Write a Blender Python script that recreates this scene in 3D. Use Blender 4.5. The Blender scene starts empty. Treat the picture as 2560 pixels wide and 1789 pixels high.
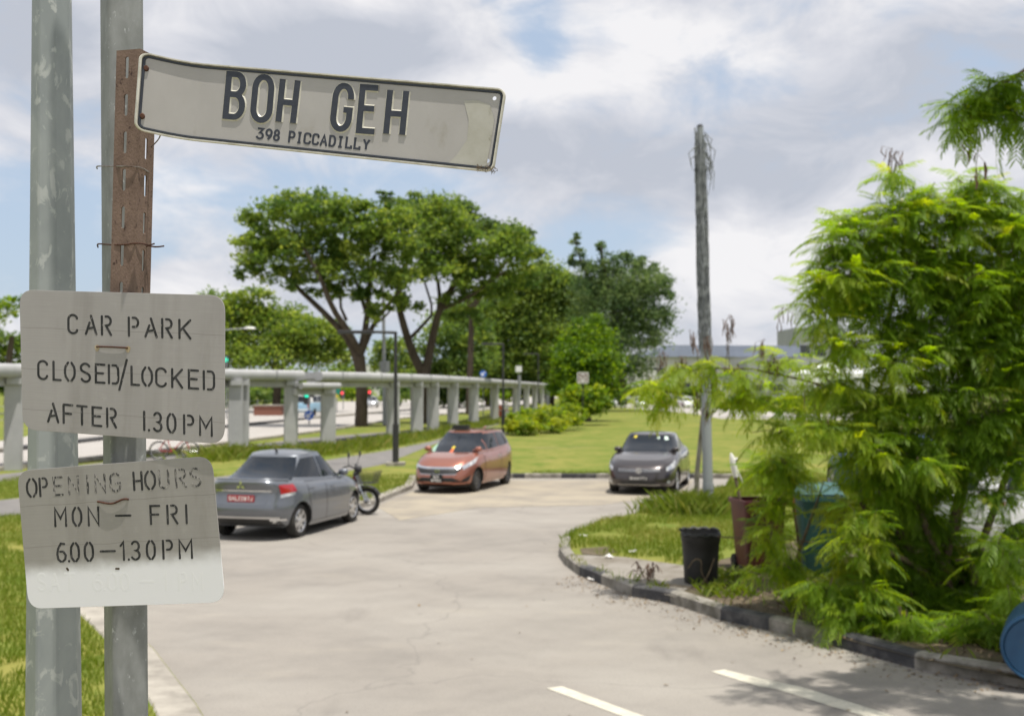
import bpy, bmesh, math, random
import numpy as np
from mathutils import Vector, Matrix, Euler

random.seed(11)
rng = np.random.default_rng(11)
S = bpy.context.scene
COL = S.collection
R = math.radians

# ---------------------------------------------------------------- camera
F, CX, CY, HZ, CAMZ = 2844.44, 1280.0, 894.5, 972.0, 2.6     # 40 mm on 36 mm, in the pixels of the 2560 wide photo
PITCH = math.atan((HZ - CY) / F)
cd = bpy.data.cameras.new('camera')
cam = bpy.data.objects.new('camera', cd)
COL.objects.link(cam)
cam.location = (0, 0, CAMZ)
cam.rotation_euler = (math.pi / 2 + PITCH, 0, 0)
cd.lens, cd.sensor_width = 40, 36
cd.clip_start, cd.clip_end = 0.05, 6000
cd.dof.use_dof = True
cd.dof.focus_distance = 1.60
cd.dof.aperture_fstop = 9.0
S.camera = cam

# ---------------------------------------------------------------- light
SUN = Vector((0.13, -0.185, 1.0)).normalized()
SUN_EL = math.asin(SUN.z)
SUN_AZ = math.atan2(SUN.x, SUN.y)
sl = bpy.data.lights.new('sun', 'SUN')
sl.energy, sl.angle, sl.color = 4.4, R(0.53), (1.0, 0.95, 0.87)
so = bpy.data.objects.new('sun', sl)
COL.objects.link(so)
so.rotation_euler = SUN.to_track_quat('Z', 'Y').to_euler()

S.view_settings.view_transform = 'Standard'
S.view_settings.look = 'None'
S.view_settings.exposure = 0.30
S.view_settings.gamma = 1
S.cycles.use_denoising = True
S.cycles.max_bounces = 8
S.cycles.transparent_max_bounces = 8
S.cycles.caustics_reflective = False
S.cycles.caustics_refractive = False
S.cycles.sample_clamp_indirect = 6


def ray(u, v):
    x, y = (u - CX) / F, (CY - v) / F
    c, s = math.cos(PITCH), math.sin(PITCH)
    return Vector((x, c - y * s, s + y * c))


def P(u, v, d):
    "the point seen at photo pixel (u, v) that lies d metres ahead"
    r = ray(u, v)
    return Vector((0, 0, CAMZ)) + r * (d / r.y)


def G(u, v, z=0.0):
    r = ray(u, v)
    return Vector((0, 0, CAMZ)) + r * ((z - CAMZ) / r.z)


# ---------------------------------------------------------------- world: clear sky with a broken cloud layer
W = bpy.data.worlds.new('World')
S.world = W
W.use_nodes = True
wt = W.node_tree
wn, wl = wt.nodes, wt.links
wn.clear()


def nd(tree, typ, **kw):
    n = tree.nodes.new(typ)
    for k, v in kw.items():
        if k.startswith('i_'):
            key = k[2:]
            n.inputs[int(key) if key.isdigit() else key.replace('_', ' ')].default_value = v
        else:
            setattr(n, k, v)
    return n


def wmath(op, a, b=None, c=None, clamp=False):
    n = nd(wt, 'ShaderNodeMath', operation=op, use_clamp=clamp)
    for i, x in enumerate((a, b, c)):
        if x is None:
            continue
        if isinstance(x, (int, float)):
            n.inputs[i].default_value = x
        else:
            wl.new(x, n.inputs[i])
    return n.outputs[0]


out = nd(wt, 'ShaderNodeOutputWorld')
bg = nd(wt, 'ShaderNodeBackground', i_Strength=0.1)
wl.new(bg.outputs[0], out.inputs[0])
sky = nd(wt, 'ShaderNodeTexSky', sky_type='NISHITA', sun_disc=False, sun_elevation=SUN_EL, sun_rotation=SUN_AZ,
         air_density=1.0, dust_density=1.6, ozone_density=1.2)
tc = nd(wt, 'ShaderNodeTexCoord')


def wnoise(scale, detail, rough, sc=(1, 1, 1), loc=(0, 0, 0), dist=0.0):
    m = nd(wt, 'ShaderNodeMapping')
    m.inputs['Scale'].default_value = sc
    m.inputs['Location'].default_value = loc
    wl.new(tc.outputs['Generated'], m.inputs[0])
    n = nd(wt, 'ShaderNodeTexNoise', i_Scale=scale, i_Detail=detail, i_Roughness=rough, i_Distortion=dist)
    wl.new(m.outputs[0], n.inputs['Vector'])
    return n.outputs[0]


def blob(u, v, ru, rv):
    "smooth bump 1 -> 0 round a direction of the sky"
    c = ray(u, v).normalized()
    a = nd(wt, 'ShaderNodeVectorMath', operation='SUBTRACT')
    wl.new(tc.outputs['Generated'], a.inputs[0])
    a.inputs[1].default_value = c
    b = nd(wt, 'ShaderNodeVectorMath', operation='MULTIPLY')
    wl.new(a.outputs[0], b.inputs[0])
    b.inputs[1].default_value = (F / ru, F / ru, F / rv)
    l = nd(wt, 'ShaderNodeVectorMath', operation='LENGTH')
    wl.new(b.outputs[0], l.inputs[0])
    m = nd(wt, 'ShaderNodeMapRange', interpolation_type='SMOOTHSTEP')
    m.inputs['From Min'].default_value, m.inputs['From Max'].default_value = 1.0, 0.0
    wl.new(l.outputs['Value'], m.inputs['Value'])
    return m.outputs[0]


def wsum(items):
    t = items[0]
    for i in items[1:]:
        t = wmath('ADD', t, i)
    return t


n1 = wnoise(3.2, 10, 0.60, (1, 1, 2.3), (3.1, 0.4, 1.7), 0.35)
n2 = wnoise(9.0, 10, 0.62, (1, 1, 1.7), (0.2, 5.1, 0.3), 0.5)
n3 = wnoise(2.1, 6, 0.5, (1, 1, 3.2), (7.2, 1.3, 2.2), 0.2)
gaps = wsum([blob(*g) for g in ((120, 620, 420, 260), (760, 520, 620, 190), (1560, 600, 560, 170), 
                                (1050, 470, 400, 160), (900, 880, 800, 120))])
fills = wsum([blob(*g) for g in ((460, 715, 170, 80), (2150, 900, 700, 130), (1900, 640, 330, 170), (700, 130, 900, 200))])
cov = wmath('ADD', wmath('MULTIPLY', wmath('SUBTRACT', n1, 0.5), 1.9), wmath('MULTIPLY', wmath('SUBTRACT', n2, 0.5), 1.15))
cov = wmath('ADD', wmath('ADD', cov, 0.74), wmath('MULTIPLY', gaps, -0.45))
cov = wmath('ADD', cov, wmath('MULTIPLY', fills, 0.45))
cov = wmath('ADD', cov, wmath('MULTIPLY', wsum([blob(1345, 40, 130, 150), blob(1375, 130, 90, 110)]), -0.25))
mr = nd(wt, 'ShaderNodeMapRange', interpolation_type='SMOOTHSTEP')
mr.inputs['From Min'].default_value, mr.inputs['From Max'].default_value = 0.26, 0.78
mr.inputs['To Max'].default_value = 0.96
wl.new(cov, mr.inputs['Value'])
darks = wsum([blob(*g) for g in ((1800, 400, 950, 230), (2300, 250, 600, 160), (900, 130, 500, 110), (1250, 350, 300, 120), (60, 60, 300, 160), (2450, 120, 500, 120))])
lights = wsum([blob(*g) for g in ((1230, 210, 330, 170), (2330, 330, 500, 200), (480, 720, 220, 100), (1960, 630, 400, 170), (1600, 80, 500, 120))])
sh = wmath('ADD', wmath('MULTIPLY', wmath('SUBTRACT', n3, 0.5), 1.6), wmath('MULTIPLY', wmath('SUBTRACT', n2, 0.5), 1.9))
sh = wmath('ADD', wmath('ADD', sh, 0.60), wmath('SUBTRACT', wmath('MULTIPLY', lights, 0.42), wmath('MULTIPLY', darks, 0.68)))
cr = nd(wt, 'ShaderNodeValToRGB')
cr.color_ramp.elements[0].position, cr.color_ramp.elements[0].color = 0.1, (4.35, 4.6, 5.2, 1)
cr.color_ramp.elements[1].position, cr.color_ramp.elements[1].color = 0.95, (7.5, 7.4, 7.5, 1)
e = cr.color_ramp.elements.new(0.5)
e.color = (5.65, 5.75, 6.2, 1)
wl.new(sh, cr.inputs[0])
veil = nd(wt, 'ShaderNodeMix', data_type='RGBA')
veil.inputs['Factor'].default_value = 0.65
wl.new(sky.outputs[0], veil.inputs['A'])
veil.inputs['B'].default_value = (4.7, 5.65, 7.0, 1)
mx = nd(wt, 'ShaderNodeMix', data_type='RGBA')
wl.new(mr.outputs[0], mx.inputs['Factor'])
wl.new(veil.outputs['Result'], mx.inputs['A'])
wl.new(cr.outputs[0], mx.inputs['B'])
wl.new(mx.outputs['Result'], bg.inputs['Color'])


# ---------------------------------------------------------------- object helpers
def tag(o, label=None, cat=None, group=None, kind=None):
    if label: o['label'] = label
    if cat: o['category'] = cat
    if group: o['group'] = group
    if kind: o['kind'] = kind
    return o


def thing(name, label, cat, loc=(0, 0, 0), rotz=0.0, group=None):
    o = bpy.data.objects.new(name, None)
    COL.objects.link(o)
    o.empty_display_size = 0.1
    o.location = loc
    o.rotation_euler = (0, 0, rotz)
    return tag(o, label, cat, group)


def copy_tree(o, parent=None):
    c = o.copy()
    COL.objects.link(c)
    if parent is not None:
        c.parent = parent
    for ch in list(o.children):
        copy_tree(ch, c)
    return c


def link_mesh(name, me, mats, parent=None, smooth=None):
    if not isinstance(mats, (list, tuple)):
        mats = [mats]
    for m in mats:
        me.materials.append(m)
    if smooth is not None:
        me.shade_smooth()
        if smooth < 179:
            me.set_sharp_from_angle(angle=R(smooth))
    o = bpy.data.objects.new(name, me)
    COL.objects.link(o)
    if parent is not None:
        o.parent = parent
    return o


class MB:
    "collects shapes and links them as ONE mesh object"
    def __init__(s, org=(0, 0, 0)):
        s.v, s.f, s.mi, s.org = [], [], [], Vector(org)

    def add(s, vs, fs, mi=0):
        b = len(s.v)
        s.v += [Vector(p) - s.org for p in vs]
        s.f += [[b + i for i in f] for f in fs]
        s.mi += [mi] * len(fs)

    def box(s, c, size, mat=None, mi=0, bev=0.0):
        x, y, z = (k / 2 for k in size)
        vs = [Vector((sx * x, sy * y, sz * z)) for sz in (-1, 1) for sx, sy in ((-1, -1), (1, -1), (1, 1), (-1, 1))]
        c = Vector(c)
        vs = [(mat @ p if mat is not None else p) + c for p in vs]
        s.add(vs, [(3, 2, 1, 0), (4, 5, 6, 7), (0, 1, 5, 4), (1, 2, 6, 5), (2, 3, 7, 6), (3, 0, 4, 7)], mi)

    def tube(s, pts, rad, n=6, mi=0, cap=True, flat=1.0):
        pts = [Vector(p) for p in pts]
        if isinstance(rad, (int, float)):
            rad = [rad] * len(pts)
        t0 = (pts[1] - pts[0]).normalized()
        ref = Vector((0, 0, 1)) if abs(t0.z) < 0.9 else Vector((1, 0, 0))
        nx = t0.cross(ref).normalized()
        vs = []
        for i, p in enumerate(pts):
            t = (pts[min(i + 1, len(pts) - 1)] - pts[max(i - 1, 0)])
            t = t.normalized() if t.length > 1e-9 else t0
            nx = (nx - t * nx.dot(t)).normalized()
            ny = t.cross(nx)
            for k in range(n):
                a = 2 * math.pi * k / n
                vs.append(p + nx * (math.cos(a) * rad[i]) + ny * (math.sin(a) * rad[i] * flat))
        fs = []
        for i in range(len(pts) - 1):
            for k in range(n):
                a, b = i * n + k, i * n + (k + 1) % n
                fs.append((a, b, b + n, a + n))
        if cap:
            fs.append(tuple(range(n - 1, -1, -1)))
            fs.append(tuple(range((len(pts) - 1) * n, len(pts) * n)))
        s.add(vs, fs, mi)

    def lathe(s, prof, n=24, mi=0, M=None):
        "profile of (radius, z) turned round z, then moved by M"
        vs, fs = [], []
        for r, z in prof:
            for k in range(n):
                a = 2 * math.pi * k / n
                vs.append(Vector((r * math.cos(a), r * math.sin(a), z)))
        for i in range(len(prof) - 1):
            for k in range(n):
                a, b = i * n + k, i * n + (k + 1) % n
                fs.append((a, b, b + n, a + n))
        if M is not None:
            vs = [M @ p for p in vs]
        s.add(vs, fs, mi)

    def build(s, name, mats, parent=None, smooth=None):
        me = bpy.data.meshes.new(name)
        me.from_pydata([tuple(p) for p in s.v], [], s.f)
        me.polygons.foreach_set('material_index', s.mi)
        me.update()
        return link_mesh(name, me, mats, parent, smooth)


def flat_fill(outer, holes=()):
    "triangulated flat region (2D lists) -> (verts, faces)"
    cu = bpy.data.curves.new('tmp', 'CURVE')
    cu.dimensions, cu.fill_mode = '2D', 'BOTH'
    for loop in [outer] + list(holes):
        sp = cu.splines.new('POLY')
        sp.points.add(len(loop) - 1)
        for p, q in zip(sp.points, loop):
            p.co = (q[0], q[1], 0, 1)
        sp.use_cyclic_u = True
    o = bpy.data.objects.new('tmp', cu)
    COL.objects.link(o)
    me = bpy.data.meshes.new_from_object(o.evaluated_get(bpy.context.evaluated_depsgraph_get()))
    vs = [tuple(v.co) for v in me.vertices]
    fs = [tuple(p.vertices) for p in me.polygons]
    bpy.data.objects.remove(o)
    bpy.data.curves.remove(cu)
    bpy.data.meshes.remove(me)
    return vs, fs


def sheet(name, outer, z, m, holes=(), kind='structure'):
    vs, fs = flat_fill(outer, holes)
    me = bpy.data.meshes.new(name)
    me.from_pydata([(v[0], v[1], z) for v in vs], [], fs)
    for p in me.polygons:
        if p.normal.z < 0:
            p.flip()
    o = link_mesh(name, me, m)
    if kind: o['kind'] = kind
    return o


def slab_from_fill(outer, holes, th, cuts=(), fmap=None):
    "plate of thickness th, optional extra cuts along x, vertices sent through fmap(x, y, offset)"
    vs, fs = flat_fill(outer, holes)
    bm = bmesh.new()
    bv = [bm.verts.new(v) for v in vs]
    for f in fs:
        try: bm.faces.new([bv[i] for i in f])
        except ValueError: pass
    bmesh.ops.remove_doubles(bm, verts=bm.verts, dist=1e-6)
    for f in bm.faces:
        f.normal_update()
        if f.normal.z < 0: f.normal_flip()
    for c in cuts:
        bmesh.ops.bisect_plane(bm, geom=bm.verts[:] + bm.edges[:] + bm.faces[:], plane_co=(c, 0, 0), plane_no=(1, 0, 0))
    r = bmesh.ops.extrude_face_region(bm, geom=bm.faces[:])
    for v in r['geom']:
        if isinstance(v, bmesh.types.BMVert): v.co.z += th
    for f in bm.faces: f.normal_update()
    bmesh.ops.recalc_face_normals(bm, faces=bm.faces[:])
    if fmap:
        for v in bm.verts: v.co = fmap(*v.co)
    return bm


def bm_obj(name, bm, mats, parent=None, smooth=None):
    me = bpy.data.meshes.new(name)
    bm.to_mesh(me)
    bm.free()
    return link_mesh(name, me, mats, parent, smooth)


def round_rect(x0, y0, x1, y1, r, n=8):
    pts = []
    for cx, cy, a0 in ((x1 - r, y1 - r, 0), (x0 + r, y1 - r, 90), (x0 + r, y0 + r, 180), (x1 - r, y0 + r, 270)):
        for k in range(n + 1):
            a = R(a0 + 90 * k / n)
            pts.append((cx + r * math.cos(a), cy + r * math.sin(a)))
    return pts


def circle(cx, cy, r, n=16):
    return [(cx + r * math.cos(2 * math.pi * k / n), cy + r * math.sin(2 * math.pi * k / n)) for k in range(n)]


# ---------------------------------------------------------------- materials
def layer(m, col, scale, lo, hi, fac=1.0, detail=4, stretch=(1, 1, 1), kind='noise', rough=.6):
    "one more layer of wear on a material's colour"
    t = m.node_tree
    b = t.nodes['Principled BSDF']
    tcn = nd(t, 'ShaderNodeTexCoord')
    mp = nd(t, 'ShaderNodeMapping')
    mp.inputs['Scale'].default_value = stretch
    t.links.new(tcn.outputs['Object'], mp.inputs[0])
    if kind == 'noise':
        n = nd(t, 'ShaderNodeTexNoise', i_Scale=scale, i_Detail=detail, i_Roughness=rough)
        o = n.outputs[0]
    else:
        nz = nd(t, 'ShaderNodeTexNoise', i_Scale=scale * 2.5, i_Detail=5)
        t.links.new(mp.outputs[0], nz.inputs['Vector'])
        ad = nd(t, 'ShaderNodeVectorMath', operation='MULTIPLY_ADD')
        t.links.new(nz.outputs['Color'], ad.inputs[0])
        ad.inputs[1].default_value = (.5 / scale,) * 3
        t.links.new(mp.outputs[0], ad.inputs[2])
        n = nd(t, 'ShaderNodeTexVoronoi', feature='DISTANCE_TO_EDGE', i_Scale=scale)
        t.links.new(ad.outputs[0], n.inputs['Vector'])
        o = n.outputs['Distance']
    if kind == 'noise': t.links.new(mp.outputs[0], n.inputs['Vector'])
    r = nd(t, 'ShaderNodeMapRange')
    r.inputs['From Min'].default_value, r.inputs['From Max'].default_value, r.inputs['To Max'].default_value = lo, hi, fac
    t.links.new(o, r.inputs['Value'])
    x = nd(t, 'ShaderNodeMix', data_type='RGBA')
    if b.inputs['Base Color'].is_linked:
        t.links.new(b.inputs['Base Color'].links[0].from_socket, x.inputs['A'])
    else:
        x.inputs['A'].default_value = b.inputs['Base Color'].default_value
    x.inputs['B'].default_value = (*col, 1)
    t.links.new(r.outputs[0], x.inputs['Factor'])
    t.links.new(x.outputs['Result'], b.inputs['Base Color'])
    return m


def mat(name, c, c2=None, scale=5.0, rough=0.7, metal=0.0, bump=0.0, bscale=None, spec=0.5, detail=6, lo=0.35, hi=0.65,
        stretch=(1, 1, 1), coat=0.0, emit=None, c3=None, s3=1.0, lo3=0.5, hi3=0.7, dist=0.0):
    m = bpy.data.materials.new(name)
    m.use_nodes = True
    t = m.node_tree
    b = t.nodes['Principled BSDF']
    b.inputs['Roughness'].default_value = rough
    b.inputs['Metallic'].default_value = metal
    b.inputs['Specular IOR Level'].default_value = spec
    b.inputs['Coat Weight'].default_value = coat
    b.inputs['Coat Roughness'].default_value = 0.04
    b.inputs['Base Color'].default_value = (*c, 1)
    if emit:
        b.inputs['Emission Color'].default_value = (*c, 1)
        b.inputs['Emission Strength'].default_value = emit
    tcn = nd(t, 'ShaderNodeTexCoord')
    mp = nd(t, 'ShaderNodeMapping')
    mp.inputs['Scale'].default_value = stretch
    t.links.new(tcn.outputs['Object'], mp.inputs[0])

    def noise(sc, l, h, det):
        n = nd(t, 'ShaderNodeTexNoise', i_Scale=sc, i_Detail=det, i_Roughness=0.6, i_Distortion=dist)
        t.links.new(mp.outputs[0], n.inputs['Vector'])
        r = nd(t, 'ShaderNodeMapRange')
        r.inputs['From Min'].default_value, r.inputs['From Max'].default_value = l, h
        t.links.new(n.outputs[0], r.inputs['Value'])
        return r.outputs[0], n
    col = None
    if c2:
        f, _ = noise(scale, lo, hi, detail)
        x = nd(t, 'ShaderNodeMix', data_type='RGBA')
        x.inputs['A'].default_value, x.inputs['B'].default_value = (*c, 1), (*c2, 1)
        t.links.new(f, x.inputs['Factor'])
        col = x.outputs['Result']
    if c3:
        f, _ = noise(s3, lo3, hi3, 5)
        x = nd(t, 'ShaderNodeMix', data_type='RGBA')
        if col: t.links.new(col, x.inputs['A'])
        else: x.inputs['A'].default_value = (*c, 1)
        x.inputs['B'].default_value = (*c3, 1)
        t.links.new(f, x.inputs['Factor'])
        col = x.outputs['Result']
    if col:
        t.links.new(col, b.inputs['Base Color'])
    if bump:
        n = nd(t, 'ShaderNodeTexNoise', i_Scale=bscale or scale * 4, i_Detail=6)
        t.links.new(mp.outputs[0], n.inputs['Vector'])
        bn = nd(t, 'ShaderNodeBump', i_Strength=bump, i_Distance=0.02)
        t.links.new(n.outputs[0], bn.inputs['Height'])
        t.links.new(bn.outputs[0], b.inputs['Normal'])
    return m


def leaf_mat(name, dark, mid, light, transl=0.55, rough=0.55):
    "leaf: its own colour per leaf ('tint'), lets some light through"
    m = bpy.data.materials.new(name)
    m.use_nodes = True
    t = m.node_tree
    t.nodes.clear()
    o = nd(t, 'ShaderNodeOutputMaterial')
    at = nd(t, 'ShaderNodeAttribute', attribute_name='tint')
    cr = nd(t, 'ShaderNodeValToRGB')
    el = cr.color_ramp.elements
    el[0].color, el[1].color = (*dark, 1), (*light, 1)
    k = el.new(0.5)
    k.color = (*mid, 1)
    t.links.new(at.outputs['Fac'], cr.inputs[0])
    p = nd(t, 'ShaderNodeBsdfPrincipled', i_Roughness=rough)
    p.inputs['Specular IOR Level'].default_value = 0.35
    t.links.new(cr.outputs[0], p.inputs['Base Color'])
    hs = nd(t, 'ShaderNodeHueSaturation', i_Hue=0.488, i_Saturation=1.1, i_Value=1.6)
    t.links.new(cr.outputs[0], hs.inputs['Color'])
    tr = nd(t, 'ShaderNodeBsdfTranslucent')
    t.links.new(hs.outputs[0], tr.inputs['Color'])
    x = nd(t, 'ShaderNodeMixShader')
    x.inputs[0].default_value = transl
    t.links.new(p.outputs[0], x.inputs[1])
    t.links.new(tr.outputs[0], x.inputs[2])
    t.links.new(x.outputs[0], o.inputs[0])
    return m


M = {}
M['lawn'] = mat('lawn', (0.125, 0.165, 0.028), (0.225, 0.215, 0.055), 0.35, 0.95, bump=0.9, bscale=9, lo=0.36, hi=0.62, spec=0.1, c3=(0.085, 0.14, 0.018), s3=1.7, lo3=0.48, hi3=0.72)
layer(M['lawn'], (0.20, 0.165, 0.09), .16, .60, .72, .55, 8)
layer(M['lawn'], (0.06, 0.10, 0.014), 9, .56, .72, .6, 5)
M['asphalt'] = mat('asphalt', (0.272, 0.250, 0.222), (0.222, 0.205, 0.184), 1.1, 0.9, bump=0.35, bscale=60, lo=0.40, hi=0.68, spec=0.2, c3=(0.325, 0.303, 0.27), s3=0.28, lo3=0.45, hi3=0.68)
layer(M['asphalt'], (0.15, 0.14, 0.13), 55, .56, .70, .7)
layer(M['asphalt'], (0.42, 0.40, 0.37), 75, .60, .72, .6)
layer(M['asphalt'], (0.17, 0.155, 0.14), .55, .60, .72, .55, 7, (1.6, .5, 1))
layer(M['asphalt'], (0.12, 0.11, 0.10), 2.3, .71, .77, .45, 6)
layer(M['asphalt'], (0.34, 0.31, 0.26), .9, .60, .75, .5, 8, (.6, 1.3, 1))
layer(M['asphalt'], (0.10, 0.095, 0.09), 1.1, .70, .75, .35, 9, (1.5, .8, 1))
layer(M['asphalt'], (0.15, 0.14, 0.13), .16, .004, .0008, .28, kind='crack')
M['path'] = mat('path_asphalt', (0.16, 0.153, 0.148), (0.2, 0.19, 0.18), 2, 0.9, bump=0.3, spec=0.2)
M['road'] = mat('road', (0.40, 0.375, 0.35), (0.34, 0.32, 0.30), 0.7, 0.9, spec=0.2)
M['concrete'] = mat('concrete', (0.40, 0.37, 0.32), (0.25, 0.23, 0.2), 3.0, 0.9, bump=0.4, c3=(0.16, 0.14, 0.11), s3=1.3, lo3=0.56, hi3=0.72, spec=0.2)
M['kerb_pale'] = mat('kerb_pale', (0.30, 0.28, 0.245), (0.17, 0.16, 0.135), 4.0, 0.9, bump=0.4, lo=0.4, hi=0.6, c3=(0.09, 0.085, 0.06), s3=2.2, lo3=0.55, hi3=0.7, spec=0.2)
M['kerb_black'] = mat('kerb_black', (0.055, 0.055, 0.058), (0.13, 0.125, 0.12), 5.0, 0.85, bump=0.4, lo=0.45, hi=0.7, spec=0.2)
M['soil'] = mat('soil', (0.085, 0.068, 0.048), (0.14, 0.115, 0.08), 2.2, 0.95, bump=0.8, bscale=25, c3=(0.07, 0.075, 0.025), s3=1.5, lo3=0.52, hi3=0.68, spec=0.1)
M['pave'] = mat('pavement', (0.27, 0.25, 0.22), (0.2, 0.18, 0.15), 1.6, 0.9, bump=0.4, spec=0.2, c3=(0.12, 0.1, 0.07), s3=2.5, lo3=0.56, hi3=0.72)
M['marking'] = mat('marking_paint', (0.56, 0.53, 0.44), (0.38, 0.36, 0.31), 6, 0.8, lo=0.45, hi=0.75, spec=0.2, c3=(0.28, 0.265, 0.24), s3=22, lo3=0.58, hi3=0.75)
M['grey_conc'] = mat('painted_concrete', (0.43, 0.43, 0.43), (0.36, 0.36, 0.365), 1.2, 0.75, spec=0.3)
layer(M['grey_conc'], (0.22, 0.215, 0.2), 2.2, .56, .72, .6, 6, (1, 1, .12))
M['bark'] = mat('bark', (0.06, 0.047, 0.036), (0.10, 0.08, 0.06), 3, 0.95, bump=0.8, spec=0.1, stretch=(1, 1, 0.3))
M['bark_pale'] = mat('bark_pale', (0.30, 0.28, 0.24), (0.16, 0.145, 0.11), 6, 0.9, bump=0.5, spec=0.2)
M['twig'] = mat('twig', (0.20, 0.155, 0.105), (0.11, 0.085, 0.055), 9, 0.9, spec=0.15)
M['white_metal'] = mat('white_metal', (0.72, 0.72, 0.7), None, rough=0.4)
M['dark_metal'] = mat('dark_metal', (0.022, 0.023, 0.026), (0.035, 0.033, 0.032), 8, 0.5)
M['grey_metal'] = mat('grey_metal', (0.30, 0.31, 0.32), (0.24, 0.25, 0.26), 6, 0.5, metal=0.2)
M['black'] = mat('black_plastic', (0.012, 0.012, 0.013), (0.022, 0.022, 0.022), 8, 0.55)
M['glass'] = mat('car_glass', (0.012, 0.016, 0.022), None, rough=0.03, spec=0.38)
M['glass_clear'] = mat('lamp_glass', (0.68, 0.69, 0.70), (0.36, 0.37, 0.39), 9, 0.10, metal=0.15, spec=0.8)
M['chrome'] = mat('chrome', (0.75, 0.76, 0.78), None, rough=0.12, metal=1.0)
M['alloy'] = mat('alloy', (0.62, 0.62, 0.63), None, rough=0.28, metal=0.9)
M['alloy_dark'] = mat('alloy_dark', (0.09, 0.09, 0.095), None, rough=0.4, metal=0.6)
M['tyre'] = mat('tyre', (0.025, 0.024, 0.023), (0.05, 0.047, 0.042), 10, 0.85, spec=0.25)
M['tail_red'] = mat('tail_red', (0.42, 0.012, 0.02), None, rough=0.12, spec=0.7, coat=0.6)
M['plate_red'] = mat('plate_red', (0.36, 0.012, 0.022), None, rough=0.4)
M['plate_text'] = mat('plate_text', (0.75, 0.73, 0.7), None, rough=0.5)
M['rust'] = mat('rust', (0.11, 0.045, 0.024), (0.06, 0.026, 0.016), 300, 0.85, metal=0.2, bump=0.4, bscale=700)


def paint(name, c, c2=None, rough=0.32, metal=0.55):
    return mat(name, c, c2, 2, rough, metal, coat=0.9, spec=0.5)


def leaf_object(name, V, Q, tint, m, parent=None):
    "V (n,3) vertices, Q (k,4) quads, tint (k,) own colour of each leaf"
    me = bpy.data.meshes.new(name)
    k = len(Q)
    me.vertices.add(len(V))
    me.vertices.foreach_set('co', np.ascontiguousarray(V, dtype=np.float32).ravel())
    me.loops.add(k * 4)
    me.loops.foreach_set('vertex_index', np.ascontiguousarray(Q, dtype=np.int32).ravel())
    me.polygons.add(k)
    me.polygons.foreach_set('loop_start', np.arange(0, k * 4, 4, dtype=np.int32))
    me.polygons.foreach_set('loop_total', np.full(k, 4, dtype=np.int32))
    me.update(calc_edges=True)
    a = me.attributes.new('tint', 'FLOAT', 'FACE')
    a.data.foreach_set('value', np.clip(tint, 0, 1).astype(np.float32))
    return link_mesh(name, me, m, parent)


def unit(a):
    return a / (np.linalg.norm(a, axis=1, keepdims=True) + 1e-9)


def leaf_quads(C, size, up=0.5, aspect=0.55, spread=0.4):
    "diamond leaves round the centres C"
    n = len(C)
    N = unit(rng.normal(size=(n, 3)) + np.array([0, 0, up * 2.0]))
    T = unit(np.cross(N, rng.normal(size=(n, 3))))
    B = np.cross(N, T)
    s = size * (1 + spread * rng.uniform(-1, 1, (n, 1)))
    V = np.stack([C - T * s * .5, C + B * s * aspect * .5, C + T * s * .5, C - B * s * aspect * .5], 1).reshape(-1, 3)
    return V, np.arange(n * 4).reshape(n, 4)


def crown(name, blobs, nclump, nleaf, size, m, parent, up=0.5, csize=0.22, shell=0.55, tbias=0.45, tvar=0.25, aspect=0.55, flat=0.6, droop=0):
    "blobs: (centre, (rx, ry, rz)); leaf clumps fill each blob, thicker towards its skin; every clump has its own tint"
    Cs, Ts = [], []
    for c, r in blobs:
        c, r = np.array(c), np.array(r)
        k = max(4, int(nclump * (r[0] * r[1] * r[2]) ** (2 / 3)))
        d = unit(rng.normal(size=(k, 3)))
        d[:, 2] = np.where(d[:, 2] < -0.45, -d[:, 2] * 0.6, d[:, 2])
        rr = shell + (1.06 - shell) * rng.uniform(0, 1, (k, 1)) ** 0.7
        cc = c + d * rr * r
        ct = tbias + tvar * rng.normal(size=k)
        cs = csize * r.mean() * rng.uniform(0.55, 1.35, k)
        for q in range(k):
            g = rng.normal(size=(nleaf, 3)) * cs[q] * np.array([1, 1, flat])
            Cs.append(cc[q] + g)
            Ts.append(ct[q] + 0.13 * rng.normal(size=nleaf))
    C = np.concatenate(Cs)
    T = np.concatenate(Ts)
    V, Q = leaf_quads(C, size, up, aspect)
    V = V - np.array(parent.location)
    return leaf_object(name, V, Q, T, m, parent)

# ================================================================ SETTING
GZ = 0.10                                          # lawns and paths lie one kerb above the car park


def W2(u, v, z=0.0):
    p = G(u, v, z)
    return (p.x, p.y)


right_px = [(2560, 1718), (2288, 1670), (2082, 1612), (1924, 1575), (1803, 1549), (1677, 1507), (1582, 1491), (1505, 1460), (1450, 1438)]
nose_px = [(1415, 1412), (1400, 1390), (1402, 1362), (1425, 1345), (1500, 1313), (1600, 1292), (1655, 1272), (1690, 1248)]
right_w = [W2(*p) for p in right_px]
nose_w = [W2(*p) for p in nose_px]
back_r, back_l = W2(1735, 1195), W2(1262, 1195)
left_w = [(-2.75, 32.9), W2(1030, 1222), W2(985, 1240), W2(935, 1262), (-3.6, 24.2), (-6.0, 23.2), (-6.4, 17.5), W2(215, 1500), W2(300, 1570), W2(382, 1644), W2(490, 1789),
          (-1.75, 7.4), (-1.0, 5.2), (-0.5, 3.0), (-0.45, 1.1), (-7, 0.6)]
carpark = [(-7, -6), (9, -6), (9, 5.5)] + right_w + nose_w + [(5.5, 29.4), (6.4, 33.1), back_r, back_l] + left_w

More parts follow.
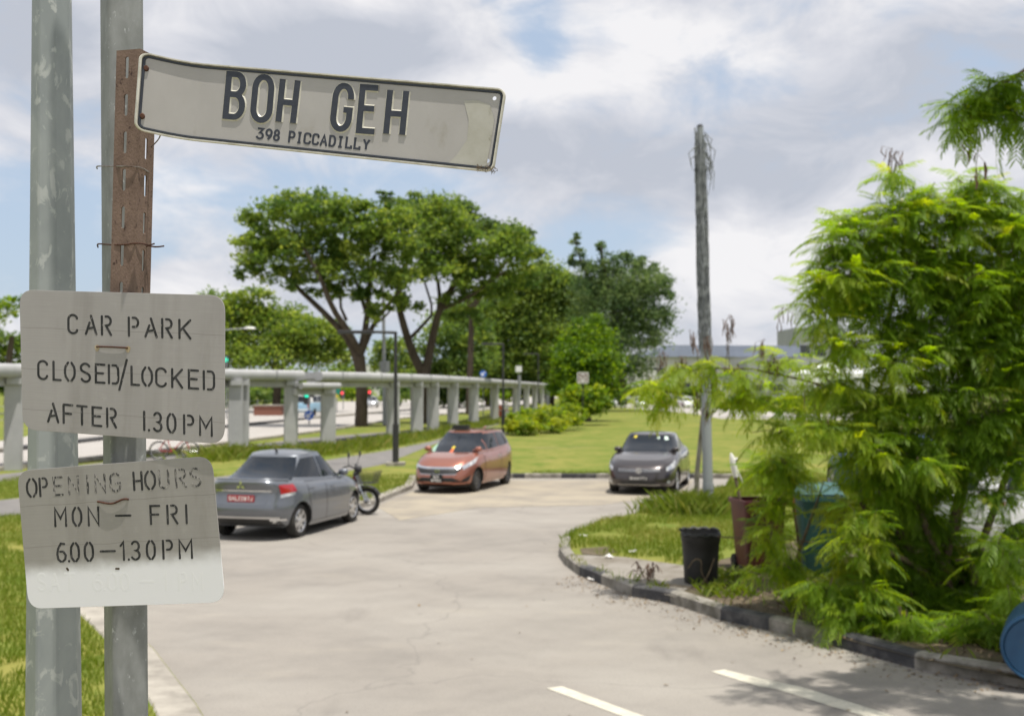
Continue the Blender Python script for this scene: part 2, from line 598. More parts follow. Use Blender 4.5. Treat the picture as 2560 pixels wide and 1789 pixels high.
big = [(-1500, -60), (1500, -60), (1500, 2500), (-1500, 2500)]
sheet('ground', big, GZ, M['lawn'], holes=[carpark])
sheet('car_park', [(-8, -8), (12, -8), (12, 36), (-8, 36)], 0.0, M['asphalt'])


def sweep_kerb(name, pts, w, h, z0, mats, pattern, side=1, bev=0.025):
    "kerb stones along pts; pattern gives the paint of every stretch"
    m = MB()
    pts = [Vector((p[0], p[1], 0)) for p in pts]
    n = len(pts)
    nor = []
    for i in range(n):
        t = (pts[min(i + 1, n - 1)] - pts[max(i - 1, 0)]).normalized()
        nor.append(Vector((t.y, -t.x, 0)) * side)
    for i in range(n - 1):
        a, b = pts[i], pts[i + 1]
        vs = []
        for p, q in ((a, nor[i]), (b, nor[i + 1])):
            for o, z in ((-.012, z0), (-.010, z0 + h - bev), (bev, z0 + h), (w - bev, z0 + h), (w, z0 + h - bev), (w, z0)):
                vs.append(p + q * o + Vector((0, 0, z)))
        fs = [(k, k + 1, k + 7, k + 6) for k in range(5)] + [(0, 5, 4, 3, 2, 1), (6, 7, 8, 9, 10, 11)]
        if side < 0:
            fs = [f[::-1] for f in fs]
        m.add(vs, fs, pattern[i % len(pattern)])
    o = m.build(name, mats, smooth=35)
    o['kind'] = 'structure'
    return o


KM = [M['kerb_pale'], M['kerb_black']]
sweep_kerb('kerb', [(9, 5.5)] + right_w + nose_w[:3], 0.16, 0.15, 0, KM, [0, 0, 1, 0, 1, 0, 1, 0, 1, 0, 0, 0])
bk = [(6.4, 33.1)] + [W2(u, 1195) for u in (1735, 1640, 1560, 1490, 1403, 1312, 1282, 1262)] + [(-2.75, 32.9)]
sweep_kerb('kerb', bk, 0.16, 0.14, 0, KM, [0, 1, 0, 0, 1, 0, 1, 0, 0])
sweep_kerb('kerb', left_w[0:8], 0.2, 0.13, 0, [M['concrete']], [0])
sweep_kerb('kerb', left_w[7:-1], 0.34, 0.115, 0, [M['concrete']], [0])

# dashes on the tarmac
def dash(pts):
    sheet('road_marking', [W2(*p) for p in pts], 0.004, M['marking'])


dash([(1366, 1720), (1405, 1715), (1608, 1789), (1720, 1840), (1660, 1845), (1553, 1789)])
dash([(1777, 1678), (1812, 1673), (1905, 1697), (2000, 1716), (2235, 1789), (2350, 1824), (2270, 1830), (2156, 1789), (1940, 1722), (1900, 1716)])

# island ground: pavement by the kerb, leaf litter and soil under the bush
sheet('pavement', [W2(*p, GZ) for p in ((1423, 1385), (1470, 1418), (1600, 1470), (1690, 1492), (1830, 1520), (1850, 1480), (1760, 1420), (1560, 1392))], GZ + .004, M['pave'])
so_pts = [W2(*p, GZ) for p in ((1690, 1490), (1832, 1524), (2090, 1592), (2300, 1648), (2555, 1700), (2900, 1760), (3000, 1400), (2400, 1330), (2000, 1350), (1800, 1400), (1770, 1440))]
sheet('soil', so_pts, GZ + .008, M['soil'])
sheet('soil', [W2(*p, GZ) for p in ((1450, 1372), (1520, 1367), (1545, 1380), (1500, 1390), (1455, 1385))], GZ + .012, M['soil'])
# worn strip of tarmac under the parking bays
M['dusty'] = mat('dusty_asphalt', (0.34, 0.30, 0.235), (0.25, 0.225, 0.19), 0.9, 0.95, bump=0.4, bscale=40, lo=0.4, hi=0.66, spec=0.15)
sheet('road', [W2(*p) for p in ((940, 1265), (1040, 1225), (1265, 1200), (1735, 1200), (1700, 1235), (1500, 1262), (1200, 1268), (1000, 1300))], 0.004, M['dusty'])

# footpath, walkway floor, main road
sheet('path', [W2(*p, GZ) for p in ((-200, 1300), (0, 1290), (560, 1235), (960, 1160), (1075, 1114), (1170, 1082), (1250, 1060), (1245, 1057),
                                    (1165, 1076), (1075, 1104), (960, 1127), (560, 1190), (0, 1250), (-200, 1255))], GZ + .004, M['path'])
near_e = [(-300, 1205), (30, 1172), (400, 1130), (700, 1092), (830, 1075), (1000, 1047), (1180, 1030), (1330, 1009), (1400, 994)]
far_e = [(1380, 989), (1280, 993), (1000, 999), (700, 1008), (300, 1040), (30, 1098), (-300, 1140)]
sheet('main_road', [W2(*p, GZ) for p in near_e + far_e], GZ + .004, M['road'])
sheet('pavement', [W2(*p, GZ) for p in ((-300, 1235), (30, 1200), (400, 1155), (620, 1128), (760, 1112), (850, 1100), (1040, 1082), (1150, 1066), (1150, 1062), (1040, 1074), (850, 1088), (760, 1095), (400, 1140), (30, 1182), (-300, 1218))], GZ + .004, M['path'])
sweep_kerb('kerb', [W2(*p, GZ) for p in ((-300, 1162), (30, 1128), (300, 1095), (520, 1074), (780, 1047), (1000, 1028), (1150, 1018))], 0.5, 0.16, GZ, KM, [0, 1], side=-1)
sweep_kerb('kerb', [W2(*p, GZ) for p in near_e], 0.25, 0.14, GZ, [M['concrete']], [0])
sheet('grass_median', [W2(*p, GZ) for p in ((-200, 1114), (60, 1092), (60, 1082), (-200, 1098))], GZ + .008, M['lawn'])
sheet('parking_ground', [W2(*p, GZ) for p in ((1480, 1012), (1740, 1034), (1800, 1046), (2100, 1049), (2700, 1050), (2700, 1034), (2000, 1034), (1760, 1020), (1480, 1003))], GZ + .004, M['road'])

# ================================================================ LETTERING
def arc(cx, cy, rx, ry, a0, a1, n=12):
    return [(cx + rx * math.cos(R(a0 + (a1 - a0) * k / n)), cy + ry * math.sin(R(a0 + (a1 - a0) * k / n))) for k in range(n + 1)]


GL = {
    'B': [[(.5, .53), (0, .53), (0, 1), (.5, 1)] + arc(.5, .765, .46, .235, 90, -90), [(0, .6), (0, 0), (.5, 0)] + arc(.5, .265, .5, .265, -90, 90)],
    'O': [arc(.5, .74, .5, .26, 0, 180) + arc(.5, .26, .5, .26, 180, 360) + [(1, .74)]],
    'H': [[(0, 0), (0, 1)], [(1, 0), (1, 1)], [(0, .47), (1, .47)]],
    'G': [[(1, .70)] + arc(.5, .74, .5, .26, 0, 180) + arc(.5, .26, .5, .26, 180, 360) + [(1, .45), (.6, .45)]],
    'E': [[(1, 1), (0, 1), (0, 0), (1, 0)], [(0, .52), (.85, .52)]],
    '3': [[(0, 1), (.95, 1), (.42, .6)] + arc(.45, .3, .55, .3, 80, -165)],
    '9': [arc(.5, .68, .5, .32, -20, 340, 20), [(1, .68), (.9, .35), (.4, 0)]],
    '8': [arc(.5, .76, .42, .24, 0, 360, 18), arc(.5, .26, .5, .26, 0, 360, 18)],
    'P': [[(0, 0), (0, 1), (.55, 1)] + arc(.55, .72, .45, .28, 90, -90) + [(0, .44)], [(-.15, 0), (.2, 0)]],
    'I': [[(.5, 0), (.5, 1)], [(0, 0), (1, 0)], [(0, 1), (1, 1)]],
    'C': [[(1, .72), (1, .8)] + arc(.65, .78, .35, .22, 0, 90, 5) + arc(.35, .78, .35, .22, 90, 180, 5) + arc(.35, .22, .35, .22, 180, 270, 5) + arc(.65, .22, .35, .22, 270, 360, 5) + [(1, .28)]],
    'A': [[(0, 0), (.5, 1), (1, 0)], [(.2, .34), (.8, .34)], [(-.12, 0), (.14, 0)], [(.86, 0), (1.1, 0)]],
    'D': [[(0, 0), (0, 1), (.5, 1)] + arc(.5, .5, .5, .5, 90, -90) + [(-.12, 0)]],
    'L': [[(.1, 1), (.1, 0), (1, 0), (1, .25)], [(-.1, 1), (.3, 1)]],
    'Y': [[(0, 1), (.5, .5), (1, 1)], [(.5, .5), (.5, 0)]],
    'S': [arc(.5, .75, .48, .25, 20, 270) + arc(.5, .25, .5, .25, 90, -160)],
    'M': [[(0, 0), (0, 1), (.5, .4), (1, 1), (1, 0)]],
    '2': [arc(.5, .72, .5, .28, 170, -20) + [(0, 0), (1, 0)]],
    '7': [[(0, 1), (1, 1), (.35, 0)]],
    'J': [[(1, 1), (1, .25)] + arc(.5, .25, .5, .25, 0, -180)],
    'K': [[(0, 0), (0, 1)], [(1, 1), (0, .42)], [(.3, .58), (1, 0)]],
    '6': [[(.85, 1), (.3, .75), (0, .3)] + arc(.5, .3, .5, .3, 180, 540, 18)],
    '4': [[(.7, 0), (.7, 1), (0, .3), (1, .3)]],
    'W': [[(0, 1), (.25, 0), (.5, .6), (.75, 0), (1, 1)]],
    'V': [[(0, 1), (.5, 0), (1, 1)]],
    '0': [arc(.5, .74, .5, .26, 0, 180) + arc(.5, .26, .5, .26, 180, 360) + [(1, .74)]],
    '1': [[(.3, .8), (.6, 1), (.6, 0)]],
    'X': [[(0, 0), (1, 1)], [(0, 1), (1, 0)]],
}
# stencil alphabet: bridges left between the strokes
ST = {
    'C': [[(1, .82)] + arc(.55, .74, .5, .26, 30, 180) + arc(.55, .26, .5, .26, 180, 330) + [(1, .18)]],
    'A': [[(.5, 1), (1, 0)], [(0, 0), (.36, .62)], [(.22, .3), (.74, .36)]],
    'R': [[(0, 0), (0, 1)], [(.42, 1), (.6, 1)] + arc(.6, .76, .38, .24, 80, -90) + [(.45, .5), (.52, .44), (1, 0)]],
    'P': [[(0, 0), (0, 1)], [(.42, 1), (.6, 1)] + arc(.6, .75, .38, .25, 80, -90) + [(.42, .5)]],
    'K': [[(0, 0), (0, 1)], [(1, 1), (.08, .42)], [(.3, .56), (1, 0)]],
    'L': [[(0, 1), (0, 0), (1, 0)]],
    'O': [[(.32, 1), (.06, .78), (0, .6), (0, .4), (.06, .22), (.34, 0)], [(.68, 1), (.94, .78), (1, .6), (1, .4), (.94, .22), (.66, 0)]],
    'S': [arc(.52, .76, .46, .24, 25, 225) + [(.75, .45)] + arc(.55, .24, .45, .24, 45, -155)],
    'E': [[(1, 1), (0, 1), (0, 0), (1, 0)], [(0, .52), (.85, .52)]],
    'D': [[(0, 0), (0, 1)], [(.4, 1), (.7, 1)] + arc(.7, .72, .3, .28, 90, 0, 5) + arc(.7, .28, .3, .28, 0, -90, 5) + [(.4, 0)]],
    '/': [[(0, 0), (1, 1)]],
    'F': [[(1, 1), (0, 1), (0, 0)], [(0, .52), (.85, .52)]],
    'T': [[(0, 1), (1, 1)], [(.5, 1), (.5, 0)]],
    '1': [[(.5, 0), (.5, 1)]],
    'l': [[(.0, .78), (.6, 1), (.6, 0)]],
    '.': [[(.5, 0), (.5, .02)]],
    '3': [arc(.45, .74, .46, .26, 150, -75) + [(.45, .5)] + arc(.45, .25, .52, .25, 75, -150)],
    '0': [[(.34, 1), (.06, .8), (0, .6), (0, .4), (.06, .2), (.36, 0)], [(.66, 1), (.94, .8), (1, .6), (1, .4), (.94, .2), (.64, 0)]],
    'M': [[(0, 0), (0, 1), (.5, .42), (1, 1), (1, 0)]],
    'N': [[(0, 0), (0, 1), (1, 0), (1, 1)]],
    'I': [[(.5, 0), (.5, 1)]],
    'G': [[(1, .85)] + arc(.52, .74, .5, .26, 30, 180) + arc(.52, .26, .5, .26, 180, 350) + [(1, .45), (.6, .45)]],
    'H': [[(0, 0), (0, 1)], [(1, 0), (1, 1)], [(0, .5), (1, .5)]],
    'U': [[(0, 1), (0, .3)] + arc(.5, .3, .5, .3, 180, 360) + [(1, 1)]],
    '6': [[(.85, .97), (.45, 1), (.1, .7), (0, .4), (.1, .12), (.38, 0)], [(.35, .55), (.7, .55), (.98, .35), (.9, .12), (.62, 0)]],
    '-': [[(0, .5), (1, .5)]],
}


def ribbon(mb, pts, hw, hb, fmap, h, z0=0.0, mi=0, round_cap=True):
    "raised stroke: half width hw on top, hb at the foot; fmap(x, y, offset) -> 3D"
    P2 = [np.array(p, float) for p in pts]
    P2 = [p for i, p in enumerate(P2) if i == 0 or np.hypot(*(p - P2[i - 1])) > 1e-5]
    closed = np.hypot(*(P2[0] - P2[-1])) < 1e-6
    if closed:
        P2 = P2[:-1]
    n = len(P2)
    sec = []
    for i in range(n):
        a = P2[i] - P2[i - 1] if (i > 0 or closed) else P2[1] - P2[0]
        b = P2[(i + 1) % n] - P2[i] if (i < n - 1 or closed) else P2[n - 1] - P2[n - 2]
        a, b = a / (np.hypot(*a) + 1e-12), b / (np.hypot(*b) + 1e-12)
        na, nb = np.array([-a[1], a[0]]), np.array([-b[1], b[0]])
        mv = na + nb
        mv = mv / (np.hypot(*mv) + 1e-12)
        k = 1 / max(0.55, float(mv @ na))
        sec.append((P2[i], mv * k, 1.0))
    if not closed and round_cap:
        d0 = P2[0] - P2[1]; d0 = d0 / np.hypot(*d0)
        d1 = P2[-1] - P2[-2]; d1 = d1 / np.hypot(*d1)
        s0, s1 = sec[0], sec[-1]
        caps = ((.5, .87), (.82, .57), (1.0, .12))
        sec = [(P2[0] + d0 * hw * e, s0[1], w) for e, w in caps[::-1]] + sec + [(P2[-1] + d1 * hw * e, s1[1], w) for e, w in caps]
    vs = []
    for p, nrm, w in sec:
        for hh, z in ((hb, 0), (hw, h), (-hw, h), (-hb, 0)):
            q = p + nrm * hh * w
            vs.append(fmap(q[0], q[1], z0 + z))
    fs = []
    m = len(sec)
    for i in range(m if closed else m - 1):
        a, b = i * 4, ((i + 1) % m) * 4
        for k in range(3):
            fs.append((a + k, a + k + 1, b + k + 1, b + k))
    if not closed:
        fs += [(0, 3, 2, 1), ((m - 1) * 4, (m - 1) * 4 + 1, (m - 1) * 4 + 2, (m - 1) * 4 + 3)]
    mb.add(vs, fs, mi)


def glyph(mb, ch, box, hw, hb, fmap, h, z0, font, cap=True):
    "box: TL, TR, BL, BR (photo pixels) of the outside of the letter"
    TL, TR, BL, BR = (np.array(p, float) for p in box)
    w = (np.hypot(*(TR - TL)) + np.hypot(*(BR - BL))) / 2
    hh = (np.hypot(*(TL - BL)) + np.hypot(*(TR - BR))) / 2
    ix, iy = min(.45, hw / max(w, 1e-6)), min(.45, hw / max(hh, 1e-6))
    for k, st in enumerate(font[ch]):
        pts = []
        for x, y in st:
            x, y = ix + x * (1 - 2 * ix), iy + y * (1 - 2 * iy)
            pts.append((BL * (1 - x) + BR * x) * (1 - y) + (TL * (1 - x) + TR * x) * y)
        ribbon(mb, pts, hw, hb, fmap, h, z0 + k * 3e-5, 0, cap)


class Plane:
    "a real board placed in space by three of its corners; maps photo pixels on to it"
    def __init__(s, TL, TR, BL):
        s.o = Vector(BL)
        s.x = (Vector(TR) - Vector(TL)).normalized()
        y = Vector(TL) - Vector(BL)
        s.y = (y - s.x * y.dot(s.x)).normalized()
        s.n = s.x.cross(s.y)

    def local(s, u, v):
        r, c = ray(u, v), Vector((0, 0, CAMZ))
        t = (s.o - c).dot(s.n) / r.dot(s.n)
        p = c + r * t - s.o
        return p.dot(s.x), p.dot(s.y)

    def world(s, x, y, z=0.0):
        return s.o + s.x * x + s.y * y + s.n * z

    def px(s, u, v, z=0.0):
        return s.world(*s.local(u, v), z)

    def matrix(s):
        m = Matrix((s.x, s.y, s.n)).transposed().to_4x4()
        m.translation = s.o
        return m


# ================================================================ THE TWO POSTS
def galv(name, a, b, c, rough=0.55):
    "galvanised steel: dull zinc, pale spangle patches"
    m = mat(name, a, b, 9, rough, 0.25, lo=0.4, hi=0.62, spec=0.4, c3=c, s3=44, lo3=0.565, hi3=0.63, stretch=(1, 1, .55), dist=0.6)
    return m


M['galv_left'] = galv('galvanised_zinc', (0.33, 0.355, 0.345), (0.26, 0.285, 0.283), (0.43, 0.45, 0.43))
M['galv_mid'] = mat('galvanised_zinc_dull', (0.27, 0.28, 0.272), (0.19, 0.198, 0.188), 40, 0.6, 0.3, lo=0.35, hi=0.7, spec=0.4, c3=(0.45, 0.47, 0.46), s3=130, lo3=0.62, hi3=0.74, stretch=(1, 1, .5))

post_l = thing('tapered_post', 'pale galvanised octagonal post tapering upward, behind the left edge of both signs', 'post', (0, 0, 0))
a0, a1 = P(130, 0, 2.0), P(134.5, 1789, 2.0)
w0, w1 = 95 / F * 2.0 / 2, 133 / F * 2.0 / 2
def ax_l(z):
    t = (z - a0.z) / (a1.z - a0.z)
    return a0.lerp(a1, t), w0 + (w1 - w0) * t
m = MB()
rows = [GZ + .05, 1.0, 1.8, 2.4, 3.0, 3.6, 4.6]
vs = []
for z in rows:
    c, r = ax_l(z)
    for k in range(8):
        for da in (-3.0, 3.0):
            th = R(30 + 45 * k + da)
            rr = r * (0.985 if da else 1)
            vs.append(Vector((c.x - rr * math.cos(th), c.y - rr * math.sin(th), z)))
fs = [(i * 16 + k, i * 16 + (k + 1) % 16, (i + 1) * 16 + (k + 1) % 16, (i + 1) * 16 + k) for i in range(len(rows) - 1) for k in range(16)]
fs += [tuple(range(96, 112)), tuple(range(15, -1, -1))]
base = ax_l(GZ)[0]
post_l.location = (base.x, base.y, GZ)
m.org = post_l.location
m.add(vs, fs)
m.build('shaft', M['galv_left'], post_l, smooth=20)
m = MB(post_l.location)
m.box((base.x, base.y, GZ + .02), (.34, .34, .04))
m.build('base_plate', M['galv_mid'], post_l)

post_m = thing('sign_post', 'dull grey square steel post carrying the two stencilled signs and the rusty bracket', 'post')
b0, b1 = P(304, 0, 1.765), P(316, 1789, 1.765)
def ax_m(z):
    return b0.lerp(b1, (z - b0.z) / (b1.z - b0.z))
SIDE, ROT = 0.0545, R(35)
sq = round_rect(-SIDE / 2, -SIDE / 2, SIDE / 2, SIDE / 2, 0.0085, 5)
m = MB()
rows = [GZ, 1.2, 2.0, 2.6, 3.2, 4.3]
vs = []
for z in rows:
    c = ax_m(z)
    for x, y in sq:
        # the near edge of the square points at the camera, left face the wider one
        X, Y = (x + y) * .70710678, (y - x) * .70710678
        th = -R(10.3)
        vs.append(Vector((c.x + X * math.cos(th) - Y * math.sin(th), c.y + X * math.sin(th) + Y * math.cos(th), z)))
n = len(sq)
fs = [(i * n + k, i * n + (k + 1) % n, (i + 1) * n + (k + 1) % n, (i + 1) * n + k) for i in range(len(rows) - 1) for k in range(n)]
fs.append(tuple(range((len(rows) - 1) * n, len(rows) * n)))
c = ax_m(GZ)
post_m.location = (c.x, c.y, GZ)
m.org = post_m.location
m.add(vs, fs)
m.build('shaft', M['galv_mid'], post_m, smooth=25)
m = MB(post_m.location)
m.lathe([(.09, 0), (.085, .03), (.05, .05)], 20, 0, Matrix.Translation((c.x, c.y, GZ)))
m.build('concrete_footing', M['concrete'], post_m, smooth=40)

# ---------------------------------------------------------------- slotted angle iron
M['angle'] = mat('rusty_primer', (0.205, 0.143, 0.110), (0.145, 0.098, 0.075), 38, 0.75, 0.1, bump=0.12, bscale=400, lo=0.35, hi=0.65, spec=0.3, c3=(0.055, 0.032, 0.026), s3=150, lo3=0.60, hi3=0.70, stretch=(1, 1, .6))
DR = 1.655
ridge_t, ridge_b = P(351, 122, DR), P(335, 728, DR)
axis = (ridge_b - ridge_t).normalized()
LEN = (ridge_b - ridge_t).length + 0.06
LEG = 0.041
lt = P(287, 125, DR + .013)
dl = (lt - ridge_t); dl = (dl - axis * dl.dot(axis)).normalized()
rt = P(386, 125, DR + .034)
dr = (rt - ridge_t); dr = (dr - axis * dr.dot(axis)).normalized()
bracket = thing('slotted_angle_bracket', 'rusty brown slotted angle iron wired to the grey square post', 'bracket', ridge_b)


def flange(d, inward, slots, w, name):
    nrm = axis.cross(d)
    if nrm.dot(Vector((0, -1, 0))) < 0: nrm = -nrm
    holes = []
    for xs, ys in slots:
        x0, x1, y0, y1 = xs - .003, xs + .003, ys, ys + .0325
        if y1 < LEN - .004:
            holes.append(round_rect(x0, y0, x1, y1, .0029, 4))
    bm = slab_from_fill([(inward, 0), (w, 0), (w, LEN), (inward, LEN)], holes, 0.0022,
                        fmap=lambda x, y, z: ridge_t + d * x + axis * y - nrm * (0.0022 - z) - bracket.location)
    bmesh.ops.recalc_face_normals(bm, faces=bm.faces[:])
    return bm_obj(name, bm, M['angle'], bracket)


flange(dl, 0.0, [(.0225, .0100 + k * .0553) for k in range(8)], LEG, 'flange')
flange(dr, 0.0023, [(.0215, .0160 + k * .0553) for k in range(8)], LEG, 'flange')


def wire(name, label, pts, r, m, group=None, n=6, cat='wire'):
    mb = MB()
    # smooth the run
    Q = [Vector(p) for p in pts]
    for _ in range(2):
        q = [Q[0]]
        for a, b in zip(Q[:-1], Q[1:]):
            q += [a.lerp(b, .25), a.lerp(b, .75)]
        Q = q + [Q[-1]]
    o = Q[0].copy()
    mb.org = o
    mb.tube(Q, r, n)
    ob = mb.build(name, m, smooth=60)
    ob.location = o
    return tag(ob, label, cat, group)


M['wire_grey'] = mat('steel_wire', (0.30, 0.28, 0.26), (0.12, 0.08, 0.06), 60, 0.5, 0.7)
wire('tie_wire', 'grey tie wire round the bracket and post, just below the number plate',
     [P(243, 422, 1.80), P(241, 417, 1.765), P(246, 415, 1.735), P(282, 416, 1.666), P(335, 416, 1.651), P(356, 420, 1.660), P(371, 430, 1.681), P(379, 436, 1.70), P(377, 440, 1.74)], .0011, M['wire_grey'], 'wires tied round the bracket')
wire('tie_wire', 'rusty tie wire with a twisted loose end, lower of the two round the bracket',
     [P(245, 618, 1.80), P(243, 611, 1.765), P(248, 609, 1.735), P(276, 612, 1.668), P(310, 612, 1.660), P(334, 608, 1.651), P(356, 608, 1.665), P(372, 614, 1.68), P(384, 617, 1.675), P(396, 617, 1.67), P(410, 615, 1.668)], .0012, M['rust'], 'wires tied round the bracket')
wire('wire_end', 'short rusty wire stub sticking out of the lower tie wire', [P(366, 616, 1.672), P(374, 613, 1.668), P(386, 609, 1.664)], .0011, M['rust'], 'wires tied round the bracket')

# ---------------------------------------------------------------- number plate BOH GEH
pa, pb, pc = P(430, 153, 1.625), P(1267, 223, 1.486), P(1246, 433, 1.486)
E1 = (pb - pa).normalized()
E2 = pb - pc
E2 = (E2 - E1 * E2.dot(E1)).normalized()
PH = (pb - pc).dot(E2)
NP = Plane(pa, pb, pa - E2 * PH)
S_L = -0.026                                          # bent end reaches this far left of the flat part
S_R = (pb - pa).dot(E1)
BENDX = 0.060


def platef(x, y, z=0.0):
    t = max(0.0, BENDX - x)
    x += .011 * (1 - y / PH) * t / .086
    off = 5.6 * t * t
    sl = math.atan(2 * 5.6 * t)
    return NP.world(x + z * math.sin(sl), y, off + z * math.cos(sl))


def platepx(u, v, z=0.0):
    return platef(*NP.local(u, v), z)


M['plate_white'] = mat('plate_white', (0.42, 0.405, 0.385), (0.36, 0.345, 0.325), 14, 0.42, 0.1, lo=0.3, hi=0.75, spec=0.4, c3=(0.30, 0.28, 0.23), s3=26, lo3=0.62, hi3=0.85, stretch=(1, 1, .7))
M['plate_edge'] = mat('plate_edge', (0.62, 0.60, 0.52), (0.42, 0.40, 0.32), 60, 0.4, 0.1, lo=0.4, hi=0.7)
M['plate_black'] = mat('plate_black', (0.028, 0.034, 0.048), (0.04, 0.046, 0.06), 120, 0.45, 0.0, spec=0.4)
plate = thing('number_plate_sign', 'dirty white number plate reading BOH GEH above 398 PICCADILLY, bent at its screwed end', 'sign', platef((S_L + S_R) / 2, PH / 2))
po = Vector(plate.location)
hol = [circle(*NP.local(1236, 246), .0028), circle(*NP.local(1219, 402), .0028)]
cuts = [S_L + .004 * k for k in range(1, 36)]
bm = slab_from_fill(round_rect(S_L, 0, S_R, PH, .0115, 6), hol, 0.0012, cuts, lambda x, y, z: platef(x, y, z - .0012) - po)
bm_obj('panel', bm, M['plate_white'], plate, smooth=40)


def loop_on_plate(inset, r):
    pts = round_rect(S_L + inset, inset, S_R - inset, PH - inset, max(r - inset, .002), 6)
    outp = []
    for i, p in enumerate(pts):
        q = pts[(i + 1) % len(pts)]
        d = math.hypot(q[0] - p[0], q[1] - p[1])
        k = max(1, int(d / .006))
        outp += [(p[0] + (q[0] - p[0]) * j / k, p[1] + (q[1] - p[1]) * j / k) for j in range(k)]
    return outp + [outp[0]]


mb = MB(po)
ribbon(mb, loop_on_plate(.0014, .0115), .0009, .0016, platef, .0040)
mb.build('raised_edge', M['plate_edge'], plate, smooth=50)
mb = MB(po)
ribbon(mb, loop_on_plate(.0052, .0115), .0011, .0017, platef, .0016)
mb.build('black_border', M['plate_black'], plate, smooth=30)
big_letters = [('B', (568, 178), (621, 182), (557, 298), (611, 303)), ('O', (636, 184), (690, 189), (624, 306), (680, 311)), ('H', (702, 191), (754, 196), (689, 312), (740, 317)),
               ('G', (837, 206), (890, 211), (823, 328), (877, 333)), ('E', (901.5, 211), (955, 214.5), (890, 334), (944, 338)), ('H', (970, 218.5), (1025, 222), (958, 342), (1013, 346))]
for ch, *box in big_letters:
    mb = MB(po)
    for st in (0,):
        glyph(mb, ch, box, 7.6, 10.6, platepx, .0016, 0.0, GL, cap=False)
    mb2 = MB(po)
    glyph(mb2, ch, box, 7.4, 7.5, platepx, .0004, .0015, GL, cap=False)
    lo = mb2.build('letter', M['plate_black'], plate)
    mb.build('embossing', M['plate_edge'], lo)
small = [('3', 641, 660), ('9', 663, 681), ('8', 683, 700), ('P', 721, 738), ('I', 742, 755), ('C', 759, 778), ('C', 780, 798), ('A', 800, 819), ('D', 822, 840), ('I', 844, 858), ('L', 862, 881), ('L', 883, 902), ('Y', 906, 925)]
for ch, u0, u1 in small:
    def vb(u): return 348 + (u - 641) * (377.5 - 348) / (925 - 641)
    b = ((u0 + 2, vb(u0) - 29.5), (u1 + 2, vb(u1) - 29.5), (u0 - 1.5, vb(u0)), (u1 - 1.5, vb(u1)))
    mb = MB(po)
    glyph(mb, ch, b, 2.5, 2.7, platepx, .0004, 0.0, GL, cap=False)
    mb.build('small_letter', M['plate_black'], plate)
for x, y in ((S_L + .0075, PH * .80), (S_L + .0075, PH * .19)):
    mb = MB(po)
    for rr, z in ((.0045, .0),):
        vs = [platef(x + rr * math.cos(a) * .8, y + rr * math.sin(a), .0004) for a in np.linspace(0, 2 * math.pi, 12, endpoint=False)]
        v2 = [platef(x + rr * .6 * math.cos(a) * .8, y + rr * .6 * math.sin(a), .0026) for a in np.linspace(0, 2 * math.pi, 12, endpoint=False)]
        mb.add(vs + v2, [(k, (k + 1) % 12, 12 + (k + 1) % 12, 12 + k) for k in range(12)] + [tuple(range(12, 24))])
    mb.build('screw', M['rust'], plate, smooth=30)
# yellowed strip of old tape over the free end
M['tape'] = mat('old_tape', (0.44, 0.43, 0.38), (0.36, 0.35, 0.29), 30, 0.3, 0, lo=0.35, hi=0.7, spec=0.5, c3=(0.17, 0.15, 0.085), s3=60, lo3=0.60, hi3=0.76)
mb = MB(po)
grid = [[(1160, 252), (1190, 250), (1225, 262)], [(1172, 300), (1200, 300), (1236, 300)], [(1168, 350), (1200, 350), (1229, 350)], [(1140, 390), (1190, 390), (1222, 385)], [(1118, 412), (1180, 419), (1215, 424)]]
vs = [platepx(u, v, .0004 + .0003 * ((i + j) % 2)) for i, r_ in enumerate(grid) for j, (u, v) in enumerate(r_)]
mb.add(vs, [(i * 3 + j, (i + 1) * 3 + j, (i + 1) * 3 + j + 1, i * 3 + j + 1) for i in range(4) for j in range(2)])
mb.build('tape', M['tape'], plate, smooth=60)
mb = MB(po)
for k in range(46):
    u = 1195 + rng.uniform(0, 50)
    v = 418 + (u - 1195) * .18 + rng.uniform(-3, 12)
    a = platepx(u, v - 4, .003)
    b = a + Vector((rng.uniform(-.006, .006), rng.uniform(-.003, .001), rng.uniform(-.006, .001)))
    mb.tube([a, a.lerp(b, .5) + Vector((0, -.001, .001)), b], .0003, 4)
mb.build('frayed_fibres', M['twig'], plate)
wire('wire_end', 'bare grey wire end dangling below the bent end of the number plate', [P(402, 336, 1.615), P(397, 348, 1.63), P(388, 358, 1.65), P(378, 368, 1.675)], .0010, M['wire_grey'])


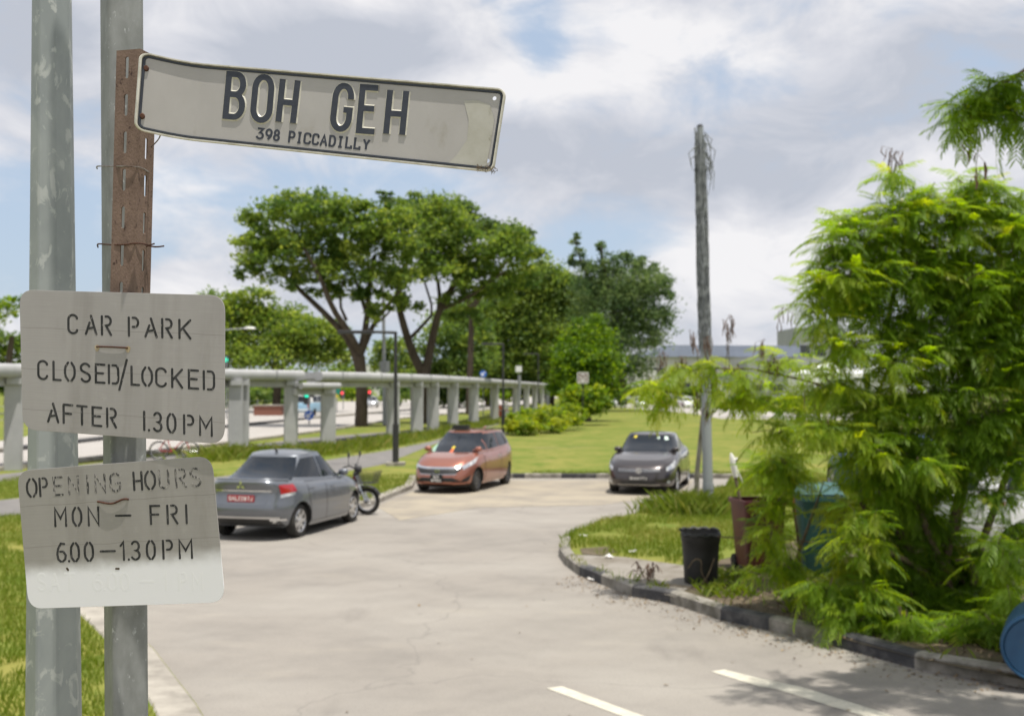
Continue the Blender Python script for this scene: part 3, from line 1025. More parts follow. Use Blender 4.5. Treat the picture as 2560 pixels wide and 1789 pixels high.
# ---------------------------------------------------------------- the two stencilled aluminium signs
def sign_mat(name, white):
    m = mat(name, (0.375, 0.358, 0.345), (0.305, 0.29, 0.278), 9, 0.45, 0.12, lo=0.3, hi=0.72, spec=0.4, stretch=(1, .3, 1), c3=(0.27, 0.255, 0.235), s3=17, lo3=0.58, hi3=0.80)
    layer(m, (0.22, 0.205, 0.19), 16, .48, .75, .75, 4, (1, .07, 1))  # upright bands: stain, plus the brushed metal's sheen painted into the colour
    layer(m, (0.42, 0.40, 0.38), 60, .58, .74, .35, 5)
    layer(m, (0.20, 0.19, 0.17), 120, .70, .76, .6, 3)
    t = m.node_tree
    b = t.nodes['Principled BSDF']
    src = b.inputs['Base Color'].links[0].from_socket
    tcn = nd(t, 'ShaderNodeTexCoord')
    # fine brushing
    mp = nd(t, 'ShaderNodeMapping')
    mp.inputs['Scale'].default_value = (14, 900, 1)
    t.links.new(tcn.outputs['Object'], mp.inputs[0])
    n = nd(t, 'ShaderNodeTexNoise', i_Scale=1.0, i_Detail=4)
    t.links.new(mp.outputs[0], n.inputs['Vector'])
    x = nd(t, 'ShaderNodeMix', data_type='RGBA', blend_type='OVERLAY')
    x.inputs['Factor'].default_value = 0.10
    t.links.new(src, x.inputs['A'])
    t.links.new(n.outputs[0], x.inputs['B'])
    # a few ruled scratches along the board
    wv = nd(t, 'ShaderNodeTexWave', wave_type='BANDS', bands_direction='Y', i_Scale=5.2, i_Distortion=0.25)
    wv.inputs['Detail Scale'].default_value = 3
    t.links.new(tcn.outputs['Object'], wv.inputs['Vector'])
    r = nd(t, 'ShaderNodeMapRange')
    r.inputs['From Min'].default_value, r.inputs['From Max'].default_value = 0.9985, 1.0
    r.inputs['To Max'].default_value = 0.35
    t.links.new(wv.outputs['Fac'], r.inputs['Value'])
    x2 = nd(t, 'ShaderNodeMix', data_type='RGBA')
    x2.inputs['B'].default_value = (0.12, 0.105, 0.095, 1)
    t.links.new(x.outputs['Result'], x2.inputs['A'])
    t.links.new(r.outputs[0], x2.inputs['Factor'])
    last = x2.outputs['Result']
    if white:
        sp = nd(t, 'ShaderNodeSeparateXYZ')
        t.links.new(tcn.outputs['Object'], sp.inputs[0])
        nz = nd(t, 'ShaderNodeTexNoise', i_Scale=34, i_Detail=8)
        t.links.new(tcn.outputs['Object'], nz.inputs['Vector'])
        a = nd(t, 'ShaderNodeMath', operation='MULTIPLY_ADD')
        t.links.new(nz.outputs[0], a.inputs[0])
        a.inputs[1].default_value = 0.020
        t.links.new(sp.outputs['Y'], a.inputs[2])
        a2 = nd(t, 'ShaderNodeMath', operation='MULTIPLY_ADD')       # the sprayed edge is lower on the left
        t.links.new(sp.outputs['X'], a2.inputs[0])
        a2.inputs[1].default_value = -0.03
        t.links.new(a.outputs[0], a2.inputs[2])
        r = nd(t, 'ShaderNodeMapRange', interpolation_type='SMOOTHSTEP')
        r.inputs['From Min'].default_value, r.inputs['From Max'].default_value = white + .024, white - .004
        t.links.new(a2.outputs[0], r.inputs['Value'])
        x3 = nd(t, 'ShaderNodeMix', data_type='RGBA')
        x3.inputs['B'].default_value = (0.78, 0.785, 0.79, 1)
        t.links.new(last, x3.inputs['A'])
        t.links.new(r.outputs[0], x3.inputs['Factor'])
        last = x3.outputs['Result']
        mm = nd(t, 'ShaderNodeMath', operation='MULTIPLY_ADD')
        t.links.new(r.outputs[0], mm.inputs[0])
        mm.inputs[1].default_value, mm.inputs[2].default_value = -0.35, 0.35
        t.links.new(mm.outputs[0], b.inputs['Metallic'])
    t.links.new(last, b.inputs['Base Color'])
    return m


M['stencil'] = mat('stencil_black', (0.018, 0.019, 0.02), (0.05, 0.05, 0.05), 60, 0.55, lo=0.4, hi=0.65, spec=0.3, c3=(0.27, 0.255, 0.235), s3=230, lo3=0.60, hi3=0.70, stretch=(1.6, .5, 1))
M['stencil_worn'] = mat('stencil_worn', (0.035, 0.036, 0.036), (0.12, 0.115, 0.11), 60, 0.55, lo=0.4, hi=0.65, spec=0.3, c3=(0.33, 0.315, 0.29), s3=200, lo3=0.47, hi3=0.58, stretch=(1.8, .5, 1))
M['ghost'] = mat('ghost_paint', (0.77, 0.777, 0.772), (0.78, 0.784, 0.785), 60, 0.5)


def board(label, TLp, TRp, BLp, BRp, dl_, dr_, m, rad):
    pl = Plane(P(*TLp, dl_), P(*TRp, dr_), P(*BLp, dl_))
    pl.o = pl.world(*pl.local(*BLp))
    pts = [pl.local(*p) for p in (BLp, BRp, TRp, TLp)]
    o = thing('stencilled_sign', label, 'sign', pl.o)
    o.matrix_world = pl.matrix()
    # rounded corners on a slightly irregular board
    outl = []
    for i in range(4):
        p, a, b = (Vector((*pts[k % 4], 0)) for k in (i, i - 1, i + 1))
        ea, eb = (a - p).normalized(), (b - p).normalized()
        s, e = p + ea * rad, p + eb * rad
        for k in range(9):
            t = k / 8
            q = s.lerp(p, t).lerp(p.lerp(e, t), t)
            q = q.lerp(p, -0.0) 
            outl.append((q.x, q.y))
    bm = slab_from_fill(outl, [], .0016, fmap=lambda x, y, z: Vector((x, y, z - .0016)))
    ob = bm_obj('panel', bm, m, o)
    bv = ob.modifiers.new('edge', 'BEVEL')
    bv.width, bv.segments, bv.limit_method, bv.angle_limit = .0006, 2, 'ANGLE', R(60)
    return o, pl


def lines(o, pl, rows, m, hw, h=.00025, worn=(), name='letter', hb=None):
    f = lambda u, v, z: Vector((*pl.local(u, v), z))
    wi = 0
    for row in rows:
        for ch, u0, vt0, u1, vb, sh_, dv in row:
            # sh_: sideways lean of the upright, dv: drop across the letter
            box = ((u0 + sh_, vt0), (u1 + sh_, vt0 + dv), (u0, vb), (u1, vb + dv))
            mb = MB()
            glyph(mb, ch, box, hw, hb or hw * 1.05, f, h, 0.0, ST)
            mb.build(name, M['stencil_worn'] if wi in worn else m, o)
            wi += 1


def row_from(z, zo, chars, base, cap, lean):
    "characters given in enlarged-view coordinates: scale z, origin zo; base: (x0, y0, x1, y1) of the baseline"
    res = []
    x0, y0, x1, y1 = base
    sl_ = (y1 - y0) / (x1 - x0)
    for ch, a, b in chars:
        yb = y0 + (a - x0) * sl_
        ext = 0
        yt = yb - cap
        if ch == '/': yt, yb = yb - cap * 1.22 - 12, yb + cap * .30
        u0, u1 = a / z + zo[0], b / z + zo[0]
        if ch in '1I.': u0, u1 = u0 - 3, u1 + 3
        if ch == '/':
            res.append((ch, u0, yt / z + zo[1], u1, yb / z + zo[1], 0, 0))
            continue
        if ch == '-':
            yb -= 0
        res.append((ch, u0, yt / z + zo[1], u1, yb / z + zo[1], lean * cap / z, sl_ * (b - a) / z))
    return res


M['sign_a'] = sign_mat('aluminium_sign', 0)
signA, PA = board('grey aluminium sign stencilled CAR PARK CLOSED/LOCKED AFTER 1.30PM', (48, 724), (562, 738), (57, 1073), (561, 1110), 1.69, 1.585, M['sign_a'], .0245)
zA, oA = 3.4156, (0, 680)
rowsA = [row_from(zA, oA, [('C', 572, 668), ('A', 725, 832), ('R', 862, 958), ('P', 1092, 1192), ('A', 1233, 1347), ('R', 1377, 1477), ('K', 1524, 1635)], (570, 528, 1640, 577), 174, -.01),
         row_from(zA, oA, [('C', 315, 412), ('L', 449, 527), ('O', 547, 648), ('S', 678, 778), ('E', 810, 902), ('D', 922, 1020), ('/', 1010, 1092), ('L', 1115, 1197), ('O', 1207, 1308), ('C', 1322, 1425), ('K', 1462, 1565), ('E', 1605, 1702), ('D', 1732, 1838)], (315, 918, 1838, 1013), 172, -.01),
         row_from(zA, oA, [('A', 402, 507), ('F', 535, 628), ('T', 652, 750), ('E', 783, 875), ('R', 907, 1000), ('1', 1225, 1240), ('.', 1266, 1280), ('3', 1307, 1390), ('0', 1422, 1508), ('P', 1564, 1662), ('M', 1700, 1818)], (402, 1282, 1818, 1407), 174, -.01)]
lines(signA, PA, rowsA, M['stencil'], 2.75)

M['sign_b'] = sign_mat('aluminium_sign_sprayed', 0.0565)
signB, PB = board('grey aluminium sign stencilled OPENING HOURS, its lower third sprayed white', (42, 1176), (529, 1139), (71, 1521), (563, 1505), 1.695, 1.60, M['sign_b'], .0245)
zB, oB = 2.3297, (0, 1100)
rowsB = [row_from(zB, oB, [('O', 155, 222), ('P', 230, 285), ('E', 312, 372), ('N', 398, 465), ('I', 508, 520), ('N', 553, 620), ('G', 640, 707), ('H', 777, 835), ('O', 843, 912), ('U', 925, 990), ('R', 1022, 1090), ('S', 1105, 1175)], (155, 336, 1175, 270), 114, -.06),
         row_from(zB, oB, [('M', 317, 392), ('O', 420, 482), ('N', 512, 582), ('-', 672, 768), ('F', 874, 938), ('R', 972, 1040), ('I', 1078, 1098)], (315, 506, 1098, 488), 117, -.04),
         row_from(zB, oB, [('6', 330, 392), ('.', 398, 408), ('0', 410, 468), ('0', 490, 550), ('-', 583, 677), ('l', 700, 740), ('.', 746, 756), ('3', 764, 822), ('0', 852, 910), ('P', 947, 1012), ('M', 1042, 1125)], (330, 712, 1125, 690), 117, -.04)]
lines(signB, PB, rowsB, M['stencil'], 2.65, worn=(2, 4, 5, 6, 9, 10, 11, 3))
ghost = [row_from(zB, oB, [('S', 215, 270), ('A', 290, 350), ('T', 375, 440), ('6', 540, 600), ('.', 606, 616), ('0', 625, 685), ('0', 700, 755), ('-', 810, 900), ('l', 950, 985), ('P', 1040, 1090), ('M', 1120, 1185)], (215, 880, 1185, 876), 108, -.03)]
lines(signB, PB, ghost, M['ghost'], 2.3, .00006, name='overpainted_letter', hb=3.4)
for pts in ([(390, 745), (397, 755)], [(676, 747), (692, 747)]):
    mb = MB()
    f = lambda u, v, z: Vector((*PB.local(u / zB, v / zB + 1100), z))
    ribbon(mb, [(pts[0][0], pts[0][1]), (pts[1][0] + .1, pts[1][1])], 5, 6, f, .0003)
    mb.build('paint_chip', M['soil'], signB)
M['stain'] = mat('rust_stain', (0.36, 0.27, 0.13), (0.42, 0.36, 0.26), 90, 0.7)


def staple(label, pl, pts, r):
    P3 = [pl.px(u, v, z) for u, v, z in pts]
    return wire('wire_staple', label, P3, r, M['rust'], 'wire ties through the stencilled signs', 7)


staple('straight rusty wire tie through the CAR PARK sign', PA, [(242, 868, -.03), (242, 867, .0005), (245, 866, .0022), (282, 867, .0026), (316, 869, .0022), (320, 870, .0005), (320, 871, -.03)], .0013)
staple('wavy rusty wire tie through the OPENING HOURS sign', PB, [(244, 1254, -.03), (244, 1253, .0005), (248, 1253, .002), (268, 1257, .003), (284, 1258, .003), (298, 1252, .003), (308, 1247, .003), (318, 1246, .0022), (321, 1248, .0005), (321, 1249, -.03)], .0015)
for o_, pl, uv in ((signA, PA, ((243, 868), (320, 871))),):
    for k, (u, v) in enumerate(uv):
        mb = MB()
        x, y = pl.local(u, v)
        mb.add([(x + .0042 * math.cos(a) * (1 + .2 * math.sin(3 * a)), y - .001 + .0048 * math.sin(a), .0003) for a in np.linspace(0, 2 * math.pi, 18, endpoint=False)], [tuple(range(18))])
        mb.build('rust_stain', M['stain'], o_)

# ================================================================ VEHICLES
def sgnpow(c, p):
    return math.copysign(abs(c) ** p, c)


class Car:
    """one car, nose towards +x, wheels on z = 0.  The body is a stack of rounded plan outlines whose upper edge follows
    the bonnet, waist and boot lines; the cabin is a second, narrower stack on top."""
    def __init__(s, name, label, sp, pm, loc, rotz, group=None, cat='car'):
        s.sp = sp
        s.root = thing(name, label, cat, loc, rotz, group)
        s.I = lambda key, x: float(np.interp(x, *sp[key]))
        s.pm = pm
        s.body()
        s.cabin()
        s.wheels()

    # body surface -------------------------------------------------
    def bs(s, a, t):
        sp = s.sp
        xf, xr, hw = s.I('xf', t), s.I('xr', t), s.I('hw', t) * sp['W'] / 2
        c, q = math.cos(a), math.sin(a)
        n = sp['nf'] if c > 0 else sp['nr']
        x = (xf + xr) / 2 + (xf - xr) / 2 * sgnpow(c, 2 / n)
        y = hw * sgnpow(q, 2 / n)
        zb, zt = s.I('zb', x), s.I('zt', x)
        return Vector((x, y, zb + (zt - zb) * t))

    def end(s, y, t, front):
        sp = s.sp
        xf, xr, hw = s.I('xf', t), s.I('xr', t), s.I('hw', t) * sp['W'] / 2
        n = sp['nf'] if front else sp['nr']
        k = max(0.0, 1 - min(1, abs(y) / hw) ** n) ** (1 / n)
        x = (xf + xr) / 2 + (xf - xr) / 2 * (k if front else -k)
        zb, zt = s.I('zb', x), s.I('zt', x)
        return Vector((x, y, zb + (zt - zb) * t))

    def side(s, x, t, sg):
        sp = s.sp
        xf, xr, hw = s.I('xf', t), s.I('xr', t), s.I('hw', t) * sp['W'] / 2
        X = (x - (xf + xr) / 2) / ((xf - xr) / 2)
        n = sp['nf'] if X > 0 else sp['nr']
        y = hw * max(0.0, 1 - min(1, abs(X)) ** n) ** (1 / n) * sg
        zb, zt = s.I('zb', x), s.I('zt', x)
        return Vector((x, y, zb + (zt - zb) * t))

    # cabin surface ------------------------------------------------
    def gp(s, t):
        g = s.sp['gh']
        e = t * (2 - t) * .5 + t * .5
        return (g['xf'][0] + (g['xf'][1] - g['xf'][0]) * (t * .75 + e * .25), g['xr'][0] + (g['xr'][1] - g['xr'][0]) * (t * (1 - g.get('rb', .3)) + e * g.get('rb', .3)),
                g['w'][0] + (g['w'][1] - g['w'][0]) * (t ** 1.25))

    def gz(s, x, t):
        g = s.sp['gh']
        z0 = s.I('zt', x) - .03
        return z0 + (float(np.interp(x, *g['roof'])) - z0) * t

    def gs(s, a, t):
        xf, xr, hw = s.gp(t)
        n = s.sp['gh']['n']
        c, q = math.cos(a), math.sin(a)
        x = (xf + xr) / 2 + (xf - xr) / 2 * sgnpow(c, 2 / n)
        return Vector((x, hw * sgnpow(q, 2 / n), s.gz(x, t)))

    def gend(s, f, t, front):
        xf, xr, hw = s.gp(t)
        n = s.sp['gh']['n']
        y = f * hw
        k = max(0.0, 1 - abs(f) ** n) ** (1 / n)
        x = (xf + xr) / 2 + (xf - xr) / 2 * (k if front else -k)
        return Vector((x, y, s.gz(x, t)))

    def gside(s, x, t, sg):
        xf, xr, hw = s.gp(t)
        n = s.sp['gh']['n']
        X = (x - (xf + xr) / 2) / ((xf - xr) / 2)
        y = hw * max(0.0, 1 - min(1, abs(X)) ** n) ** (1 / n) * sg
        return Vector((x, y, s.gz(x, t)))

    def stack(s, fn, ts, na, cap, capz, closed_bottom):
        vs, fs = [], []
        for t in ts:
            for k in range(na):
                vs.append(fn(2 * math.pi * (k + .5) / na, t))
        top = len(ts) - 1
        rows = len(ts)
        ring = [vs[top * na + k] for k in range(na)]
        cx = sum(p.x for p in ring) / na
        for r in cap:
            for p in ring:
                x, y = cx + (p.x - cx) * r, p.y * r
                vs.append(Vector((x, y, capz(x, y, r, p))))
            rows += 1
        for i in range(rows - 1):
            for k in range(na):
                a, b = i * na + k, i * na + (k + 1) % na
                fs.append((a, b, b + na, a + na))
        fs.append(tuple(range((rows - 1) * na, rows * na)))
        fs.append(tuple(range(na - 1, -1, -1)))
        return vs, fs

    def body(s):
        sp = s.sp
        ts = [0, .03, .08, .15, .23, .32, .41, .5, .58, .66, .74, .81, .87, .92, .96, .985, 1]
        crown = sp.get('crown', .05)
        vs, fs = s.stack(s.bs, ts, 112, [.985, .95, .88, .75, .55, .3, .08], lambda x, y, r, p: s.I('zt', x) + crown * (1 - r ** 2.2), True)
        mb = MB()
        mb.add(vs, fs)
        o = mb.build('body', [s.pm, M['black']], None)
        cut = MB()
        for x in sp['wx']:
            for sg in (-1, 1):
                cut.lathe([(0, -.17), (sp['wr'] + .045, -.17), (sp['wr'] + .045, .3), (0, .3)], 40, 0,
                          Matrix.Translation((x, sg * (sp['W'] / 2 - .06), sp['wr'])) @ Matrix.Rotation(-sg * math.pi / 2, 4, 'X'))
        co = cut.build('cut', [M['black']], None)
        bm = bmesh.new(); bm.from_mesh(co.data)
        bmesh.ops.remove_doubles(bm, verts=bm.verts, dist=1e-5)
        bmesh.ops.recalc_face_normals(bm, faces=bm.faces[:])
        bm.to_mesh(co.data); bm.free()
        bo = o.modifiers.new('arch', 'BOOLEAN')
        bo.object, bo.operation, bo.solver, bo.material_mode = co, 'DIFFERENCE', 'EXACT', 'TRANSFER'
        dg = bpy.context.evaluated_depsgraph_get()
        dg.update()
        me = bpy.data.meshes.new_from_object(o.evaluated_get(dg))
        old = o.data
        o.modifiers.clear()
        o.data = me
        bpy.data.meshes.remove(old)
        bpy.data.objects.remove(co)
        me.name = 'body'
        me.shade_smooth()
        me.set_sharp_from_angle(angle=R(38))
        o.parent = s.root

    def cabin(s):
        g = s.sp['gh']
        ts = [0, .12, .25, .4, .55, .7, .82, .91, .97, 1]
        vs, fs = s.stack(s.gs, ts, 96, [.975, .93, .85, .7, .5, .25, .06],
                         lambda x, y, r, p: float(np.interp(x, *g['roof'])) + g['crown'] * (1 - r ** 2.4), False)
        mb = MB()
        mb.add(vs, fs)
        mb.build('roof', g.get('paint', s.pm), s.root, smooth=40)

    def patch(s, name, fn, quad, m, off=.004, nu=10, nv=6, parent=None, thick=0.0, smooth=45):
        "panel laid on the car: quad is four (u, v) corners in the panel's own coordinates"
        mb = MB()
        vs = []
        q = [Vector(p) for p in quad]
        for j in range(nv + 1):
            for i in range(nu + 1):
                a, b = i / nu, j / nv
                w = (q[0] * (1 - a) + q[1] * a) * (1 - b) + (q[3] * (1 - a) + q[2] * a) * b
                p = fn(w.x, w.y)
                du, dv = fn(w.x + .004, w.y) - fn(w.x - .004, w.y), fn(w.x, w.y + .004) - fn(w.x, w.y - .004)
                nrm = du.cross(dv)
                if nrm.length < 1e-12: nrm = Vector((0, 0, 1))
                nrm.normalize()
                if nrm.dot(Vector((p.x * .3, p.y, p.z - .45))) < 0: nrm = -nrm
                if abs(p.x) > s.sp['L'] * .42 and abs(nrm.x) > .6 and nrm.x * p.x < 0: nrm = -nrm
                vs.append(p + nrm * off)
        fs = [(j * (nu + 1) + i, j * (nu + 1) + i + 1, (j + 1) * (nu + 1) + i + 1, (j + 1) * (nu + 1) + i) for j in range(nv) for i in range(nu)]
        # orient outwards
        c = sum(vs, Vector()) / len(vs)
        a, b, d = (vs[k] for k in fs[len(fs) // 2][:3])
        if (b - a).cross(d - a).dot(c - Vector((0, 0, .5))) < 0:
            fs = [f[::-1] for f in fs]
        mb.add(vs, fs)
        return mb.build(name, m, parent or s.root, smooth=smooth)

    def door(s, fn, q, m):
        "door panel with the dark shut line round it"
        cx, cy = sum(p[0] for p in q) / 4, sum(p[1] for p in q) / 4
        big_ = [(x + (.012 if x > cx else -.012), y + (.012 if y > cy else -.012)) for x, y in q]
        d = s.patch('door', fn, q, m, .005, 10, 12)
        s.patch('shut_line', fn, big_, M['black'], .003, 10, 12, d)
        return d

    def wheels(s):
        sp = s.sp
        r, w = sp['wr'], sp.get('ww', .19)
        proto = None
        for x in sp['wx']:
            for sg in (1, -1):
                if proto is None:
                    mb = MB()
                    mb.lathe([(r * .66, -w / 2 + .012), (r * .80, -w / 2), (r * .93, -w / 2 + .006), (r * .99, -w / 2 + .03), (r, 0), (r * .99, w / 2 - .03), (r * .93, w / 2 - .006), (r * .80, w / 2), (r * .66, w / 2 - .012)], 40)
                    proto = mb.build('wheel', M['tyre'], None, smooth=50)
                    mb = MB()
                    mb.lathe([(r * .67, w / 2 - .012), (r * .645, w / 2 - .004), (r * .62, w / 2 - .02), (r * .60, -.02), (r * .10, -.02)], 40, 1)
                    mb.lathe([(r * .69, w / 2 - .012), (r * .65, w / 2 - .002), (r * .61, w / 2 - .012), (r * .60, w / 2 - .05)], 40, 0)
                    ns = sp.get('spokes', 5)
                    for k in range(ns):
                        for da in ((-.1, .1) if sp.get('twin') else (0,)):
                            a = 2 * math.pi * k / ns + da
                            mm = Matrix.Rotation(a, 4, 'Z')
                            ww = .022 if sp.get('twin') else r * .13
                            mb.add([mm @ Vector(p) for p in ((r * .1, -ww, w / 2 - .02), (r * .62, -ww * .7, w / 2 - .012), (r * .62, ww * .7, w / 2 - .012), (r * .1, ww, w / 2 - .02),
                                                             (r * .1, -ww, w / 2 - .05), (r * .62, -ww * .7, w / 2 - .05), (r * .62, ww * .7, w / 2 - .05), (r * .1, ww, w / 2 - .05))],
                                   [(0, 1, 2, 3), (0, 4, 5, 1), (3, 2, 6, 7), (1, 5, 6, 2)], 0)
                    mb.lathe([(0, w / 2 - .004), (r * .12, w / 2 - .006), (r * .17, w / 2 - .02), (r * .17, w / 2 - .05)], 20, 0)
                    rim = mb.build('rim', [sp.get('rim', M['alloy']), M['black']], proto, smooth=40)
                    wh = proto
                else:
                    wh = copy_tree(proto)
                wh.parent = s.root
                wh.location = (x, sg * (min(abs(s.side(x - .2, .35, 1).y), abs(s.side(x + .2, .35, 1).y)) - w / 2 - .006), r)
                wh.rotation_euler = (-sg * math.pi / 2, 0, 0)

    def mirrors(s, x, t, m, y=.1, size=(.14, .2, .13)):
        for sg in (1, -1):
            p = s.gside(x, t, sg)
            mb = MB()
            prof = [(0, -.5), (.7, -.42), (1, -.1), (.95, .3), (.6, .5), (0, .5)]
            mb.lathe(prof, 16, 0, Matrix.Translation(p + Vector((.0, sg * (y + .05), .03))) @ Matrix.Diagonal((size[0] / 2, size[1] / 2, size[2], 1)))
            mb.tube([p, p + Vector((0, sg * y, .0))], .022, 6)
            mm = mb.build('wing_mirror', m, s.root, smooth=50)

    def handles(s, items, m):
        for x, t, sg, par in items:
            p = s.side(x, t, sg)
            mb = MB()
            mb.tube([p + Vector((-.09, 0, 0)), p + Vector((-.06, sg * .03, .004)), p + Vector((.06, sg * .03, .004)), p + Vector((.09, 0, 0))], .013, 6)
            mb.build('handle', m, par, smooth=60)

    def text(s, txt, parent, o, ex, ez, nrm, h, wc, gap, m, hw):
        "characters as raised strokes; o centre, ex along, ez up"
        tot = len(txt) * wc + (len(txt) - 1) * gap
        mb = MB()
        f = lambda x, y, z: o + ex * x + ez * y + nrm * (z + .0015)
        for k, ch in enumerate(txt):
            if ch == ' ': continue
            x = -tot / 2 + k * (wc + gap)
            glyph(mb, ch, ((x, h / 2), (x + wc, h / 2), (x, -h / 2), (x + wc, -h / 2)), hw, hw, f, .002, 0, GL, cap=False)
        mb.build('lettering', m, parent)


def plate_on(car, p, ex, w, h, m, rows, tm, tilt=0.0):
    ez = Vector((0, 0, 1))
    nrm = ex.cross(ez).normalized()
    mb = MB()
    fr = round_rect(-w / 2, -h / 2, w / 2, h / 2, .012, 3)
    k = len(fr)
    vs = [p + ex * x + ez * y + nrm * z for z in (0, .012) for x, y in fr]
    mb.add(vs, [(i, (i + 1) % k, k + (i + 1) % k, k + i) for i in range(k)] + [tuple(range(k, 2 * k))])
    o = mb.build('number_plate', m, car.root)
    for txt, dy, hh, wc in rows:
        car.text(txt, o, p + nrm * .012 + ez * dy, ex, ez, nrm, hh, wc, wc * .28, tm, .0075 * hh / .075)
    return o


# ---- grey saloon, seen from behind ------------------------------------------
rw, fw = Vector((*W2(752, 1342), 0)), Vector((*W2(877, 1306), 0))
hd = (fw - rw).normalized()
ang = math.atan2(hd.y, hd.x)
lf = Vector((-hd.y, hd.x, 0))
M['paint_grey'] = paint('metallic_grey', (0.165, 0.178, 0.20), None, .30, .6)
sp = dict(L=4.0, W=1.67, nf=3.6, nr=4.2, wr=.295, ww=.18, wx=(-1.22, 1.16), spokes=7, crown=.035, rim=M['alloy'],
          zt=([-2.05, -1.95, -1.7, -1.2, 0, .9, 1.6, 2.0], [1.01, 1.045, 1.03, .985, .945, .93, .84, .66]),
          zb=([-2.05, -1.8, -1.3, 1.3, 1.8, 2.0], [.27, .24, .18, .18, .2, .22]),
          xf=([0, .1, .3, .5, .7, .85, 1], [1.86, 1.95, 2.0, 1.99, 1.95, 1.85, 1.66]),
          xr=([0, .08, .2, .42, .5, .72, .86, .95, 1], [-1.78, -1.9, -1.97, -1.995, -1.96, -1.92, -1.95, -1.97, -1.93]),
          hw=([0, .08, .2, .4, .6, .75, .86, .94, 1], [.93, .965, .985, 1.0, .995, .985, .965, .93, .86]),
          gh=dict(xf=(1.10, .22), xr=(-1.76, -.80), w=(.745, .54), n=3.3, crown=.055, rb=.8,
                  roof=([-1.8, -1.0, -.4, .2, .6], [1.28, 1.395, 1.44, 1.43, 1.37])))
mid = (rw + hd * 1.19) + lf * (sp['W'] / 2 - .08)
car = Car('saloon_car', 'metallic grey saloon seen from behind, red number plate, parked beside the motorcycle', sp, M['paint_grey'], (mid.x, mid.y, 0), ang)
fr_, rr_ = (lambda y, t: car.end(y, t, True)), (lambda y, t: car.end(y, t, False))
car.patch('rear_window', lambda f, t: car.gend(f, t, False), [(-.86, .06), (.86, .06), (.80, .93), (-.80, .93)], M['glass'], .004, 14, 8)
car.patch('windscreen', lambda f, t: car.gend(f, t, True), [(-.88, .08), (.88, .08), (.84, .95), (-.84, .95)], M['glass'], .004, 14, 8)
for sg in (1, -1):
    sd, gd = (lambda x, t, sg=sg: car.side(x, t, sg)), (lambda x, t, sg=sg: car.gside(x, t, sg))
    car.patch('window', gd, [(-1.20, .22), (-.30, .14), (-.30, .86), (-.72, .86)], M['glass'], .005)
    car.patch('window', gd, [(-.24, .14), (.82, .16), (.20, .86), (-.24, .86)], M['glass'], .005)
    d1 = car.door(sd, [(-.86, .10), (-.26, .10), (-.26, .97), (-1.0, .97)], M['paint_grey'])
    d2 = car.door(sd, [(-.24, .10), (.72, .10), (.80, .97), (-.24, .97)], M['paint_grey'])
    car.handles([(-.82, .83, sg, d1), (.02, .81, sg, d2)], M['paint_grey'])
    w_ = lambda a, t: car.bs(a, t)
    a0, a1 = (math.pi + .62, math.pi + 1.06) if sg < 0 else (math.pi - .62, math.pi - 1.06)
    tl = car.patch('tail_light', w_, [(a0, .70), (a1, .78), (a1 + .02 * sg, .93), (a0, .90)], M['tail_red'], .006, 10, 6)
    car.patch('reversing_lens', w_, [(a0, .62), (a0 + (a1 - a0) * .8, .70), (a0 + (a1 - a0) * .9, .765), (a0, .695)], M['glass_clear'], .006, 8, 3, tl)
    car.patch('rear_reflector', rr_, [(sg * .50, .13), (sg * .70, .15), (sg * .70, .19), (sg * .50, .17)], M['chrome'], .01, 6, 2)
car.patch('bumper_skirt', rr_, [(-.66, .03), (.66, .03), (.62, .17), (-.62, .17)], M['black'], .006, 14, 4)
car.patch('bumper_trim', rr_, [(-.62, .175), (.62, .175), (.64, .215), (-.64, .215)], M['alloy'], .012, 14, 2)
pl_ = car.patch('plate_recess', rr_, [(-.44, .46), (.44, .46), (.50, .75), (-.50, .75)], M['paint_grey'], .003, 12, 4)
car.patch('boot_trim', rr_, [(-.52, .755), (.52, .755), (.52, .785), (-.52, .785)], M['chrome'], .012, 12, 2)
mb = MB()                                                                   # lip spoiler on the boot edge
pts = [car.end(y, .985, False) + Vector((.03, 0, .016)) for y in np.linspace(-.66, .66, 15)]
mb.tube(pts, .022, 8)
mb.build('spoiler', M['paint_grey'], car.root, smooth=60)
pp = car.end(0, .60, False)
plate_on(car, Vector((pp.x - .012, 0, pp.z)), Vector((0, -1, 0)), .50, .115, M['plate_red'], [('SML2287J', 0, .075, .045)], M['plate_text'])
em = car.end(0, .88, False)
mb = MB()
for a in (90, 210, 330):
    c = Vector((em.x - .012, -.048 * math.cos(R(a)), em.z + .048 * math.sin(R(a)) + 0.0))
    d = Vector((0, -math.cos(R(a)), math.sin(R(a))))
    e_ = Vector((0, -d.z, d.y))
    q = [c - d * .044, c + e_ * .024, c + d * .044, c - e_ * .024]
    mb.add(q + [p + Vector((-.008, 0, 0)) for p in q], [(0, 1, 5, 4), (1, 2, 6, 5), (2, 3, 7, 6), (3, 0, 4, 7), (4, 5, 6, 7)])
mb.build('badge', M['chrome'], car.root)
mb = MB()
ex = car.end(-.56, .1, False)
mb.tube([ex + Vector((.1, 0, .02)), ex + Vector((-.03, 0, .02))], [.045, .05], 14, flat=.6)
mb.build('exhaust_tip', M['chrome'], car.root, smooth=50)
car.mirrors(.72, .16, M['paint_grey'])
mb = MB()
gp_ = Vector((-.62, 0, 1.47))
mb.tube([gp_, gp_ + Vector((-.06, 0, .035)), gp_ + Vector((-.12, 0, .05))], [.03, .018, .005], 8, flat=.5)
mb.build('roof_aerial', M['dark_metal'], car.root, smooth=60)
mb = MB()
sp0 = [car.gend(f, t, False) + Vector((-.008, 0, 0)) for f, t in ((-.66, .10), (-.55, .10), (-.55, .20), (-.66, .20))]
mb.add(sp0, [(0, 1, 2, 3)])
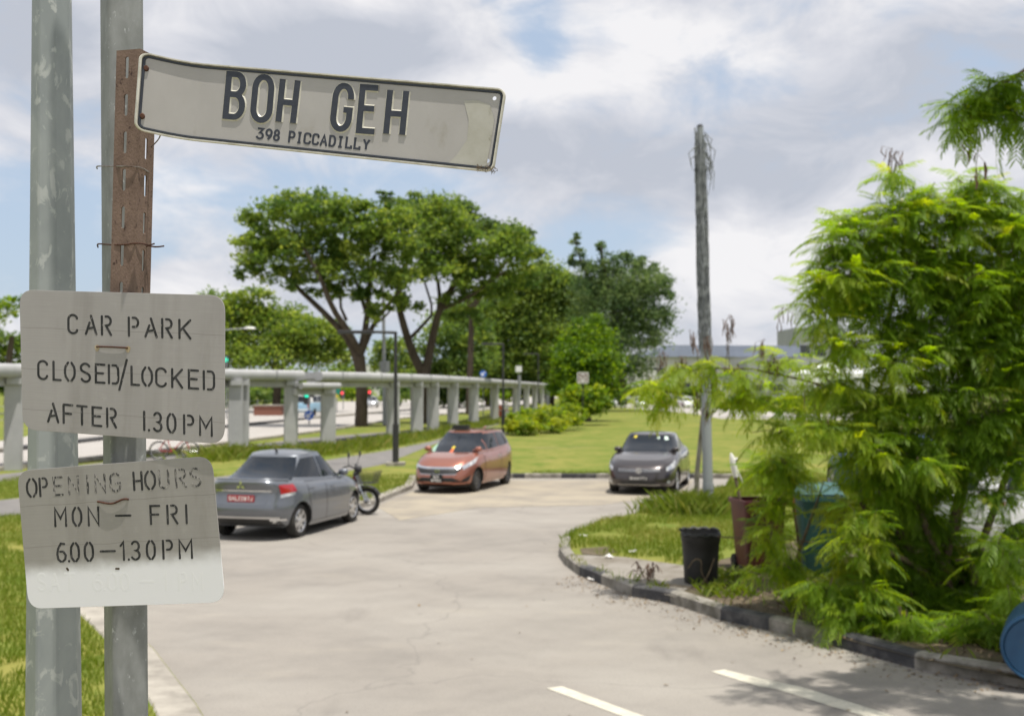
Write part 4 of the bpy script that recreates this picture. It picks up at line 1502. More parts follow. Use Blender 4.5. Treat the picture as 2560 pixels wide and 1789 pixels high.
mb.build('window_sticker', M['plate_text'], car.root)
mb = MB()
sp0 = [car.gend(f, t, False) + Vector((-.009, 0, 0)) for f, t in ((-.72, .19), (-.64, .19), (-.64, .27), (-.72, .27))]
mb.add(sp0, [(0, 1, 2, 3)])
mb.build('window_sticker', M['tail_red'], car.root)

# ---- copper wagon, nose towards us -------------------------------------------
fwl, rwl = Vector((*W2(1193, 1229), 0)), Vector((*W2(1271, 1208.5), 0))
hd = (fwl - rwl).normalized()
ang = math.atan2(hd.y, hd.x)
lf = Vector((-hd.y, hd.x, 0))
M['paint_copper'] = paint('metallic_copper', (0.34, 0.13, 0.088), None, .30, .55)
sp = dict(L=4.35, W=1.69, nf=3.8, nr=4.0, wr=.30, wx=(-1.18, 1.30), spokes=8, crown=.05, rim=M['alloy_dark'],
          zt=([-2.2, -1.5, -.6, .3, .85, 1.3, 1.75, 2.15], [1.12, 1.08, 1.02, .98, 1.0, .95, .86, .72]),
          zb=([-2.2, -1.8, -1.3, 1.5, 1.9, 2.2], [.28, .24, .2, .19, .19, .2]),
          xf=([0, .06, .16, .35, .55, .7, .82, .92, 1], [1.98, 2.1, 2.16, 2.17, 2.14, 2.1, 2.02, 1.9, 1.7]),
          xr=([0, .1, .3, .6, .85, 1], [-2.0, -2.12, -2.17, -2.15, -2.12, -2.06]),
          hw=([0, .08, .2, .4, .6, .75, .86, .94, 1], [.92, .96, .985, 1.0, 1.0, .99, .965, .92, .84]),
          gh=dict(xf=(1.34, .18), xr=(-2.08, -1.72), w=(.75, .56), n=4.0, crown=.035, rb=.3,
                  roof=([-2.1, -1.6, -.8, .1, .6], [1.40, 1.46, 1.50, 1.49, 1.42])))
mid = (fwl - hd * 1.30) - lf * (sp['W'] / 2 - .08)
car = Car('estate_car', 'copper coloured estate car facing us, black sign on its roof, by the thin lamp post', sp, M['paint_copper'], (mid.x, mid.y, 0), ang)
ff = lambda y, t: car.end(y, t, True)
car.patch('windscreen', lambda f, t: car.gend(f, t, True), [(-.90, .07), (.90, .07), (.84, .95), (-.84, .95)], M['glass'], .005, 16, 10)
car.patch('rear_window', lambda f, t: car.gend(f, t, False), [(-.8, .15), (.8, .15), (.8, .9), (-.8, .9)], M['glass'], .005)
M['sun_reflector'] = mat('windscreen_sticker', (0.32, 0.50, 0.40), None, rough=.5)
car.patch('windscreen_label', lambda f, t: car.gend(f, t, True), [(-.86, .10), (-.60, .10), (-.70, .34), (-.84, .50)], M['sun_reflector'], .008, 4, 4)
M['yellow'] = mat('yellow_plastic', (0.62, 0.50, 0.03), None, rough=.5)
M['orange'] = mat('orange_plastic', (0.60, 0.13, 0.04), (0.5, 0.1, 0.04), 6, rough=.5)
car.patch('dashboard_toy', lambda f, t: car.gend(f, t, True), [(-.04, .08), (.10, .08), (.07, .24), (-.01, .24)], M['orange'], .008, 3, 3)
car.patch('dashboard_toy', lambda f, t: car.gend(f, t, True), [(-.04, .24), (.07, .24), (.06, .34), (-.03, .34)], M['yellow'], .009, 3, 3)
for sg in (1, -1):
    sd, gd = (lambda x, t, sg=sg: car.side(x, t, sg)), (lambda x, t, sg=sg: car.gside(x, t, sg))
    car.patch('window', gd, [(.42, .16), (1.16, .10), (.42, .84), (.36, .88)], M['glass'], .006)
    car.patch('window', gd, [(-.48, .16), (.36, .16), (.30, .88), (-.48, .88)], M['glass'], .006)
    car.patch('window', gd, [(-1.30, .16), (-.54, .16), (-.54, .88), (-1.20, .88)], M['glass'], .006)
    car.patch('window', gd, [(-1.86, .30), (-1.36, .18), (-1.26, .88), (-1.66, .86)], M['glass'], .006)
    d1 = car.door(sd, [(-.36, .10), (.82, .10), (.86, .96), (-.5, .96)], M['paint_copper'])
    d2 = car.door(sd, [(-.95, .10), (-.38, .10), (-.52, .96), (-1.32, .96)], M['paint_copper'])
    car.handles([(-.30, .80, sg, d1), (-1.12, .82, sg, d2)], M['chrome'])
    w_ = lambda a, t: car.bs(a, t)
    hl = car.patch('headlight', w_, [(sg * .56, .66), (sg * 1.02, .76), (sg * 1.12, .90), (sg * .58, .80)], M['glass_clear'], .007, 12, 5)
    car.patch('lens', w_, [(sg * .60, .69), (sg * .78, .72), (sg * .80, .81), (sg * .61, .78)], M['chrome'], .011, 5, 3, hl)
    car.patch('fog_light_recess', w_, [(sg * .50, .18), (sg * .82, .20), (sg * .90, .40), (sg * .60, .30)], M['black'], .006, 8, 4)
    car.patch('lip_strip', ff, [(sg * .36, .11), (sg * .70, .12), (sg * .70, .17), (sg * .40, .17)], M['paint_copper'], .03, 6, 3)  # raised strip on the bumper, same copper paint as the body
    car.patch('tail_light', sd, [(-2.0, .70), (-1.86, .72), (-1.78, .92), (-2.02, .92)], M['tail_red'], .006, 4, 4)
car.patch('grille', ff, [(-.46, .55), (.46, .55), (.60, .74), (-.60, .74)], M['black'], .006, 16, 4)
gb = car.patch('grille_bar', ff, [(-.60, .745), (.60, .745), (.62, .81), (-.62, .81)], M['chrome'], .014, 16, 3)
car.patch('grille_trim', ff, [(-.46, .52), (.46, .52), (.50, .55), (-.50, .55)], M['alloy'], .012, 14, 2)
car.patch('lower_intake', ff, [(-.60, .20), (.60, .20), (.40, .40), (-.40, .40)], M['black'], .006, 14, 4)
car.patch('front_lip', ff, [(-.72, 0.0), (.72, 0.0), (.74, .07), (-.74, .07)], M['black'], .035, 16, 2)
b = car.end(0, .69, True)
mb = MB()
ey, ez = Vector((0, 1, 0)), Vector((0, 0, 1))
f = lambda x, y, z: Vector((b.x + .016 + z, x, b.z + y))
fr4 = round_rect(-.055, -.045, .055, .045, .02, 4)
ribbon(mb, fr4 + [fr4[0]], .007, .009, f, .012)
ribbon(mb, [(-.03, -.028), (-.036, .03)], .006, .007, f, .012, 0)
ribbon(mb, [(.03, -.028), (.036, .03)], .006, .007, f, .012, 0)
ribbon(mb, [(-.032, 0), (.032, 0)], .006, .007, f, .012, .0002)
mb.build('badge', M['chrome'], car.root)
pp = car.end(0, .36, True)
plate_on(car, Vector((pp.x + .02, 0, pp.z)), Vector((0, 1, 0)), .32, .20, M['black'], [('SLC', .045, .07, .042), ('8706A', -.045, .07, .042)], M['plate_text'])
car.mirrors(1.0, .16, M['paint_copper'])
mb = MB()
mb.box((.05, -.12, 1.585), (.14, .44, .12))
mb.box((.05, -.12, 1.525), (.10, .30, .02))
mb.build('roof_sign', M['black'], car.root)
mb = MB()
mb.tube([Vector((-1.5, 0, 1.515)), Vector((-1.58, 0, 1.56)), Vector((-1.68, 0, 1.575))], [.035, .022, .006], 8, flat=.5)
mb.build('roof_aerial', M['paint_copper'], car.root, smooth=60)
for sg in (1, -1):
    mb = MB()
    mb.tube([car.gside(x, .985, sg) + Vector((0, -.03 * sg, .05 if -1.5 < x < -.1 else .0)) for x in (-1.65, -1.4, -.8, -.3, .0)], .016, 6)
    mb.build('roof_rail', M['dark_metal'], car.root, smooth=60)

# ---- brown saloon, nose towards us --------------------------------------------
cf = Vector((*W2(1596, 1238), 0))
hd = Vector((-.255, -.967, 0)).normalized()
ang = math.atan2(hd.y, hd.x)
M['paint_brown'] = paint('metallic_brown', (0.050, 0.042, 0.042), None, .28, .5)
sp = dict(L=4.6, W=1.78, nf=4.4, nr=4.4, wr=.315, ww=.2, wx=(-1.33, 1.32), spokes=5, crown=.05, rim=M['alloy'],
          zt=([-2.3, -2.1, -1.6, -.6, .3, .9, 1.4, 1.9, 2.3], [1.0, 1.05, 1.03, .98, .95, .99, .93, .84, .73]),
          zb=([-2.3, -1.8, -1.3, 1.5, 1.9, 2.3], [.28, .24, .2, .19, .19, .2]),
          xf=([0, .06, .16, .35, .55, .7, .84, .93, 1], [2.12, 2.24, 2.29, 2.3, 2.28, 2.25, 2.2, 2.1, 1.92]),
          xr=([0, .1, .3, .6, .85, 1], [-2.1, -2.24, -2.29, -2.27, -2.26, -2.2]),
          hw=([0, .08, .2, .4, .6, .75, .86, .94, 1], [.93, .965, .985, 1.0, 1.0, .99, .97, .93, .86]),
          gh=dict(xf=(1.16, .28), xr=(-1.92, -1.05), w=(.78, .575), n=4.0, crown=.035, rb=.6,
                  roof=([-2.0, -1.2, -.5, .2, .6], [1.29, 1.40, 1.44, 1.43, 1.37])))
mid = cf - hd * 2.28
car = Car('saloon_car', 'dark brown saloon facing us, half behind the tall pole and hanging leaves', sp, M['paint_brown'], (mid.x, mid.y, 0), ang)
car.patch('windscreen', lambda f, t: car.gend(f, t, True), [(-.90, .07), (.90, .07), (.85, .95), (-.85, .95)], M['glass'], .005, 16, 10)
car.patch('rear_window', lambda f, t: car.gend(f, t, False), [(-.8, .1), (.8, .1), (.8, .9), (-.8, .9)], M['glass'], .005)
M['pale_green'] = mat('pale_green_label', (0.55, 0.68, 0.60), None, rough=.5)
car.patch('windscreen_label', lambda f, t: car.gend(f, t, True), [(.66, .74), (.80, .74), (.78, .90), (.66, .90)], M['pale_green'], .008, 3, 3)
car.patch('windscreen_label', lambda f, t: car.gend(f, t, True), [(.36, .80), (.46, .80), (.46, .90), (.36, .90)], M['pale_green'], .008, 3, 3)
car.patch('windscreen_label', lambda f, t: car.gend(f, t, True), [(-.66, .84), (-.52, .84), (-.52, .93), (-.64, .93)], M['yellow'], .008, 3, 3)
for sg in (1, -1):
    sd, gd = (lambda x, t, sg=sg: car.side(x, t, sg)), (lambda x, t, sg=sg: car.gside(x, t, sg))
    car.patch('window', gd, [(-.30, .14), (1.0, .12), (.22, .88), (-.30, .88)], M['glass'], .006)
    car.patch('window', gd, [(-1.30, .2), (-.36, .14), (-.36, .88), (-.90, .88)], M['glass'], .006)
    d1 = car.door(sd, [(-.28, .10), (.84, .10), (.86, .96), (-.32, .96)], M['paint_brown'])
    d2 = car.door(sd, [(-.95, .10), (-.30, .10), (-.34, .96), (-1.2, .96)], M['paint_brown'])
    car.handles([(-.15, .82, sg, d1), (-1.0, .84, sg, d2)], M['paint_brown'])
    w_ = lambda a, t: car.bs(a, t)
    hl = car.patch('headlight', w_, [(sg * .55, .66), (sg * 1.0, .70), (sg * 1.08, .90), (sg * .56, .80)], M['glass_clear'], .007, 12, 5)
    car.patch('lens', w_, [(sg * .62, .69), (sg * .80, .71), (sg * .82, .81), (sg * .63, .78)], M['chrome'], .011, 5, 3, hl)
    car.patch('fog_light', w_, [(sg * .60, .17), (sg * .74, .17), (sg * .74, .27), (sg * .60, .27)], M['glass_clear'], .008, 4, 3)
    car.patch('tail_light', sd, [(-2.15, .7), (-1.98, .72), (-1.92, .92), (-2.18, .92)], M['tail_red'], .006, 4, 4)
car.patch('grille', ff2 := (lambda y, t: car.end(y, t, True)), [(-.50, .66), (.50, .66), (.54, .79), (-.54, .79)], M['black'], .006, 14, 4)
for t in (.69, .735, .78):
    car.patch('grille_bar', ff2, [(-.51, t), (.51, t), (.51, t + .012), (-.51, t + .012)], M['alloy'], .012, 12, 1)
car.patch('lower_intake', ff2, [(-.40, .16), (.40, .16), (.48, .29), (-.48, .29)], M['black'], .006, 14, 4)
car.patch('bumper_trim', ff2, [(-.50, .10), (.50, .10), (.54, .135), (-.54, .135)], M['alloy'], .010, 14, 2)
b = car.end(0, .735, True)
mb = MB()
f = lambda x, y, z: Vector((b.x + .02 + z, x, b.z + y))
c16 = circle(0, 0, .062, 24)
ribbon(mb, c16 + [c16[0]], .008, .01, f, .012)
ribbon(mb, [(-.028, .048), (0, .005), (.028, .048)], .007, .008, f, .012, .0001, round_cap=False)
ribbon(mb, [(-.052, .03), (-.028, -.045), (0, .0), (.028, -.045), (.052, .03)], .007, .008, f, .012, .0003, round_cap=False)
mb.build('badge', M['chrome'], car.root)
pp = car.end(0, .42, True)
plate_on(car, Vector((pp.x + .012, 0, pp.z)), Vector((0, 1, 0)), .46, .11, M['black'], [('SKA6477J', 0, .07, .042)], M['plate_text'])
car.mirrors(.86, .16, M['paint_brown'])


# ---- simple hatchback used for cars that only peep out --------------------------
def hatch(label, pm, x, y, ang, group=None, z=0.0):
    sp = dict(L=4.0, W=1.72, nf=3.0, nr=3.6, wr=.3, wx=(-1.2, 1.22), spokes=6, crown=.05,
              zt=([-2.0, -1.0, 0, .8, 1.3, 1.7, 2.0], [1.05, 1.0, .96, .98, .92, .84, .72]),
              zb=([-2.0, -1.5, 1.5, 2.0], [.27, .2, .19, .21]),
              xf=([0, .1, .35, .7, .9, 1], [1.85, 1.95, 2.0, 1.95, 1.82, 1.65]), xr=([0, .1, .35, .8, 1], [-1.85, -1.96, -2.0, -1.96, -1.9]),
              hw=([0, .1, .4, .75, .9, 1], [.93, .97, 1.0, .98, .94, .86]),
              gh=dict(xf=(1.1, .2), xr=(-1.9, -1.45), w=(.76, .57), n=4.0, crown=.035, roof=([-1.9, -1.3, -.5, .2, .6], [1.38, 1.44, 1.47, 1.45, 1.38])))
    car = Car('hatchback_car', label, sp, pm, (x, y, z), ang, group)
    car.patch('windscreen', lambda f, t: car.gend(f, t, True), [(-.88, .08), (.88, .08), (.84, .94), (-.84, .94)], M['glass'], .005, 8, 5)
    car.patch('rear_window', lambda f, t: car.gend(f, t, False), [(-.82, .1), (.82, .1), (.8, .9), (-.8, .9)], M['glass'], .005, 8, 5)
    for sg in (1, -1):
        gd = lambda x, t, sg=sg: car.gside(x, t, sg)
        car.patch('window', gd, [(-.2, .15), (.9, .14), (.15, .87), (-.2, .87)], M['glass'], .006, 6, 4)
        car.patch('window', gd, [(-1.4, .18), (-.26, .15), (-.26, .87), (-1.2, .87)], M['glass'], .006, 6, 4)
        a0 = math.pi + .62 * (-sg)
        car.patch('tail_light', lambda a, t: car.bs(a, t), [(math.pi - sg * .80, .80), (math.pi - sg * .96, .80), (math.pi - sg * .97, .88), (math.pi - sg * .82, .88)], M['tail_red'], .006, 6, 5)
        car.patch('headlight', lambda a, t: car.bs(a, t), [(sg * .5, .66), (sg * 1.0, .72), (sg * 1.05, .88), (sg * .5, .8)], M['glass_clear'], .006, 6, 4)
    return car


M['paint_white'] = paint('white_paint', (0.74, 0.74, 0.74), None, .3, 0)
M['paint_blue'] = paint('blue_paint', (0.05, 0.10, 0.30), None, .3, .3)
M['paint_red'] = paint('red_paint', (0.45, 0.04, 0.04), None, .3, .1)
M['paint_silver'] = paint('silver_paint', (0.5, 0.51, 0.53), None, .3, .5)
p = P(2560, 1225, 16.5)
hatch('white car behind the bush, its red tail light showing above the blue barrel', M['paint_white'], p.x + .75, 17.0, R(12), z=GZ)
p = P(2160, 1140, 27)
hatch('blue car almost hidden behind the leafy bush', M['paint_blue'], p.x + .6, 27.5, R(100), z=GZ)
rowcars = [(1545, 'white hatchback, leftmost of the cars parked beyond the lawn', 'paint_white'), (1602, 'silver hatchback parked beyond the lawn beside a white one', 'paint_silver'),
           (1655, 'red hatchback parked beyond the lawn', 'paint_red'), (1715, 'white hatchback beyond the lawn, next to the tall pole', 'paint_white')]
for u, lb, pm in rowcars:
    p = P(u, 1015, 150)
    hatch(lb, M[pm], p.x, 150, R(-90 + rng.uniform(-12, 12)), 'cars parked beyond the lawn', z=GZ)

# ---- old blue and white van on the main road --------------------------------------
pv = G(777, 1038, GZ)
M['van_blue'] = mat('van_blue', (0.30, 0.50, 0.66), None, rough=.35, coat=.5)
van = thing('camper_van', 'old pale blue and white van driving away on the main road, between walkway columns', 'van', (pv.x, pv.y, GZ), R(78))
sc = 1.12
mb = MB()
def van_ring(z, k, l):
    return [(x * l * sc, y * k * sc, z * sc) for x, y in round_rect(-2.1, -.86, 2.1, .86, .35, 5)]
def loft(mb, rings, mi=0):
    n = len(rings[0])
    vs = [Vector(p) for r_ in rings for p in r_]
    fs = [(i * n + k, i * n + (k + 1) % n, (i + 1) * n + (k + 1) % n, (i + 1) * n + k) for i in range(len(rings) - 1) for k in range(n)]
    fs += [tuple(range(n - 1, -1, -1)), tuple(range((len(rings) - 1) * n, len(rings) * n))]
    mb.add(vs, fs, mi)
loft(mb, [van_ring(.35, .94, .97), van_ring(.5, 1, 1), van_ring(1.0, 1, 1), van_ring(1.1, .985, .985)])
mb.build('lower_body', M['van_blue'], van, smooth=40)
mb = MB()
loft(mb, [van_ring(1.1, .98, .98), van_ring(1.75, .86, .90), van_ring(1.9, .78, .85), van_ring(1.96, .6, .7)])
mb.build('upper_body', M['white_metal'], van, smooth=40)
mb = MB()
mb.add([Vector(p) * sc for p in ((-2.075, -.62, 1.16), (-2.075, .62, 1.16), (-1.93, .56, 1.66), (-1.93, -.56, 1.66))], [(0, 1, 2, 3)])
mb.build('rear_window', M['glass'], van)
for sg in (1, -1):
    for x0, x1 in ((-1.6, -.6), (-.5, .5), (.6, 1.5)):
        mb = MB()
        mb.add([Vector(p) * sc for p in ((x0, sg * .855, 1.18), (x1, sg * .855, 1.18), (x1, sg * .785, 1.66), (x0, sg * .785, 1.66))], [(0, 1, 2, 3)])
        mb.build('window', M['glass'], van)
    mb = MB()
    mb.box((-2.1 * sc, sg * .62 * sc, .85 * sc), (.05, .16, .32))
    mb.build('tail_light', M['tail_red'], van)
    for x in (-1.25, 1.25):
        mb = MB()
        mb.lathe([(.2, -.1), (.33, -.1), (.36, 0), (.33, .1), (.2, .1), (0, .09)], 20, 0, Matrix.Translation((x * sc, sg * .78 * sc, .36)) @ Matrix.Rotation(-sg * math.pi / 2, 4, 'X'))
        mb.build('wheel', M['tyre'], van, smooth=50)
mb = MB()
mb.box((-2.14 * sc, 0, .5 * sc), (.1, 1.9, .14))
mb.build('bumper', M['white_metal'], van)
pv = G(931, 1018, GZ)
hatch('silver car far along the main road, seen past the big tree trunk', M['paint_silver'], pv.x, pv.y, R(-84), z=GZ)


# ---------------------------------------------------------------- two wheelers
def spoked_wheel(parent, c, r, tw, rim_m, nsp, name='wheel', axis_y=True):
    "wheel in the xz plane round c: tyre with a rim and spokes as its sub-part"
    mb = MB()
    cir = lambda rr: [Vector((c[0] + rr * math.cos(a), c[1], c[2] + rr * math.sin(a))) for a in np.linspace(0, 2 * math.pi, 33)]
    mb.tube(cir(r - tw), tw, 8, cap=False)
    w = mb.build(name, M['tyre'], parent, smooth=60)
    mb = MB()
    mb.tube(cir(r - 2 * tw - .008), .012, 6, cap=False)
    for k in range(nsp):
        a = 2 * math.pi * k / nsp
        mb.tube([Vector(c) + Vector((.03 * math.cos(a), .02 * (-1) ** k, .03 * math.sin(a))), Vector((c[0] + (r - 2 * tw) * math.cos(a + .2), c[1], c[2] + (r - 2 * tw) * math.sin(a + .2)))], .003, 4)
    mb.tube([Vector(c) + Vector((0, -.06, 0)), Vector(c) + Vector((0, .06, 0))], .05 if tw > .03 else .025, 10)
    mb.build('rim', rim_m, w, smooth=50)
    return w


pw = G(917, 1286, 0)
moto = thing('motorcycle', 'black motorcycle with front basket, its front wheel poking out past the grey saloon', 'motorcycle', (pw.x, pw.y, 0), R(-14))
spoked_wheel(moto, (0, 0, .285), .285, .042, M['alloy'], 26)
spoked_wheel(moto, (-1.23, 0, .285), .285, .045, M['alloy'], 26)
mb = MB()
for sy in (-.075, .075):
    mb.tube([Vector((0, sy, .285)), Vector((-.12, sy, .55)), Vector((-.22, sy * .8, .80))], .022, 8)
mb.build('front_fork', M['chrome'], moto, smooth=60)
mb = MB()
pts = [Vector((.31 * math.cos(a), 0, .285 + .315 * math.sin(a))) for a in np.linspace(R(25), R(165), 10)]
mb.tube(pts, .062, 8, flat=.35)
mb.build('mudguard', M['black'], moto, smooth=60)
mb = MB()
mb.tube([Vector((-.24, 0, .86)), Vector((-.30, 0, .55)), Vector((-.55, 0, .36)), Vector((-.95, 0, .42)), Vector((-1.23, 0, .30))], [.06, .05, .07, .06, .04], 10)
mb.box((-.62, 0, .30), (.36, .2, .24))
mb.tube([Vector((-.75, -.13, .26)), Vector((-1.0, -.15, .28)), Vector((-1.5, -.16, .34))], [.03, .05, .05], 10)
mb.build('frame', M['dark_metal'], moto, smooth=50)
mb = MB()
vs = [(x, y, z) for x, z, w in ((-.20, .80, .12), (-.24, .62, .21), (-.32, .40, .22), (-.42, .30, .14)) for y in (-w, 0, w)]
vs = [(x + (.05 if y else 0) * -1, y, z) for x, y, z in vs]
mb.add(vs, [(i * 3 + j, i * 3 + j + 1, i * 3 + j + 4, i * 3 + j + 3) for i in range(3) for j in range(2)])
mb.build('leg_shield', paint('moto_paint', (0.25, 0.03, 0.04), None, .3, .1), moto, smooth=60)
mb = MB()
mb.tube([Vector((-.60, 0, .70)), Vector((-.85, 0, .74)), Vector((-1.1, 0, .75)), Vector((-1.4, 0, .80))], [.09, .13, .14, .10], 12, flat=.5)
mb.build('seat', M['black'], moto, smooth=60)
mb = MB()
mb.tube([Vector((-.40, -.32, .99)), Vector((-.31, -.2, 1.02)), Vector((-.26, 0, .95)), Vector((-.31, .2, 1.02)), Vector((-.40, .32, .99))], .016, 8)
mb.lathe([(0, -.07), (.06, -.06), (.085, 0), (.07, .06), (0, .075)], 14, 0, Matrix.Translation((-.20, 0, .93)) @ Matrix.Rotation(math.pi / 2, 4, 'Y'))
mb.build('handlebars', M['black'], moto, smooth=60)
for sg in (-1, 1):
    mb = MB()
    mb.tube([Vector((-.31, sg * .24, 1.02)), Vector((-.29, sg * .30, 1.20))], .006, 6)
    mb.lathe([(0, -.012), (.05, -.01), (.055, .006), (0, .012)], 14, 0, Matrix.Translation((-.28, sg * .31, 1.24)) @ Matrix.Rotation(math.pi / 2, 4, 'Y'))
    mb.build('wing_mirror', M['dark_metal'], moto, smooth=50)
mb = MB()
for z in np.linspace(.66, .90, 7):
    k = .13 + (z - .66) * .2
    mb.tube([Vector((.02 + x * k * 1.25, y * k * 1.5, z)) for x, y in ((-1, -1), (1, -1), (1, 1), (-1, 1), (-1, -1))], .0045, 4)
for x, y in [(a, b_) for a in np.linspace(-1, 1, 8) for b_ in (-1, 1)] + [(a, b_) for a in (-1, 1) for b_ in np.linspace(-1, 1, 8)]:
    mb.tube([Vector((.02 + x * .13 * 1.25, y * .13 * 1.5, .66)), Vector((.02 + x * .178 * 1.25, y * .178 * 1.5, .90))], .0035, 4)
for y in np.linspace(-1, 1, 8):
    mb.tube([Vector((.02 - .16, y * .19, .66)), Vector((.02 + .16, y * .19, .66))], .0035, 4)
mb.build('basket', M['dark_metal'], moto)

pb_ = G(408, 1150, GZ)
bike = thing('bicycle', 'red bicycle leaning by a walkway column, seen between the two stencilled signs', 'bicycle', (pb_.x, pb_.y, GZ), R(8))
spoked_wheel(bike, (-.15, 0, .34), .34, .022, M['alloy'], 20)
spoked_wheel(bike, (.90, 0, .34), .34, .022, M['alloy'], 20)
mb = MB()
for a, b_ in (((-.15, .34), (.28, .30)), ((.28, .30), (.12, .80)), ((.12, .80), (-.15, .34)), ((.28, .30), (.70, .72)), ((.12, .70), (.70, .78)), ((.68, .95), (.90, .34))):
    mb.tube([Vector((a[0], 0, a[1])), Vector((b_[0], 0, b_[1]))], .022, 6)
mb.build('frame', M['paint_red'], bike, smooth=60)
mb = MB()
mb.tube([Vector((.0, 0, .88)), Vector((.15, 0, .86)), Vector((.24, 0, .85))], [.07, .06, .03], 8, flat=.4)
mb.build('saddle', M['black'], bike, smooth=60)
mb = MB()
mb.tube([Vector((.60, -.28, 1.02)), Vector((.68, 0, .98)), Vector((.60, .28, 1.02))], .014, 6)
mb.build('handlebars', M['dark_metal'], bike, smooth=60)

# ================================================================ COVERED WALKWAY
def walkway(label, line, z0, z1, cols, w=2.6, over=.35, cw=.60):
    "roof slab with a rounded front edge over a row of slab columns; line = front column line"
    pts = [Vector((x, y, 0)) for x, y in line]
    n = len(pts)
    root = thing('covered_walkway', label, 'walkway', (pts[0].x, pts[0].y, GZ))
    nor = []
    for i in range(n):
        t = (pts[min(i + 1, n - 1)] - pts[max(i - 1, 0)]).normalized()
        nor.append(Vector((t.y, -t.x, 0)))
    h = z1 - z0
    prof = [(over - h / 2 + h / 2 * max(0, math.sin(a)) ** .6, (z0 + z1) / 2 - h / 2 * math.cos(a)) for a in np.linspace(0, math.pi, 13)]
    prof = [(over - w, z0 + .06)] + [(over - h, z0 + .10), (over - h * .9, z0)] + prof + [(over - h * .9, z1), (over - h, z1 - .03), (over - w, z1 - .03)]
    mb = MB(root.location)
    k = len(prof)
    vs = [p + q * o + Vector((0, 0, z)) for p, q in zip(pts, nor) for o, z in prof]
    fs = [(i * k + j, i * k + (j + 1) % k, (i + 1) * k + (j + 1) % k, (i + 1) * k + j) for i in range(n - 1) for j in range(k)]
    fs += [tuple(range(k - 1, -1, -1)), tuple(range((n - 1) * k, n * k))]
    mb.add(vs, fs)
    mb.build('roof', M['grey_conc'], root, smooth=40)
    prof = [(-.55, z0 + .03), (-.55, z0 - .26), (-.05, z0 - .26), (-.05, z0 + .03)]
    mb = MB(root.location)
    vs = [p + q * o + Vector((0, 0, z)) for p, q in zip(pts, nor) for o, z in prof]
    mb.add(vs, [(i * 4 + j, i * 4 + (j + 1) % 4, (i + 1) * 4 + (j + 1) % 4, (i + 1) * 4 + j) for i in range(n - 1) for j in range(4)] + [(3, 2, 1, 0), tuple(range((n - 1) * 4, n * 4))])
    mb.build('beam', M['grey_conc'], root)
    for i in range(n - 1):
        for f_ in (.5,):
            c0, q = pts[i].lerp(pts[i + 1], f_), nor[i]
            mb = MB(root.location)
            mb.tube([c0 + q * (over - .01) + Vector((0, 0, z1 - .02)), c0 + q * (over + .005) + Vector((0, 0, (z0 + z1) / 2)), c0 + q * (over - .02) + Vector((0, 0, z0 + .02))], .02, 4)
            mb.build('joint', M['grey_metal'], root)
    for x, y, i in cols:
        i = min(max(i, 0), n - 2)
        t = (pts[i + 1] - pts[i]).normalized()
        rot = Matrix.Rotation(math.atan2(t.y, t.x) * .35, 3, 'Z')
        mb = MB(root.location)
        mb.box((x - .25 * nor[i].x * 0, y, (GZ + z0 + .05) / 2), (cw, .34, z0 + .05 - GZ), rot)
        mb.box((x, y, z0 - .10), (cw * .8, .6, .2), rot)
        mb.build('column', M['grey_conc'], root)
    return root


def colpx(u, v):
    p = G(u, v, GZ)
    return p.x, p.y


line3 = [colpx(*p) for p in ((790, 1113), (890, 1106), (982, 1096), (1042, 1089), (1082, 1083), (1132, 1074), (1184, 1064), (1236, 1050), (1290, 1037), (1316, 1029), (1337, 1024), (1354, 1019), (1368, 1015), (1378, 1012))]
walkway('long grey concrete covered walkway curving into the distance beyond the copper car', line3, 2.95, 3.38,
        [(*line3[i], i) for i in (2, 3, 4, 5, 6, 7, 8, 9, 10, 11, 12)])
l2 = [colpx(*p) for p in ((742, 1123), (838, 1117))]
walkway('short lower length of grey covered walkway just right of the grey saloon roof', l2, 2.60, 2.86, [(*colpx(820, 1118), 0)], w=2.2)
l1 = [(-17.5, 29.5), (-14.9, 36.5), (-12.6, 42.0)] + [colpx(*p) for p in ((600, 1129), (748, 1121))]
walkway('grey covered walkway running behind the stencilled signs and above the grey saloon', l1, 2.95, 3.38, [(-15.4, 35.2, 0), (-13.35, 40.2, 1), (*colpx(588, 1131), 3), (*colpx(604, 1129), 3), (*colpx(727, 1122), 3)], cw=.55)

# ================================================================ TREES
M['leaf_rain'] = leaf_mat('leaf_rain_tree', (0.06, 0.118, 0.025), (0.15, 0.225, 0.04), (0.29, 0.35, 0.065))
M['leaf_dark'] = leaf_mat('leaf_dark', (0.036, 0.075, 0.024), (0.085, 0.14, 0.038), (0.17, 0.23, 0.055))
M['leaf_mid'] = leaf_mat('leaf_mid', (0.052, 0.105, 0.026), (0.128, 0.2, 0.04), (0.25, 0.32, 0.06))
M['leaf_bright'] = leaf_mat('leaf_bright', (0.059, 0.127, 0.015), (0.171, 0.275, 0.026), (0.342, 0.402, 0.045))
M['leaf_hedge'] = leaf_mat('leaf_hedge', (0.072, 0.143, 0.016), (0.176, 0.267, 0.029), (0.338, 0.377, 0.046))
M['leaf_grey'] = leaf_mat('leaf_grey', (0.048, 0.092, 0.036), (0.105, 0.165, 0.056), (0.18, 0.24, 0.085))


